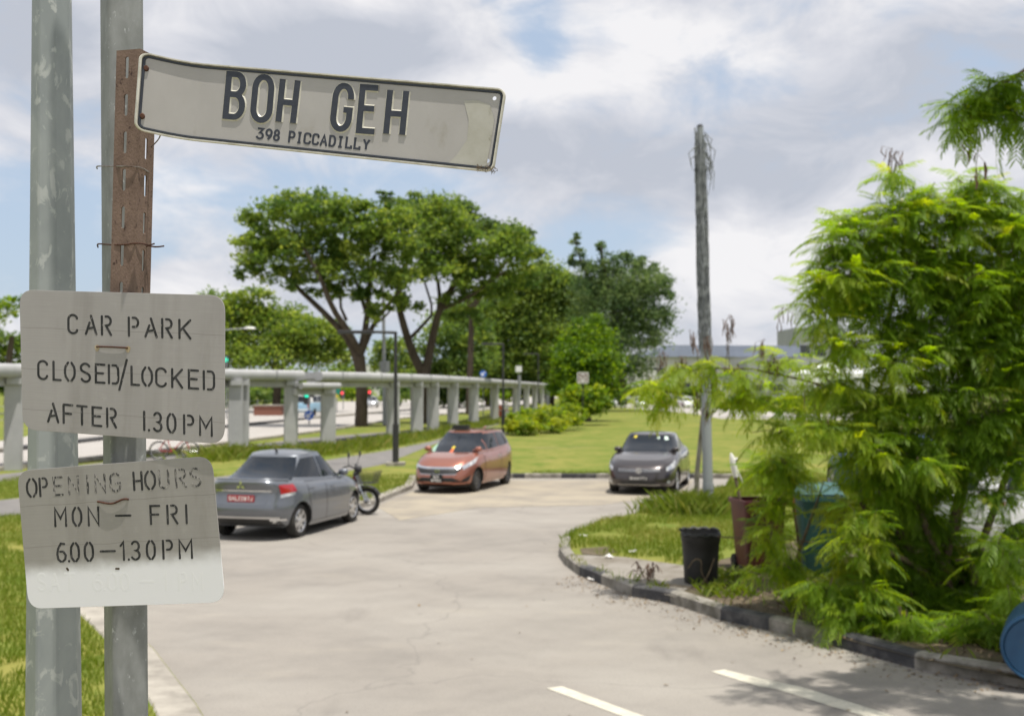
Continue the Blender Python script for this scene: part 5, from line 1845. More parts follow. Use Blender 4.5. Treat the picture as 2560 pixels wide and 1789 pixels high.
def tree(name, label, base, d, limbs, blobs, m, group=None, nclump=5.0, nleaf=40, size=.34, bark='bark', tb=.45, tv=.25, depth=1.0, up=.5, shell=.55, flat=.55, csize=.22, aspect=.55, cat='tree'):
    """base: photo pixel of the foot at distance d; limbs: [(pixel width, [(u, v, dd)...])]; blobs: [(u, v, ru, rv, dd)]
    given in photo pixels at that distance and turned into metres"""
    s = F / d
    b = P(base[0], base[1], d)
    b.z = GZ
    root = thing(name, label, cat, b, 0, group)
    mb = MB(b)
    for w, pts in limbs:
        Q = [P(u, v, d + dd) for u, v, dd in pts]
        if len(Q) > 2:
            q = [Q[0]]
            for a, c in zip(Q[:-1], Q[1:]):
                q += [a.lerp(c, .25), a.lerp(c, .75)]
            Q = q + [Q[-1]]
        n = len(Q)
        mb.tube(Q, [w[0] / s / 2 * (1 - i / (n - 1)) + w[1] / s / 2 * i / (n - 1) for i in range(n)], 8)
    if limbs:
        mb.build('trunk', M[bark], root, smooth=60)
    bl = []
    for q in blobs:
        u, v, ru, rv = q[:4]
        dd = q[4] if len(q) > 4 else rng.uniform(-.5, .5) * ru / s
        bl.append((P(u, v, d + dd), (ru / s, (ru * .6 + rv * .4) / s * depth, rv / s)))
    crown('crown', bl, nclump * 1.8, nleaf, size, m, root, up, csize, shell, tb, tv, aspect, flat)
    return root


def gd(v):
    return 2.5 * F / (v - HZ)


tree('rain_tree', 'broad umbrella-crowned tree with forked dark trunk, the largest crown, left of the lamp post', (902, 1066), gd(1066),
     [((34, 26), [(902, 1072, 0), (905, 1000, 0), (900, 890, 0)]), ((22, 8), [(900, 930, 0), (880, 860, 0), (830, 800, .5), (745, 720, 1), (680, 660, 1.5)]),
      ((20, 7), [(898, 880, 0), (872, 830, -.8), (830, 770, -1.5), (800, 690, -2), (760, 620, -2)]), ((20, 8), [(900, 890, 0), (918, 800, .5), (922, 720, .5), (935, 640, .5)]),
      ((15, 6), [(905, 880, 0), (938, 800, 1.5), (985, 745, 2), (1030, 690, 2)]), ((8, 4), [(930, 815, 1.5), (965, 790, 1), (985, 762, .6)]), ((9, 4), [(866, 800, -.8), (848, 760, -.5), (858, 700, 0)]),
      ((12, 5), [(915, 780, .5), (890, 700, 2.5), (850, 620, 3)])],
     [(700, 545, 95, 62), (790, 535, 95, 55), (640, 640, 50, 52), (745, 625, 95, 62), (855, 575, 105, 72), (950, 610, 85, 70), (880, 680, 80, 52), (985, 555, 65, 48), (628, 560, 40, 36), (690, 690, 58, 38),
      (790, 690, 60, 40), (930, 530, 60, 34), (960, 700, 60, 50), (730, 500, 45, 28), (1000, 640, 55, 60), (620, 690, 30, 26), (820, 735, 45, 30), (700, 620, 70, 55), (880, 640, 90, 60), (960, 760, 50, 34), (640, 600, 50, 50), (1010, 710, 50, 50), (760, 715, 50, 26), (870, 750, 60, 34), (945, 790, 36, 24), (700, 655, 80, 50)],
     M['leaf_rain'], nclump=4.0, nleaf=70, size=.30, tb=.47, tv=.24)
tree('rain_tree', 'umbrella-crowned tree with a V-shaped fork, second from left behind the walkway', (1056, 1058), gd(1058),
     [((36, 28), [(1052, 1064, 0), (1056, 990, 0), (1062, 915, 0)]), ((26, 9), [(1060, 940, 0), (1030, 880, 0), (1005, 800, 0), (992, 740, 0), (1010, 660, 0)]),
      ((24, 9), [(1064, 930, 0), (1080, 850, 0), (1098, 770, 0), (1150, 690, 0), (1180, 620, 0)]), ((10, 5), [(1020, 850, 0), (1060, 810, .5), (1085, 780, 1), (1060, 700, 1)]),
      ((12, 5), [(1095, 790, 0), (1100, 720, 1), (1080, 660, 2), (1100, 600, 2)]), ((12, 4), [(1110, 770, 0), (1180, 740, -1), (1260, 680, -2)])],
     [(1060, 575, 85, 60), (1150, 610, 90, 62), (1245, 640, 75, 52), (1100, 690, 85, 46), (1030, 640, 55, 50), (1200, 700, 80, 48), (1150, 745, 55, 30), (975, 730, 34, 38), (1280, 600, 60, 40), (1110, 540, 70, 40), (1230, 740, 60, 40), (1010, 770, 45, 34), (1090, 640, 80, 60), (1180, 660, 80, 60), (1310, 650, 55, 45), (1160, 800, 50, 34), (1300, 700, 50, 36)],
     M['leaf_rain'], nclump=4.0, nleaf=70, size=.30, tb=.42, tv=.22)
tree('rain_tree', 'dark flat-topped tree standing behind the two forked umbrella trees, tallest of them', (1165, 1045), 112,
     [((18, 12), [(1172, 1045, 0), (1176, 900, 0), (1180, 760, 0)]), ((16, 6), [(1180, 770, 0), (1120, 650, 0), (1080, 540, 0)]), ((16, 6), [(1180, 770, 0), (1240, 680, 0), (1300, 620, 0)])],
     [(1010, 505, 55, 22), (1085, 520, 85, 32), (1150, 528, 50, 28), (1240, 585, 70, 34), (955, 486, 22, 9), (1300, 600, 45, 28), (1180, 570, 70, 32), (1335, 650, 30, 20), (1110, 560, 60, 30)],
     M['leaf_dark'], nclump=4.0, nleaf=44, size=.40, tb=.5, tv=.22, up=.8)
tree('leafy_tree', 'dense dark bushy tree right of the V-forked trunk, above the walkway', (1140, 1030), 150, [((26, 14), [(1140, 1042, 0), (1138, 950, 0), (1130, 860, 0)])],
     [(1130, 870, 74, 84), (1110, 940, 66, 56), (1165, 930, 60, 66), (1150, 800, 60, 55), (1130, 990, 60, 40), (1190, 860, 50, 60)], M['leaf_mid'], 'dense trees behind the walkway', nclump=2.6, nleaf=60, size=.50, tb=.40)
tree('leafy_tree', 'tall mid-green tree mass behind the second lamp post', (1235, 1020), 165, [((26, 16), [(1228, 1040, 0), (1232, 900, 0), (1250, 800, 0)]), ((14, 6), [(1240, 850, 0), (1300, 780, 0), (1340, 720, 0)])],
     [(1260, 830, 80, 80), (1330, 770, 75, 72), (1390, 735, 62, 58), (1210, 790, 60, 55), (1290, 900, 72, 62), (1230, 930, 60, 50), (1360, 850, 70, 80), (1350, 700, 70, 46), (1280, 950, 80, 50), (1200, 860, 60, 70), (1300, 820, 80, 90), (1420, 760, 60, 60), (1345, 715, 70, 40), (1405, 722, 66, 40), (1462, 745, 50, 40), (1280, 730, 70, 50)], M['leaf_mid'], 'dense trees behind the walkway', nclump=2.4, nleaf=66, size=.50, tb=.55)
tree('leafy_tree', 'shaded green tree between the walkway end and the rounded bright tree', (1375, 1012), 172, [((22, 14), [(1375, 1022, 0), (1380, 900, 0), (1400, 800, 0)])],
     [(1410, 800, 70, 74), (1350, 920, 60, 64), (1420, 880, 60, 84), (1450, 760, 55, 60), (1320, 960, 55, 44), (1400, 960, 60, 50), (1380, 860, 70, 80)], M['leaf_mid'], 'dense trees behind the walkway', nclump=2.4, nleaf=66, size=.50, tb=.48)
tree('casuarina_tree', 'tall ragged dark tree with wispy spires at its top, right end of the tree row', (1560, 1012), 128,
     [((24, 3), [(1556, 1012, 0), (1550, 900, 0), (1530, 760, 0), (1505, 650, 0), (1503, 615, 0)]), ((12, 1.5), [(1530, 770, 0), (1475, 700, 0), (1450, 650, 0), (1434, 585, 0)]), ((12, 4), [(1545, 800, 0), (1600, 720, 0), (1630, 660, 0)])],
     [(1520, 790, 85, 95), (1590, 750, 72, 85), (1560, 880, 78, 80), (1470, 730, 40, 50), (1640, 720, 36, 50), (1560, 680, 60, 38), (1438, 600, 10, 24), (1444, 635, 16, 26), (1456, 672, 30, 30), (1503, 625, 10, 34), (1508, 665, 22, 34), (1480, 690, 44, 30), (1580, 650, 34, 26),
      (1436, 655, 20, 9), (1650, 800, 30, 40), (1500, 950, 60, 60), (1610, 670, 34, 34), (1625, 850, 40, 44), (1540, 760, 90, 90), (1600, 820, 70, 80), (1580, 950, 60, 60), (1655, 730, 26, 50), (1500, 860, 60, 80)],
     M['leaf_grey'], nclump=2.6, nleaf=60, size=.42, tb=.45, up=.1, csize=.27, aspect=.35)
tree('round_tree', 'rounded bright green tree behind the brown square sign', (1470, 1050), gd(1052), [((18, 12), [(1470, 1052, 0), (1468, 980, 0), (1468, 900, 0)])],
     [(1468, 865, 66, 58), (1452, 930, 66, 62), (1503, 930, 46, 62), (1478, 825, 46, 36), (1420, 960, 46, 50), (1470, 910, 80, 80), (1500, 980, 50, 50)], M['leaf_bright'], nclump=8, nleaf=46, size=.27, tb=.20, tv=.22)
tree('rain_tree', 'spreading tree beyond the main road, beside the upper stencilled sign', (690, 1030), 124,
     [((24, 14), [(690, 1032, 0), (694, 960, 0), (690, 900, 0)]), ((12, 5), [(692, 930, 0), (640, 860, 0), (590, 800, 0)]), ((12, 5), [(692, 930, 0), (760, 870, 0), (800, 830, 0)])],
     [(600, 785, 80, 44), (700, 805, 80, 46), (790, 840, 66, 44), (650, 865, 95, 46), (770, 890, 72, 42), (550, 755, 66, 26), (845, 900, 36, 34), (620, 745, 60, 26), (560, 860, 70, 60), (700, 900, 130, 36), (640, 820, 100, 60), (750, 850, 90, 55), (840, 880, 46, 46), (590, 900, 80, 40)],
     M['leaf_rain'], 'trees across the main road', nclump=4.2, nleaf=44, size=.42, tb=.55, tv=.24, up=.8)
tree('leafy_tree', 'pale loose tree at the photo\'s left edge, behind the upper sign', (20, 1010), 110, [((22, 12), [(20, 1012, 0), (22, 900, 0), (30, 840, 0)])],
     [(20, 775, 58, 34), (60, 760, 40, 24), (-50, 800, 60, 40)], M['leaf_bright'], 'trees across the main road', nclump=3.5, nleaf=40, size=.40, tb=.3)
tree('leafy_tree', 'dark green tree under the pale one at the left edge', (50, 1000), 116, [((20, 10), [(50, 1004, 0), (45, 940, 0)])],
     [(20, 870, 62, 44), (80, 880, 50, 50), (-50, 880, 60, 60), (30, 920, 60, 26)], M['leaf_mid'], 'trees across the main road', nclump=4.5, nleaf=42, size=.40, tb=.45)
tree('leafy_tree', 'small pale tree far off between the two forked trunks', (985, 1005), 190, [((14, 8), [(985, 1006, 0), (986, 930, 0)])],
     [(985, 880, 46, 40), (1010, 920, 42, 34), (955, 915, 36, 36)], M['leaf_mid'], 'trees across the main road', nclump=3.2, nleaf=40, size=.55, tb=.6)
tree('leafy_tree', 'dark tree peeping out left of the feathery bush', (2085, 1010), 75, [((18, 10), [(2085, 1040, 0), (2090, 900, 0), (2085, 760, 0)])],
     [(2085, 720, 34, 58), (2070, 775, 34, 36), (2110, 800, 36, 50), (2150, 770, 50, 60)], M['leaf_dark'], 'dark trees behind the feathery bush', nclump=6, nleaf=40, size=.26, tb=.35)
tree('leafy_tree', 'dark tree top rising behind the feathery bush at the right edge', (2500, 1010), 70, [((22, 12), [(2500, 1040, 0), (2500, 800, 0), (2495, 620, 0)])],
     [(2490, 560, 60, 48), (2440, 610, 40, 40), (2560, 620, 70, 70)], M['leaf_dark'], 'dark trees behind the feathery bush', nclump=6, nleaf=40, size=.26, tb=.35)
for k, (u, v, ru, rv, d, lb) in enumerate(((640, 1000, 90, 34, 150, 'low dark shrubs across the road behind the second walkway column'), (460, 1000, 120, 40, 150, 'shrub mass across the road beside the upper sign'),
                                           (880, 985, 60, 22, 230, 'far shrub on the grass slope left of the big trunk'), (1000, 990, 60, 26, 170, 'shrub across the road between the forked trunks'),
                                           (1110, 995, 60, 34, 150, 'dark shrub behind the walkway, right of the V-forked trunk'), (1215, 990, 60, 34, 160, 'shrub behind the walkway near the orange barrier'),
                                           (1310, 985, 60, 30, 170, 'dark shrub at the far end of the walkway'))):
    tree('shrub', lb, (u, v + rv), d, [((6, 4), [(u, v + rv + 4, 0), (u, v, 0)])], [(u - ru * .4, v, ru * .55, rv), (u + ru * .4, v + 3, ru * .6, rv * .8), (u, v - rv * .3, ru * .5, rv * .7)],
         M[('leaf_mid', 'leaf_dark', 'leaf_bright')[k % 3 if k != 2 else 2]], 'shrubs across the main road', nclump=2.6, nleaf=40, size=.5, tb=.4, cat='shrub')
# far wooded horizon: one mass
hz = thing('distant_trees', None, None, (0, 420, 0))
hz['kind'] = 'stuff'
bl = [(Vector((x, 420 + rng.uniform(-30, 30), rng.uniform(2, 5))), (rng.uniform(10, 18), 8, rng.uniform(5, 8.5))) for x in np.arange(-260, 260, 13) if not (35 < x < 175)]
crown('foliage', bl, .42, 60, 1.7, M['leaf_mid'], hz, .5, .22, .4, .45, .2)
hz.children[0]['kind'] = 'stuff'

# hedge by the field and the shrub under the square sign
tree('hedge', 'low bright green hedge between the walkway and the mown field', (1360, 1085), gd(1088), [],
     [(1294, 1060, 34, 32, 1.5), (1330, 1052, 38, 34, 2.5), (1372, 1045, 38, 34, 5.0), (1412, 1038, 36, 32, 8), (1445, 1032, 28, 28, 11), (1312, 1074, 46, 24, -.2), (1365, 1066, 48, 24, 3), (1420, 1054, 44, 22, 7)],
     M['leaf_hedge'], None, nclump=30, nleaf=60, size=.23, tb=.66, tv=.26, shell=.45, cat='hedge')
tree('shrub', 'yellow-green shrub at the foot of the square brown sign', (1452, 1050), gd(1062), [],
     [(1430, 995, 34, 32), (1478, 998, 34, 36), (1455, 1025, 55, 24), (1505, 1015, 20, 30)], M['leaf_bright'], None, nclump=22, nleaf=60, size=.24, tb=.5, tv=.25, cat='shrub')


# ================================================================ FEATHERY (BIPINNATE) FOLIAGE
def frond_template(npair, droop, wid, seed):
    r = np.random.default_rng(seed)
    V, Q = [], []

    def rach(x):
        return np.array([x, 0, -droop * x * x])
    for k in range(3):
        a, b = rach(k / 3), rach((k + 1) / 3)
        i = len(V)
        V += [a + (0, .008, 0), a - (0, .008, 0), b - (0, .006, 0), b + (0, .006, 0)]
        Q.append((i, i + 1, i + 2, i + 3))
    for k in range(npair):
        x = .22 + .78 * k / (npair - 1)
        o = rach(x)
        L = .42 * (1 - .35 * abs(k / (npair - 1) - .4)) * r.uniform(.85, 1.1)
        for sg in (1, -1):
            an = R(58 - 20 * k / (npair - 1) + r.uniform(-8, 8))
            d = np.array([math.cos(an), sg * math.sin(an), -.28])
            d1 = d / np.linalg.norm(d)
            d2 = d1 + np.array([0, 0, -.75]); d2 /= np.linalg.norm(d2)
            p0, p1 = o, o + d1 * L * .5
            p2 = p1 + d2 * L * .5
            n1 = np.array([-d1[1], d1[0], 0]); n1 /= np.linalg.norm(n1)
            w = wid
            i = len(V)
            V += [p0 + n1 * w * .5, p0 - n1 * w * .5, p1 - n1 * w, p1 + n1 * w, p2 - n1 * w * .35, p2 + n1 * w * .35]
            Q += [(i, i + 1, i + 2, i + 3), (i + 3, i + 2, i + 4, i + 5)]
    return np.array(V), np.array(Q)


FT = [frond_template(10, .35, .021, 1), frond_template(11, .55, .020, 2), frond_template(9, .22, .023, 3), frond_template(11, .7, .021, 4), frond_template(7, .3, .028, 5)]


class Feather:
    "collects fronds and twigs of one plant"
    def __init__(s, root):
        s.root, s.V, s.Q, s.T, s.n = root, [], [], [], 0
        s.tw = MB(root.location)

    def frond(s, p, d, L, tint):
        V, Q = FT[rng.integers(len(FT))]
        x = d / np.linalg.norm(d)
        y = np.cross([0, 0, 1], x)
        ny = np.linalg.norm(y)
        y = y / ny if ny > 1e-3 else np.array([0, 1.0, 0])
        z = np.cross(x, y)
        ro = rng.normal() * .25
        y, z = y * math.cos(ro) + z * math.sin(ro), z * math.cos(ro) - y * math.sin(ro)
        W = p + (V[:, :1] * x + V[:, 1:2] * y + V[:, 2:] * z) * L
        s.V.append(W)
        s.Q.append(Q + s.n)
        ru_ = rng.uniform()
        tint = .97 if ru_ < .05 else (.12 if ru_ < .11 else tint)
        s.T.append(.06 + .94 * tint + .05 * rng.normal(size=len(Q)))
        s.n += len(V)

    def spray(s, src, tip, nf, L, tint, rad=.009):
        "twig from src to tip with a rosette of drooping fronds along its outer half"
        src, tip = np.array(src), np.array(tip)
        mid_ = (src + tip) / 2 + rng.normal(size=3) * .05 + np.array([0, 0, .05])
        s.tw.tube([src, mid_, tip], [rad, rad * .7, rad * .35], 4)
        a0 = rng.uniform(0, 6.28)
        ax = tip - mid_
        for k in range(nf):
            t = .25 + .75 * (k + 1) / nf
            p = mid_ + (tip - mid_) * t
            a = a0 + k * 2.4
            h = np.array([math.cos(a), math.sin(a), rng.uniform(-.8, .6)])
            h = h + ax / (np.linalg.norm(ax) + 1e-6) * .35
            s.frond(p, h, L * rng.uniform(.55, 1.25), tint + .09 * rng.normal())

    def blob(s, c, r, ntip, L=.34, tint=.5, src=None, nf=9):
        c, r = np.array(c), np.array(r)
        src = np.array(src) if src is not None else c - np.array([0, 0, r[2] * .6])
        for _ in range(ntip):
            d = rng.normal(size=3)
            d /= np.linalg.norm(d)
            tip = c + d * r * rng.uniform(.3, 1.0) * (1.25 if rng.uniform() < .12 else 1.0)
            ss = src + (tip - src) * rng.uniform(.25, .55)
            s.spray(ss, tip, nf, L, tint)

    def pods(s, p, n=9, L=.17):
        p = np.array(p)
        mb = MB(s.root.location)
        for k in range(n):
            o = p + rng.normal(size=3) * .045
            e = o + np.array([rng.normal() * .025, rng.normal() * .025, -L * rng.uniform(.7, 1.2)])
            mb.tube([o, (o + e) / 2 + rng.normal(size=3) * .012, e], [.008, .016, .006], 5, flat=.35)
            mb.tube([p + np.array([0, 0, .05]), o], .002, 3)
        mb.build('pod_cluster', M['pod'], s.root)

    def done(s, m, tw='twig'):
        leaf_object('foliage', np.concatenate(s.V) - np.array(s.root.location), np.concatenate(s.Q), np.concatenate(s.T), m, s.root)
        s.tw.build('branches', M[tw], s.root, smooth=60)


M['leaf_feather'] = leaf_mat('leaf_feathery', (0.085, 0.165, 0.020), (0.200, 0.320, 0.030), (0.35, 0.4, 0.04), .64, .5)
M['pod'] = mat('dry_pod', (0.13, 0.075, 0.05), (0.22, 0.14, 0.095), 30, .8)


def px_blob(fe, items, dist, s0=1.0):
    for it in items:
        u, v, ru, rv, n, tint = it[:6]
        d = it[6] if len(it) > 6 else dist
        k = F / d
        fe.blob(P(u, v, d), (ru / k, (ru + rv) * .45 / k, rv / k), int(n * s0), tint=tint, L=(it[7] if len(it) > 7 else .275))


def stems(fe, base, tops, r0):
    for tp, bend in tops:
        a, b = Vector(base) + Vector((rng.uniform(-.25, .25), rng.uniform(-.2, .2), 0)), Vector(tp)
        m1 = a.lerp(b, .35) + Vector((bend, 0, .25))
        m2 = a.lerp(b, .7) + Vector((bend * .8, 0, .2))
        fe.tw.tube([a, a.lerp(m1, .5), m1, m2, b], [r0, r0 * .9, r0 * .75, r0 * .5, r0 * .2], 7)


# big bush on the right of the island
bx = Vector((5.0, 12.9, GZ))
bush = thing('feathery_bush', 'large feathery-leaved bush covering the right side beyond the black and white kerb', 'bush', bx)
fe = Feather(bush)
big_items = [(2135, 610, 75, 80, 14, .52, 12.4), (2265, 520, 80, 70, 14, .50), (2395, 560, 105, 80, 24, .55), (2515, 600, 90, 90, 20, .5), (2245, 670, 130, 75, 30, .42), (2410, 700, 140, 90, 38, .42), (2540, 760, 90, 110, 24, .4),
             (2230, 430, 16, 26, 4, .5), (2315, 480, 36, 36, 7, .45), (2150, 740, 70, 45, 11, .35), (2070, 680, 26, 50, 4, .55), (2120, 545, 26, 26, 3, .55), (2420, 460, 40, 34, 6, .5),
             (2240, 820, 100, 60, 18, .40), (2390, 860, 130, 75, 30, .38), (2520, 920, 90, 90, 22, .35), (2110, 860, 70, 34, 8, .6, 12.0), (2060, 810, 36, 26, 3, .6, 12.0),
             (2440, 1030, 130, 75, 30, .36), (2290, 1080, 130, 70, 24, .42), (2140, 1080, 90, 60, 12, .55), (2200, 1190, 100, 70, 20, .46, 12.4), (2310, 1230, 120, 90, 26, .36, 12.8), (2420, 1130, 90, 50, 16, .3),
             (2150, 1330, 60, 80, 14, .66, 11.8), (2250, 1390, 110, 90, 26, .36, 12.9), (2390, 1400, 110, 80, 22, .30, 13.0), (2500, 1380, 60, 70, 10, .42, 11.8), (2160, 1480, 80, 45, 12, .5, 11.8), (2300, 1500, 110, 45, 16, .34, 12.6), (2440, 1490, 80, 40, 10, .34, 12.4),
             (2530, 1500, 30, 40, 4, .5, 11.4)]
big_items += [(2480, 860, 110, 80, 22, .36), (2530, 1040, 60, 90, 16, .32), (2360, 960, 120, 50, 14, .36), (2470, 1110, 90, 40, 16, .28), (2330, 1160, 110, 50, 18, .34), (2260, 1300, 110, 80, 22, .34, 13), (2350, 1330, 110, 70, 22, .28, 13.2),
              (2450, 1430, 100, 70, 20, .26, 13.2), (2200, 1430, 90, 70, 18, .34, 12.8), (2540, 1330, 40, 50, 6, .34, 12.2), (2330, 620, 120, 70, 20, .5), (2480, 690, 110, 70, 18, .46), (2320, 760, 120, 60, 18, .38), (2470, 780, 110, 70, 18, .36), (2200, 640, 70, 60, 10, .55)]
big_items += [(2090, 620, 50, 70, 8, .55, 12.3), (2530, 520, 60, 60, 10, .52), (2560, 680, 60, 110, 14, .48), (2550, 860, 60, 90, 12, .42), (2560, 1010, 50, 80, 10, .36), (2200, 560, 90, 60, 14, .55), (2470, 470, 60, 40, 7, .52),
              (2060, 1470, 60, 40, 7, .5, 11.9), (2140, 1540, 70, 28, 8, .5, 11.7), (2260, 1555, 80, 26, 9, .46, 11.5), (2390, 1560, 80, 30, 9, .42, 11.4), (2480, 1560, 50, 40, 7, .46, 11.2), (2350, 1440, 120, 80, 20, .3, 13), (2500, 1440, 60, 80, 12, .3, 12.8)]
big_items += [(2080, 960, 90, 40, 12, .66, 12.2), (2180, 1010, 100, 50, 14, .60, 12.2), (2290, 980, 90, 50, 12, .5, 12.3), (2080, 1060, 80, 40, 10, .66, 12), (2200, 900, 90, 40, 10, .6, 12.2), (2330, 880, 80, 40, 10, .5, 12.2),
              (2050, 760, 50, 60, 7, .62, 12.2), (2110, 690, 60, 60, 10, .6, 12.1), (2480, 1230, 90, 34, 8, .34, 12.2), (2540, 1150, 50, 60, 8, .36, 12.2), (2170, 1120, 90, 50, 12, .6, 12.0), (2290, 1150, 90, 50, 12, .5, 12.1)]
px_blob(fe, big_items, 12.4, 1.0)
stems(fe, bx, [(P(2270, 560, 12.8), -.5), (P(2400, 600, 12.8), .2), (P(2520, 640, 12.8), .4), (P(2240, 860, 12.6), -.5), (P(2150, 1200, 12.2), -.3), (P(2420, 1050, 12.8), .2), (P(2110, 1350, 11.9), -.2), (P(2390, 1400, 12.2), .1)], .05)
for u, v in ((2231, 392), (2245, 400)):
    fe.pods(P(u, v - 10, 12.8), 8)
for u, v, d in ((1958, 800, 12.2), (2040, 1010, 12.2), (2330, 1010, 12.6), (2390, 930, 12.4), (2280, 990, 12.4), (2130, 740, 12.5)):
    fe.pods(P(u, v - 20, d), 6)
M['flower'] = mat('pale_flower', (0.70, 0.68, 0.45), None, rough=.8)
for u, v in ((2255, 500), (2370, 695), (2285, 730), (2370, 600), (2100, 560)):
    mb = MB(bush.location)
    mb.lathe([(0, -.02), (.016, -.012), (.02, 0), (.016, .012), (0, .02)], 8, 0, Matrix.Translation(P(u, v, 12.1)))
    mb.build('flower', M['flower'], bush, smooth=180)
fe.done(M['leaf_feather'])

# branch of a second plant that hangs across the pole
sx = Vector((6.0, 12.9, GZ))
spray_ = thing('feathery_bush', 'sparse feathery branch reaching left across the tall pole, with dry brown pods', 'bush', sx)
fe = Feather(spray_)
D2 = 14.2
run = [P(2560, 1010, 13), P(2400, 985, 13.6), P(2150, 988, D2), P(2010, 950, D2), P(1880, 922, D2), P(1760, 920, D2), P(1650, 945, D2)]
fe.tw.tube([sx, Vector((6.1, 13.0, 1.6)), run[0]] + run[1:], [.04, .034, .026, .022, .018, .015, .012, .009, .005], 7)
fe.tw.tube([P(2150, 1085, D2), P(1990, 1068, D2), P(1880, 1080, D2)], [.009, .007, .004], 5)
fe.tw.tube([P(2400, 985, 13.6), P(2260, 1050, 14), P(2150, 1085, D2)], [.013, .011, .009], 5)
px_blob(fe, [(1615, 965, 34, 18, 5, .70, D2, .34), (1700, 925, 34, 22, 5, .74, D2, .34), (1775, 900, 36, 18, 4, .72, D2, .34), (1660, 985, 34, 18, 4, .70, D2, .34), (1850, 945, 46, 26, 6, .68, D2, .37), (1905, 1010, 60, 34, 6, .66, D2, .37), (1950, 905, 50, 22, 5, .68, D2, .37),
             (1930, 1075, 50, 28, 5, .66, D2, .37), (1605, 1020, 10, 10, 1, .62, D2, .27), (1630, 1085, 14, 8, 1, .6, D2, .25), (2000, 1000, 50, 36, 6, .64, D2, .37), (2040, 920, 40, 24, 4, .62, D2, .37), (1985, 1130, 46, 30, 5, .62, D2, .37), (1800, 970, 26, 14, 2, .66, D2, .32)], D2, .72)
for u, v in ((1830, 800), (1820, 820), (1905, 860), (1770, 850), (1765, 945), (1770, 1010), (1660, 890), (1735, 840), (1930, 895), (1700, 900), (1850, 985), (1740, 990)):
    fe.tw.tube([P(u + rng.uniform(-20, 20), 930, D2), P(u, v, D2)], [.006, .003], 4)
    fe.pods(P(u, v, D2), 10, .19)
fe.done(M['leaf_feather'])

# low yellowing growth in front of the wheelie bins
lx = G(1965, 1460, GZ)
low = thing('feathery_bush', 'low yellowing bush drooping in front of the maroon and teal bins', 'bush', lx)
fe = Feather(low)
px_blob(fe, [(1930, 1180, 40, 40, 5, .62), (1930, 1250, 40, 46, 6, .58), (1925, 1340, 36, 46, 6, .58), (1985, 1200, 26, 50, 4, .8), (2105, 1270, 24, 60, 6, .92), (1985, 1400, 40, 36, 4, .5), (1910, 1425, 40, 20, 3, .5), (2100, 1390, 30, 50, 5, .9),
             (1950, 1150, 50, 30, 6, .6)], 12.6, 1.0)
stems(fe, lx, [(P(1905, 1180, 12.6), -.1), (P(1960, 1180, 12.6), 0), (P(2060, 1200, 12.6), .1)], .022)
fe.done(M['leaf_feather'])

# overhanging tree whose crown is mostly above the picture
ox = Vector((8.2, 8.6, GZ))
over = thing('feathery_tree', 'overhanging feathery tree branch hanging into the upper right corner', 'tree', ox)
fe = Feather(over)
fe.tw.tube([ox, ox + Vector((-.2, .1, 3)), ox + Vector((-.9, .3, 5.6)), ox + Vector((-2.2, .4, 7.0)), ox + Vector((-4.2, .4, 7.6))], [.16, .13, .1, .07, .03], 8)
fe.tw.tube([ox + Vector((-.9, .3, 5.6)), P(2700, 60, 9.4), P(2570, 170, 9.4), P(2480, 230, 9.4), P(2420, 300, 9.4)], [.06, .03, .018, .012, .006], 6)
px_blob(fe, [(2470, 235, 46, 34, 6, .30, 9.4, .30), (2530, 200, 46, 34, 6, .28, 9.4, .30), (2412, 315, 14, 40, 3, .36, 9.4, .26), (2540, 285, 30, 34, 4, .30, 9.4, .30), (2415, 265, 24, 16, 3, .32, 9.4, .28)], 9.4)
for c, r, n in (((3.6, 8.5, 7.35), (.7, .5, .3), 16), ((4.6, 9.2, 7.4), (.8, .6, .35), 26), ((5.6, 9.3, 7.3), (.9, .9, .4), 40), ((6.8, 8.8, 7.2), (1.0, 1.0, .5), 30), ((6.2, 10.2, 7.0), (.9, .8, .5), 20), ((5.0, 8.0, 7.5), (.8, .8, .4), 16), ((7.6, 9.8, 6.8), (1, 1, .5), 24)):
    fe.blob(c, r, n, .36, .4, src=(c[0] + .3, c[1], c[2] - .2))
for u, v in ((2430, 400), (2445, 430)):
    fe.pods(P(u, v - 30, 9.4), 3, .14)
fe.done(M['leaf_feather'])

# ================================================================ ISLAND THINGS
# black refuse bin
bp = G(1752, 1456, GZ)
binb = thing('rubbish_bin', 'black round plastic rubbish bin with a broken rim, on the island pavement', 'bin', bp)
rb, hb_ = .255, .66
mb = MB()
mb.lathe([(0, .01), (rb * .80, 0), (rb * .83, .02), (rb * .90, hb_ * .55), (rb * .955, hb_ - .13), (rb * .985, hb_ - .12), (rb * 1.0, hb_ - .02), (rb * 1.0, hb_), (rb * .94, hb_), (rb * .93, hb_ - .1), (rb * .78, .03), (0, .03)], 36)
mb.build('bucket', M['black'], binb, smooth=40)
mb = MB()
for a0, a1, z in ((20, 170, hb_ + .012), (195, 330, hb_ - .03)):
    pts = [Vector((rb * 1.03 * math.cos(R(a)), rb * 1.03 * math.sin(R(a)), z + .012 * math.sin(a * .2))) for a in np.linspace(a0, a1, 14)]
    mb.tube(pts, .02, 6)
mb.build('rim', M['black'], binb, smooth=60)


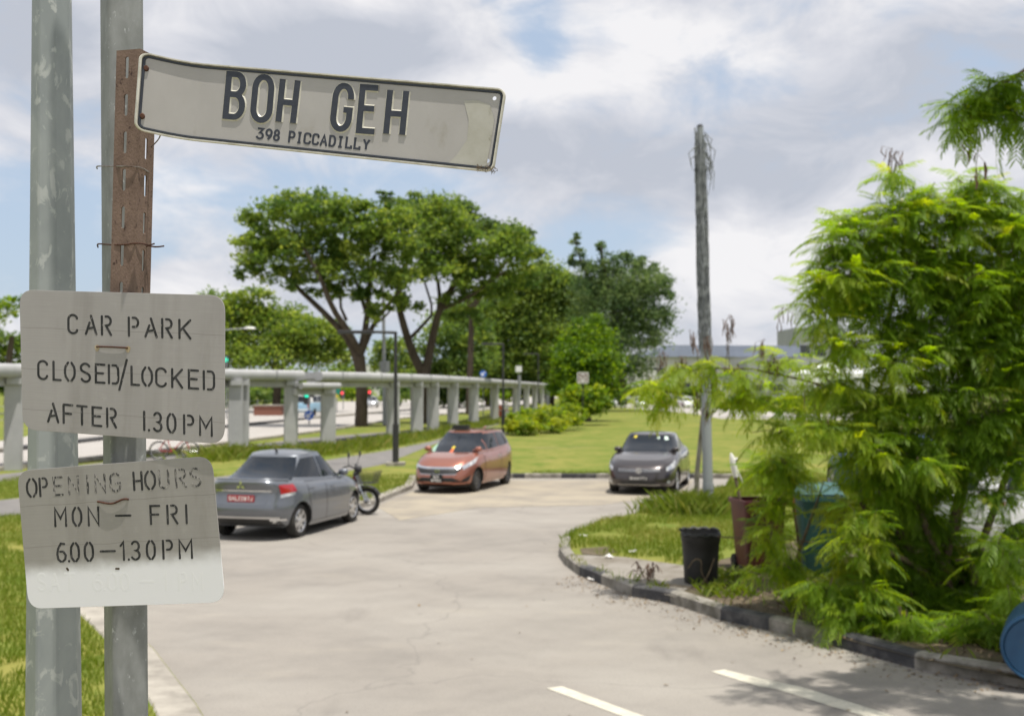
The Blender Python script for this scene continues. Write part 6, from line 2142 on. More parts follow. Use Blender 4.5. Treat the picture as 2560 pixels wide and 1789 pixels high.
def wheelie(label, u, vb, vt, wpx, m, rot, lid_open=None):
    p = G(u, vb, GZ)
    h = (vb - vt) * p.y / F
    w = wpx * p.y / F
    o = thing('wheelie_bin', label, 'bin', p, rot, 'wheelie bins by the bush')
    mb = MB()
    rings = [(0.06, .78), (.1, .80), (.9 * h, .98), (.9 * h, 1.06), (h * .96, 1.06), (h * .96, .98)]
    vs, fs = [], []
    for z, k in rings:
        for x, y in round_rect(-w / 2 * k, -w / 2 * k * 1.1, w / 2 * k, w / 2 * k * 1.1, .05, 3):
            vs.append(Vector((x, y, z)))
    n = len(vs) // len(rings)
    fs = [(i * n + k, i * n + (k + 1) % n, (i + 1) * n + (k + 1) % n, (i + 1) * n + k) for i in range(len(rings) - 1) for k in range(n)] + [tuple(range(n - 1, -1, -1))]
    mb.add(vs, fs)
    mb.build('tub', m, o, smooth=30)
    if lid_open:
        mb = MB()
        rot_ = Matrix.Rotation(R(lid_open), 3, 'X')
        mb.box((0, w * .4, h * 1.0), (w * 1.05, w * 1.0, .035), rot_)
        mb.build('lid', m, o)
    for sg in (-1, 1):
        mb = MB()
        mb.lathe([(0, -.03), (.09, -.03), (.10, 0), (.09, .03), (0, .03)], 16, 0, Matrix.Translation((sg * w * .4, w * .45, .1)) @ Matrix.Rotation(math.pi / 2, 4, 'Y'))
        mb.build('wheel', M['tyre'], o, smooth=50)
    return p, h


M['maroon'] = mat('maroon_plastic', (0.10, 0.018, 0.018), (0.075, 0.016, 0.016), 6, .5)
M['teal'] = mat('teal_plastic', (0.035, 0.11, 0.105), (0.028, 0.085, 0.085), 6, .5)
mp_, mh = wheelie('open maroon wheelie bin with a stick poking out, behind the low bush', 1895, 1424, 1240, 108, M['maroon'], R(8))
wheelie('teal green wheelie bin behind yellow leaves, its lid ajar', 2050, 1436, 1228, 110, M['teal'], R(-6), 12)
st = thing('wrapped_stick', 'rusty stick wrapped in white plastic, standing in the maroon bin', 'stick', (mp_.x - .16, mp_.y, GZ + .3))
mb = MB(st.location)
q = [P(1858, 1290, mp_.y), P(1848, 1240, mp_.y), P(1838, 1190, mp_.y)]
mb.tube(q, [.022, .022, .022], 8)
mb.build('stick', M['twig'], st, smooth=60)
mb = MB(st.location)
mb.tube([P(1840, 1192, mp_.y), P(1834, 1165, mp_.y), P(1830, 1142, mp_.y), P(1827, 1132, mp_.y)], [.034, .042, .034, .012], 8)
mb.tube([P(1836, 1150, mp_.y), P(1844, 1145, mp_.y)], [.03, .015], 6)
mb.tube([P(1840, 1170, mp_.y), P(1850, 1190, mp_.y), P(1858, 1208, mp_.y)], [.016, .012, .004], 6)
mb.build('plastic_wrap', M['plate_text'], st, smooth=60)
ob = MB()
c = P(1988, 1215, mp_.y + .3)
ob.org = c
ob.tube([P(1992, 1290, mp_.y + .3), P(1990, 1235, mp_.y + .3), P(1986, 1200, mp_.y + .3), P(1982, 1188, mp_.y + .3)], [.05, .045, .03, .008], 8)
o = ob.build('traffic_cone', M['orange'], smooth=60)
o.location = c
tag(o, 'narrow orange plastic tip sticking up between the maroon and teal bins', 'cone')

# blue barrel lying at the right edge
bc = P(2592, 1556, 9.75)
barrel = thing('barrel', 'blue plastic barrel lying on its side, cut by the right edge', 'barrel', (bc.x, bc.y, GZ), R(-27))
M['blue_drum'] = mat('blue_plastic', (0.020, 0.085, 0.175), (0.016, 0.065, 0.14), 5, .5, c3=(0.06, 0.09, 0.11), s3=12, lo3=.6, hi3=.8)
rr = .295
mb = MB()
M4 = Matrix.Translation((0, 0, rr + .0)) @ Matrix.Rotation(math.pi / 2, 4, 'X')
mb.lathe([(0, .012), (rr * .86, .012), (rr * .88, .0), (rr * .90, .03), (rr * .93, .03), (rr * .95, -.005), (rr * .99, -.01), (rr, -.04), (rr * .97, -.1), (rr, -.3), (rr * 1.0, -.6), (rr * .97, -.82), (rr * .95, -.88), (0, -.88)], 48, 0, M4)
mb.build('drum', M['blue_drum'], barrel, smooth=35)
for x, z in ((-.012, rr - .052 - .02), (.15, rr + .14)):
    mb = MB()
    mb.lathe([(.045, .013), (.042, .022), (.026, .022), (.024, .016), (0, .016)], 18, 0, Matrix.Translation((x, 0, z)) @ Matrix.Rotation(math.pi / 2, 4, 'X'))
    mb.build('bung', M['black'], barrel, smooth=40)

# twigs over and beside the black bin
def twig(label, pts, r, group='dry twigs by the black bin'):
    return wire('dry_twig', label, pts, r, M['twig'], group, 5, 'twig')


tw = [('long dry twig lying from the black bin rim to the bush', [P(1740, 1338, bp.y - .2), P(1850, 1344, bp.y - .2), P(1960, 1345, bp.y - .25), P(2050, 1358, bp.y - .3)], .010),
      ('curled dry twig leaning against the black bin front', [P(1720, 1420, bp.y - .35), P(1735, 1396, bp.y - .35), P(1755, 1398, bp.y - .35), P(1752, 1432, bp.y - .35), P(1772, 1460, bp.y - .35)], .008),
      ('forked dry twig standing right of the black bin', [P(1752, 1462, bp.y - .4), P(1770, 1440, bp.y - .4), P(1786, 1395, bp.y - .4)], .008),
      ('long dry twig on the ground in front of the black bin', [P(1640, 1458, bp.y - .4), P(1720, 1466, bp.y - .4), P(1790, 1480, bp.y - .4)], .008)]
for a in tw:
    twig(*a)
wd = G(1620, 1452, GZ)
weed = thing('withered_plant', 'withered brown plant drooping on the pavement left of the black bin', 'plant', wd)
mb = MB(wd)
for k in range(11):
    a = wd + Vector((rng.normal() * .05, rng.normal() * .05, 0))
    b_ = a + Vector((rng.normal() * .10, rng.normal() * .05, rng.uniform(.14, .26)))
    mb.tube([a, a.lerp(b_, .6) + Vector((0, 0, .04)), b_], [.006, .005, .003], 4)
    for q in range(3):
        e = b_ + Vector((rng.normal() * .05, rng.normal() * .03, -rng.uniform(.04, .14)))
        mb.tube([b_, b_.lerp(e, .5) + Vector((0, 0, .01)), e], [.012, .016, .004], 5, flat=.3)
mb.build('dry_leaves', M['pod'], weed)

# tall pole with dead creeper
pb0 = G(1772, 1277, GZ)
pole = thing('tall_pole', 'tall leaning grey metal pole rising from the island grass', 'pole', pb0)
M['pole_grey'] = mat('pole_paint', (0.30, 0.32, 0.335), (0.24, 0.255, 0.265), 4, .55, .1, stretch=(1, 1, .2))
d = pb0.y
px_line = [(1772, 1280), (1769, 1180), (1764, 950), (1758, 700), (1753, 480), (1750, 318)]
mb = MB(pb0)
Q = [P(u, v, d) for u, v in px_line]
mb.tube(Q, [.112, .105, .098, .088, .078, .066], 16)
mb.build('shaft', M['pole_grey'], pole, smooth=60)
mb = MB(pb0)
mb.tube([P(1770.6, 1222, d), P(1770.2, 1208, d)], .118, 16)
mb.build('collar', M['pole_grey'], pole, smooth=60)
mb = MB(pb0)
mb.tube([P(1750, 318, d), P(1749, 312, d)], [.07, .05], 10)
mb.box(P(1752, 425, d), (.26, .12, .05))
mb.build('bracket', M['dark_metal'], pole, smooth=30)
creeper = thing('dead_creeper', 'dead grey creeper stems wrapping the upper part of the tall pole', 'creeper', pb0)
M['creeper'] = mat('dead_stems', (0.11, 0.118, 0.128), (0.30, 0.315, 0.325), 7, .9)
mb = MB(pb0)
for k in range(64):
    v0 = rng.uniform(320, 800)
    v1 = v0 + rng.uniform(90, 380)
    v1 = min(v1, 880)
    pts = []
    a = rng.uniform(0, 6.28)
    for v in np.linspace(v0, v1, 6):
        u = np.interp(v, [318, 480, 700, 950], [1750, 1753, 1758, 1764])
        rp = np.interp(v, [318, 950], [.10, .115]) + rng.uniform(0, .02)
        a += rng.normal() * .35
        c = P(u, v, d)
        pts.append(c + Vector((rp * math.cos(a), -abs(rp * math.sin(a)) if k % 3 else rp * math.sin(a), 0)))
    mb.tube(pts, [.014, .016, .014, .012, .010, .006], 4)
for k in range(15):
    v0 = rng.uniform(325, 420)
    c = P(1753, v0, d)
    sd = 1 if k % 6 else -1
    e = Vector((sd * rng.uniform(.12, .28), -.08, 0))
    L = rng.uniform(.3, .9)
    mb.tube([c + Vector((sd * .05, -.08, 0)), c + e * .7 + Vector((0, 0, -.1)), c + e + Vector((0, 0, -.4 * L)), c + e * .8 + Vector((rng.normal() * .05, 0, -L))], [.012, .013, .010, .005], 4)
mb.build('stems', M['creeper'], creeper)

# pale young trunk beside the pole
tp = G(1742, 1262, GZ)
yt = thing('young_tree', 'thin pale tree trunk growing close beside the tall pole', 'tree', tp)
mb = MB(tp)
mb.tube([tp, P(1742, 1190, tp.y), P(1750, 1110, tp.y), P(1757, 1040, tp.y), P(1762, 960, tp.y), P(1775, 880, tp.y)], [.06, .055, .05, .045, .035, .015], 8)
mb.build('trunk', M['bark_pale'], yt, smooth=60)
fe = Feather(yt)
px_blob(fe, [(1770, 1000, 26, 26, 3, .42, tp.y, .34), (1776, 940, 24, 30, 3, .45, tp.y, .34)], tp.y)
fe.done(M['leaf_feather'])


# ================================================================ GRASS AND WEEDS
M['blade'] = leaf_mat('grass_blade', (0.083, 0.132, 0.013), (0.165, 0.226, 0.024), (0.297, 0.275, 0.077), .4, .6)


def inside(poly, x, y):
    r = np.zeros(len(x), bool)
    n = len(poly)
    for i in range(n):
        x0, y0 = poly[i]
        x1, y1 = poly[(i + 1) % n]
        c = ((y0 > y) != (y1 > y)) & (x < (x1 - x0) * (y - y0) / (y1 - y0 + 1e-12) + x0)
        r ^= c
    return r


path_poly = [W2(*p, GZ) for p in ((-200, 1300), (0, 1290), (560, 1235), (960, 1160), (1075, 1114), (1170, 1082), (1245, 1057), (1165, 1076), (1075, 1104), (960, 1127), (560, 1190), (0, 1250), (-200, 1255))]


def blades(name, x, y, h, w, z=GZ, tb=.45, tv=.2, lean=.35, tint=None):
    n = len(x)
    a = rng.uniform(0, 2 * math.pi, n)
    hh = h * rng.uniform(.5, 1.25, n)
    ln = hh * lean * rng.uniform(.2, 1.6, n)
    b = rng.uniform(0, 2 * math.pi, n)
    ca, sa = np.cos(a) * w / 2, np.sin(a) * w / 2
    lx, ly = np.cos(b) * ln, np.sin(b) * ln
    z0 = np.full(n, z)
    V = np.stack([np.stack([x - ca, y - sa, z0], 1), np.stack([x + ca, y + sa, z0], 1),
                  np.stack([x + ca * .8 + lx * .45, y + sa * .8 + ly * .45, z0 + hh * .6], 1), np.stack([x + lx, y + ly, z0 + hh * .95], 1)], 1).reshape(-1, 3)
    T = tb + tv * rng.normal(size=n) if tint is None else tint
    o = leaf_object(name, V, np.arange(n * 4).reshape(n, 4), T, M['blade'])
    o['kind'] = 'stuff'
    return o


def patchy(x, y, s=1.3):
    return np.sin(x * 2.1 * s + 1.3 * np.sin(y * 1.1 * s)) * np.sin(y * 1.7 * s + .8 * np.sin(x * 1.9 * s))


road_band = carpark
X, Y = rng.uniform(-14, -1.2, 330000), rng.uniform(4.5, 33, 330000)
keep = ~inside(carpark, X, Y) & ~inside(path_poly, X, Y) & (X > -.47 * Y) & (rng.uniform(0, 1, len(X)) < np.clip(12 / Y, .2, 1)) & (patchy(X, Y) > -.85)
# leave the concrete edging free
for q0, q1 in zip(left_w[7:11], left_w[8:12]):
    ax_, ay_ = q1[0] - q0[0], q1[1] - q0[1]
    L2 = ax_ ** 2 + ay_ ** 2
    t = np.clip(((X - q0[0]) * ax_ + (Y - q0[1]) * ay_) / L2, 0, 1)
    keep &= np.hypot(X - q0[0] - t * ax_, Y - q0[1] - t * ay_) > .36
X, Y = X[keep], Y[keep]
blades('grass', X, Y, .085, .011, tb=.42, tint=.52 + .12 * patchy(X, Y, .6) + .15 * rng.normal(size=len(X)))
X, Y = rng.uniform(.6, 9, 90000), rng.uniform(13, 34, 90000)
soil_poly = [(p[0], p[1]) for p in so_pts]
pave_poly = [W2(*p, GZ) for p in ((1423, 1385), (1470, 1418), (1600, 1470), (1690, 1492), (1830, 1520), (1850, 1480), (1760, 1420), (1560, 1392))]
keep = ~inside(carpark, X, Y) & ~inside(soil_poly, X, Y) & ~inside(pave_poly, X, Y) & (patchy(X, Y, 1.2) > -.55)
X, Y = X[keep], Y[keep]
blades('grass', X, Y, .10, .014, tint=.52 + .24 * patchy(X, Y, .7) + .15 * rng.normal(size=len(X)))
# rough growth at the foot of the walkway and round the pole
t = rng.uniform(0, 1, 16000)
ws = np.array([W2(*p, GZ) for p in ((520, 1150), (600, 1140), (740, 1138), (860, 1128), (960, 1112), (1075, 1092), (1160, 1072), (1230, 1056))])
idx = t * (len(ws) - 1)
X, Y = np.interp(idx, range(len(ws)), ws[:, 0]), np.interp(idx, range(len(ws)), ws[:, 1])
wob = .55 + .45 * np.sin(idx * 9) * np.sin(idx * 23)
X, Y = X + rng.normal(size=len(X)) * .45, Y + rng.normal(size=len(Y)) * .9
blades('weeds', X, Y, .42 * wob ** 1.5 + .10, .03, tb=.5, tv=.25, lean=.8)
X, Y = rng.normal(size=700) * .30 + pb0.x - .35, rng.normal(size=700) * .3 + pb0.y - .4
blades('weeds', X, Y, .42, .022, tb=.42, lean=.7)
X, Y = rng.normal(size=900) * .55 + 3.1, rng.normal(size=900) * .5 + 23.6
kp = ~inside(carpark, X, Y)
blades('weeds', X[kp], Y[kp], .30, .022, tb=.42, lean=.6)
# low green growth under the bush
X, Y = rng.uniform(2.3, 7, 9000), rng.uniform(10.5, 15.5, 9000)
kp = inside(soil_poly, X, Y) & (patchy(X, Y, 1.6) > .05)
blades('weeds', X[kp], Y[kp], .13, .03, z=GZ + .01, tb=.3, lean=1.0)
X, Y = rng.uniform(1.2, 5, 2500), rng.uniform(9.5, 16, 2500)
dk = np.min([np.hypot(X - p[0], Y - p[1]) for p in [np.array(right_w[i]) * (1 - f) + np.array(right_w[i + 1]) * f for i in range(8) for f in (0, .25, .5, .75)]], axis=0)
kp = (dk < .35) & ~inside(carpark, X, Y) & (patchy(X, Y, 2.5) > .3)
blades('weeds', X[kp], Y[kp], .14, .02, tb=.45, lean=.8)
# leaf litter: dry leaves on the tarmac by the kerb and under the bush
n = 900
k = rng.integers(0, len(right_w) - 1, n)
f_ = rng.uniform(0, 1, n)
rwp = np.array(right_w)
C = rwp[k] * (1 - f_[:, None]) + rwp[k + 1] * f_[:, None]
off = np.abs(rng.normal(size=n)) * .30
dirn = np.array([-.72, -.69])
C = C + dirn * off[:, None]
C3 = np.concatenate([C, np.full((n, 1), .012)], 1)
V1, Q1 = leaf_quads(C3, .035, up=1.6, aspect=.5)
n2_ = 3500
xs, ys = rng.uniform(2.2, 6.5, n2_), rng.uniform(9.2, 15, n2_)
kp = inside(soil_poly, xs, ys)
C3 = np.stack([xs[kp], ys[kp], np.full(kp.sum(), GZ + .02)], 1)
V2, Q2 = leaf_quads(C3, .05, up=1.6, aspect=.5)
n3_ = 26
C3 = np.stack([rng.uniform(-2, 3.5, n3_), rng.uniform(9, 20, n3_), np.full(n3_, .012)], 1)
V3, Q3 = leaf_quads(C3, .05, up=2.5, aspect=.6)
M['litter'] = leaf_mat('dry_leaf', (0.08, 0.055, 0.035), (0.17, 0.12, 0.075), (0.30, 0.23, 0.14), .1, .8)
V = np.concatenate([V1, V2, V3]); Q = np.concatenate([Q1, Q2 + len(V1), Q3 + len(V1) + len(V2)])
lit = leaf_object('leaf_litter', V, Q, rng.uniform(0, 1, len(Q)), M['litter'])
lit['kind'] = 'stuff'
for u, v, lb in ((1580, 1383, 'crumpled white litter on the grass behind the island pavement'), (1482, 1452, 'flattened white litter on the tarmac at the kerb'), (1522, 1395, 'scrap of white litter on the island pavement'), (1458, 1342, 'white litter at the tip of the island grass')):
    p = G(u, v, GZ if v != 1452 else 0.0)
    mb = MB()
    vs, fs = [], []
    for i in range(5):
        for j in range(5):
            vs.append((.03 * (i - 2) + rng.normal() * .01, .02 * (j - 2) + rng.normal() * .008, .018 + abs(rng.normal()) * .02))
    mb.add(vs, [(i * 5 + j, (i + 1) * 5 + j, (i + 1) * 5 + j + 1, i * 5 + j + 1) for i in range(4) for j in range(4)])
    o = mb.build('litter_scrap', M['plate_text'], smooth=180)
    o.location = p
    tag(o, lb, 'litter', 'scraps of litter')


# ================================================================ STREET FURNITURE AND FAR BUILDINGS
def lamp(label, u, vb, vt, head, m='dark_metal', base=True):
    p = G(u, vb, GZ)
    d = p.y
    o = thing('lamp_post', label, 'lamp post', p, 0, 'black path lamps')
    top = P(u, vt, d)
    mb = MB(p)
    mb.tube([p, p + Vector((0, 0, 1.35))], .105, 12)
    mb.tube([p + Vector((0, 0, 1.35)), top], [.065, .055], 10)
    mb.build('pole', M[m], o, smooth=40)
    mb = MB(p)
    hx = head
    mb.tube([top + Vector((0, 0, -.03)), top + Vector((hx * .45, 0, 0)), top + Vector((hx, 0, .02))], [.05, .045, .03], 8)
    mb.box(top + Vector((hx * .68, 0, -.02)), (abs(hx) * .62, .24, .09))
    mb.build('lamp_head', M[m], o, smooth=30)
    if base:
        mb = MB(p)
        mb.box(p + Vector((0, 0, .05)), (.6, .6, .12))
        mb.build('concrete_footing', M['concrete'], o)


lamp('black path lamp between the motorcycle and the copper car, nearest and tallest of its row', 989, 1163, 829, -1.9)
lamp('black path lamp behind the copper car, second of its row', 1258, 1086, 859, -1.2)
lamp('third black path lamp, in front of the dark trees near the walkway end', 1346, 1040, 884, -1.4, base=False)
lamp('farthest black path lamp, faint before the rounded bright tree', 1428, 1025, 902, -1.2, base=False)


def street_lamp(label, u, vb, vt, arm, d):
    p = P(u, vb, d)
    p.z = GZ
    o = thing('street_lamp', label, 'street lamp', p, 0, 'tall street lamps')
    top = P(u, vt, d)
    mb = MB(p)
    mb.tube([p, top], [.12, .07], 8)
    mb.tube([top, top + Vector((arm * .5, 0, .12)), top + Vector((arm, 0, .18))], [.06, .05, .05], 6)
    mb.build('pole', M['grey_metal'], o, smooth=60)
    mb = MB(p)
    mb.tube([top + Vector((arm * .92, 0, .18)), top + Vector((arm * 1.05, 0, .22)), top + Vector((arm * 1.3, 0, .20)), top + Vector((arm * 1.38, 0, .16))], [.06, .17, .17, .06], 8, flat=.6)
    mb.build('lamp_head', M['white_metal'], o, smooth=60)


street_lamp('street lamp with a white head reaching over the road, right beside the upper sign', 548, 1040, 826, 2.2, 95)
street_lamp('street lamp whose white head shows right of the ragged dark tree', 1648, 1010, 872, -2.0, 150)
street_lamp('street lamp with a pale head seen left of the big forked trunk', 790, 1020, 905, -2.6, 140)
gp0 = G(853, 1074, GZ)
o = thing('traffic_pole', 'tall grey pole with a control cabinet high up, between the forked trunks', 'pole', G(962, 1062, GZ))
p = Vector(o.location)
mb = MB(p)
mb.tube([p, P(958, 700, p.y)], [.16, .09], 10)
mb.build('shaft', M['grey_metal'], o, smooth=60)
mb = MB(p)
mb.box(P(962, 916, p.y - .2), (.68, .3, .78))
mb.build('cabinet', M['grey_metal'], o)


def emis(name, c, e):
    m = mat(name, c, None, rough=.4)
    b = m.node_tree.nodes['Principled BSDF']
    b.inputs['Emission Color'].default_value = (*c, 1)
    b.inputs['Emission Strength'].default_value = e
    return m


M['red_light'] = emis('red_signal', (0.9, 0.05, 0.06), 1.2)
M['green_light'] = emis('green_signal', (0.0, 0.75, 0.45), 1.0)
M['blue_sign'] = mat('blue_sign', (0.03, 0.13, 0.50), None, rough=.5)
M['green_sign'] = mat('green_sign', (0.0, 0.20, 0.14), None, rough=.5)
M['sign_white'] = mat('sign_white', (0.72, 0.72, 0.72), None, rough=.5)


def signal(label, u, d, vb, lamps, vtop):
    p = P(u, vb, d)
    p.z = GZ
    o = thing('traffic_light', label, 'traffic light', p, 0, 'traffic lights at the junction')
    top = P(u, vtop, d)
    mb = MB(p)
    mb.tube([p, top], .06, 8)
    mb.build('pole', M['grey_metal'], o, smooth=60)
    for du, v, col in lamps:
        c = P(u + du, v, d)
        mb = MB(p)
        mb.box(c + Vector((0, .12, -.18)), (.5, .22, 1.1))
        h = mb.build('signal_head', M['dark_metal'], o)
        mb = MB(p)
        mb.lathe([(0, 0), (.2, 0), (.2, -.06), (.22, -.06)], 14, 0, Matrix.Translation(c + Vector((0, -.03, 0))) @ Matrix.Rotation(math.pi / 2, 4, 'X'))
        mb.build('lens', M[col], h)


signal('traffic light showing red and green in front of the pale blue van', 773, 84, 1046, [(3, 968, 'red_light'), (-6, 986, 'green_light')], 962)
signal('traffic light with a red lamp right of the big trunk', 928, 150, 1018, [(-4, 980, 'red_light')], 976)
signal('traffic light with a red lamp left of the big trunk', 858, 140, 1020, [(-2, 982, 'red_light')], 976)
signal('green traffic light beside the edge of the upper sign', 566, 96, 1040, [(-2, 899, 'green_light')], 890)


def round_sign(label, u, v, d, rad, col, vb, cat='sign'):
    p = P(u, vb, d)
    p.z = GZ
    o = thing('road_sign', label, cat, p)
    c = P(u, v, d)
    mb = MB(p)
    mb.tube([p, c], .04, 8)
    mb.build('pole', M['grey_metal'], o, smooth=60)
    mb = MB(p)
    mb.lathe([(0, .02), (rad, .02), (rad, 0), (0, 0)], 20, 0, Matrix.Translation(c + Vector((0, -.06, 0))) @ Matrix.Rotation(math.pi / 2, 4, 'X'))
    f_ = mb.build('face', M[col], o)
    mb = MB(p)
    a = lambda x, y, z: c + Vector((x, -.085 - z, y))
    ribbon(mb, [(rad * .5, rad * .5), (-rad * .45, -rad * .45)], rad * .14, rad * .15, a, .004)
    ribbon(mb, [(-rad * .45, rad * .2), (-rad * .45, -rad * .45), (rad * .2, -rad * .45)], rad * .13, rad * .14, a, .004, .001)
    mb.build('arrow', M['sign_white'], f_)


round_sign('blue round keep-left sign with white arrow, in front of the pale blue van', 773, 1037, 80, .34, 'blue_sign', 1052)
round_sign('blue round road sign seen above the walkway roof', 1208, 934, 100, .30, 'blue_sign', 1045)
round_sign('small blue round sign seen between two walkway columns', 1070, 1003, 120, .28, 'blue_sign', 1030)
# green street name sign at the left edge
p = P(45, 1000, 90); p.z = GZ
o = thing('street_name_sign', 'green street name sign across the road at the left edge', 'sign', p)
mb = MB(p)
mb.tube([p, P(45, 962, 90)], .05, 8)
mb.build('pole', M['grey_metal'], o)
mb = MB(p)
mb.box(P(33, 969, 90) + Vector((0, -.08, 0)), (1.1, .04, .36))
mb.build('face', M['green_sign'], o)
p = P(842, 1020, 120); p.z = GZ
o = thing('direction_sign', 'green direction sign far along the road, beside the lower walkway roof', 'sign', p)
mb = MB(p)
mb.tube([p, P(842, 962, 120)], .06, 8)
mb.build('pole', M['grey_metal'], o)
mb = MB(p)
mb.box(P(842, 975, 120) + Vector((0, -.08, 0)), (.75, .05, .8))
mb.build('face', M['green_sign'], o)
p = P(838, 1024, 100); p.z = GZ
o = thing('warning_sign', 'yellow warning sign far along the road, below the green direction sign', 'sign', p)
mb = MB(p)
mb.tube([p, P(838, 985, 100)], .05, 8)
mb.build('pole', M['grey_metal'], o)
mb = MB(p)
mb.box(P(838, 989, 100) + Vector((0, -.08, 0)), (.42, .04, .42), Matrix.Rotation(R(45), 3, 'Y'))
mb.build('face', M['yellow'], o)

# square brown pictogram sign
M['brown_sign'] = mat('brown_sign', (0.13, 0.045, 0.04), None, rough=.5)
p = G(1457, 1064, GZ)
o = thing('pictogram_sign', 'small square sign, brown emblem in a white border, before the rounded tree', 'sign', p)
mb = MB(p)
mb.tube([p, P(1457, 935, p.y)], .04, 8)
mb.build('pole', M['dark_metal'], o, smooth=60)
c = P(1457, 944, p.y) + Vector((0, -.07, 0))
s_ = p.y / F
fm = lambda x, y, z: c + Vector((x * s_, -z, y * s_))
bm = slab_from_fill(round_rect(-14, -14, 14, 14, 3, 4), [], .03, fmap=lambda x, y, z: fm(x, y, z) - p)
bm_obj('face', bm, M['sign_white'], o)
mb = MB(p)
for loop, w in (([(-9, -9), (-9, 8), (-4, 8), (-4, 4), (4, 4), (4, 8), (9, 8), (9, -9)], 1.3), ([(-11.5, -11.5), (-11.5, 11.5), (11.5, 11.5), (11.5, -11.5), (-11.5, -11.5)], .6), ([(-4, -9), (-4, -2), (0, 1), (4, -2), (4, -9)], 1.2)):
    ribbon(mb, loop, w, w, fm, .004, .031, round_cap=False)
mb.build('emblem', M['brown_sign'], o)
# boxes on posts behind the walkway
for u, v, vb, lb in ((1297, 922, 1040, 'pale grey box on a post showing above the far walkway roof'),):
    p = G(u, vb, GZ)
    o = thing('equipment_post', lb, 'post', p)
    mb = MB(p)
    mb.tube([p, P(u + 2, v + 14, p.y)], .14, 8)
    mb.build('post', M['grey_metal'], o, smooth=60)
    mb = MB(p)
    mb.box(P(u, v, p.y), (.56, .4, .56))
    mb.build('box', M['sign_white'], o)
for u, v, lb, mm in ((1250, 1040, 'orange plastic road barrier seen under the walkway', 'orange'), (1266, 1040, 'white plastic road barrier beside the orange one', 'sign_white')):
    p = G(u, v, GZ)
    o = thing('road_barrier', lb, 'barrier', p, 0, 'plastic road barriers')
    mb = MB()
    mb.add([(x * w, y * w2, z) for z, w, w2 in ((0, .26, .28), (.2, .24, .2), (.95, .15, .08), (1.05, .12, .07)) for x, y in ((-1, -1), (1, -1), (1, 1), (-1, 1))],
           [(i * 4 + k, i * 4 + (k + 1) % 4, i * 4 + 4 + (k + 1) % 4, i * 4 + 4 + k) for i in range(3) for k in range(4)] + [(12, 13, 14, 15), (3, 2, 1, 0)])
    mb.build('shell', M[mm], o)
    mb = MB()
    mb.box((0, 0, .55), (.4, .4, .06))
    mb.build('band', M['sign_white'] if mm == 'orange' else M['orange'], o)
# mesh fence across the road
fpts = [P(u, v, dd) for u, v, dd in ((-160, 1062, 74), (60, 1050, 84), (330, 1040, 100), (600, 1028, 118), (760, 1020, 132))]
for q in fpts: q.z = GZ
fence = thing('mesh_fence', 'low grey post and rail fence on the far side of the main road', 'fence', fpts[0])
mb = MB(fpts[0])
for a, b_ in zip(fpts[:-1], fpts[1:]):
    for z in (.3, .75, 1.25):
        mb.tube([a + Vector((0, 0, z)), b_ + Vector((0, 0, z))], .022, 4)
mb.build('rails', M['grey_metal'], fence)
for a, b_ in zip(fpts[:-1], fpts[1:]):
    k = max(2, int((b_ - a).length / 3.2))
    for i in range(k):
        c = a.lerp(b_, i / k)
        mb = MB(fpts[0])
        mb.box(c + Vector((0, 0, .68)), (.12, .12, 1.36))
        mb.build('post', M['grey_metal'], fence)
# brick planter across the road
M['brick'] = mat('brick', (0.26, 0.11, 0.075), (0.20, 0.085, 0.06), 20, .9)
p = P(672, 1037, 108); p.z = GZ
pl_o = thing('brick_planter', 'low brown brick planter wall across the road, between walkway columns', 'planter', p)
mb = MB(p)
mb.box(p + Vector((0, 0, .45)), (2.6, 1.2, .9))
mb.build('wall', M['brick'], pl_o)
mb = MB(p)
mb.box(p + Vector((0, 0, .96)), (2.75, 1.35, .12))
mb.build('coping', M['concrete'], pl_o)

# greenery between the field and the buildings
tree('hedge', 'dark low hedge beyond the field, under the white tents', (2120, 1034), 100, [], [(u, 1012, 50, 22, 0) for u in range(1850, 2460, 62)], M['leaf_mid'], 'hedges beyond the field', nclump=3.5, nleaf=46, size=.40, tb=.35, cat='hedge')
tree('hedge', 'low green hedge in front of the white building, left of the tall pole', (1660, 1002), 210, [], [(u, 982, 40, 16, 0) for u in range(1570, 1800, 46)], M['leaf_mid'], 'hedges beyond the field', nclump=1.6, nleaf=50, size=.7, tb=.4, cat='hedge')
# far buildings
M['roof_blue'] = mat('metal_roof', (0.17, 0.20, 0.26), (0.13, 0.155, 0.21), .2, .6, stretch=(1, .1, 1))
M['wall_white'] = mat('white_wall', (0.62, 0.62, 0.60), (0.54, 0.54, 0.53), .1, .8)
M['wall_grey'] = mat('grey_wall', (0.36, 0.365, 0.40), (0.30, 0.31, 0.35), .1, .8)
M['dark_window'] = mat('dark_window', (0.05, 0.055, 0.06), None, rough=.15)


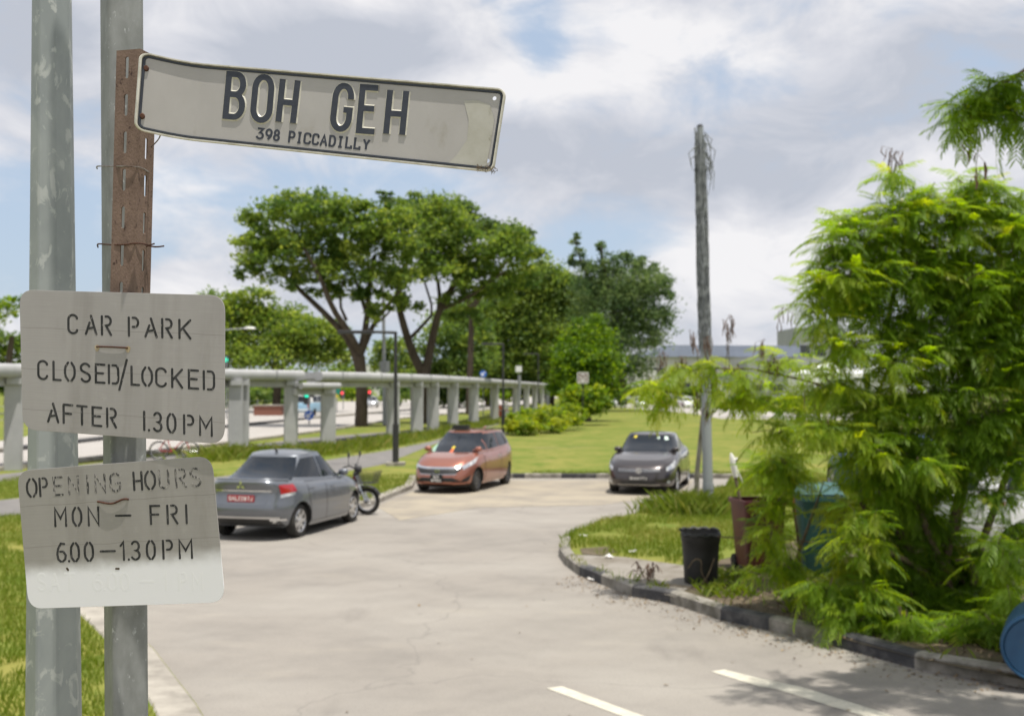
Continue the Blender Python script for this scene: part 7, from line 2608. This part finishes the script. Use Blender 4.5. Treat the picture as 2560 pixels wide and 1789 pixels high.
def building(label, u0, u1, vt, d, wall, deep, roof=None, wins=0, name='industrial_building', vroof=None, rise=0):
    a, b = P(u0, vt, d), P(u1, vt, d)
    h = a.z
    w = b.x - a.x
    o = thing(name, label, 'building', ((a.x + b.x) / 2, d, 0))
    mb = MB()
    mb.box((0, deep / 2, h / 2), (w, deep, h))
    mb.build('wall', M[wall], o)
    if roof:
        zr = P(u0, vroof, d).z
        mb = MB()
        vs = []
        xs = [-w / 2 - 1, -w / 2 + w * .16, w / 2 + 1]
        hs = [h + .02 + (zr - h) * .35, zr, zr * .985]
        for x, z in zip(xs, hs):
            vs += [(x, -1.2, h + .02), (x, -1.2 + 1.0, z), (x, deep, z), (x, deep, h + .02)]
        mb.add(vs, [(i * 4 + k, i * 4 + (k + 1) % 4, i * 4 + 4 + (k + 1) % 4, i * 4 + 4 + k) for i in range(2) for k in range(4)] + [(3, 2, 1, 0), (8, 9, 10, 11)])
        mb.build('roof', M[roof], o)
    for r_ in range(wins):
        z = h * (.32 + .34 * r_)
        nw = max(3, int(w / 6))
        for k in range(nw):
            x = -w / 2 + (k + .5) * w / nw
            mb = MB()
            mb.box((x, -.02, z), (w / nw * .72, .12, h * .16))
            mb.build('window', M['dark_window'], o)
    return o


building('white low building under a dark blue-grey roof, right of the ragged dark tree', 1608, 1990, 892, 300, 'wall_white', 40, 'roof_blue', 2, vroof=862)
building('pale grey annexe in front of the blue-roofed building, right of the tall pole', 1870, 2010, 905, 285, 'wall_grey', 14, None, 1)
building('white low building left of the blue-roofed one, at the foot of the ragged tree', 1560, 1642, 925, 270, 'wall_white', 20, None, 1)
building('grey flat-topped tower block behind the blue-roofed building', 1990, 2110, 818, 420, 'wall_grey', 30, None, 2)
building('white building far off behind the big forked trunk', 915, 950, 912, 380, 'wall_white', 15, None, 1)
M['tent'] = mat('tent_white', (0.78, 0.78, 0.77), None, rough=.7)
for k, (u, v0, v1, w, lb) in enumerate(((2090, 905, 985, 170, 'white tent roof seen through the feathery bush, leftmost of three'), (2250, 900, 985, 180, 'white tent roof seen through the feathery bush, middle of three'), (2390, 915, 985, 110, 'white tent roof seen through the feathery bush, rightmost of three'))):
    d = 60
    c = P(u, 1010, d); c.z = GZ
    s_ = d / F
    o = thing('tent', lb, 'tent', c, 0, 'white tents beyond the field')
    zt_, zm, zl = P(u, v0, d).z, P(u, v0 + 28, d).z, P(u, v1, d).z
    W_ = w * s_ / 2
    mb = MB()
    mb.add([(0, 1.5, zt_ - GZ), (-W_, 0, zm - GZ), (W_, 0, zm - GZ), (W_, 3, zm - GZ), (-W_, 3, zm - GZ), (-W_, 0, zl - GZ), (W_, 0, zl - GZ), (W_, 3, zl - GZ), (-W_, 3, zl - GZ)],
           [(1, 2, 0), (2, 3, 0), (3, 4, 0), (4, 1, 0), (5, 6, 2, 1), (6, 7, 3, 2), (8, 5, 1, 4)])
    mb.build('canopy', M['tent'], o)
    for x in (-W_, W_):
        mb = MB()
        mb.tube([(x, 0, 0), (x, 0, zm - GZ)], .04, 6)
        mb.build('leg', M['grey_metal'], o)
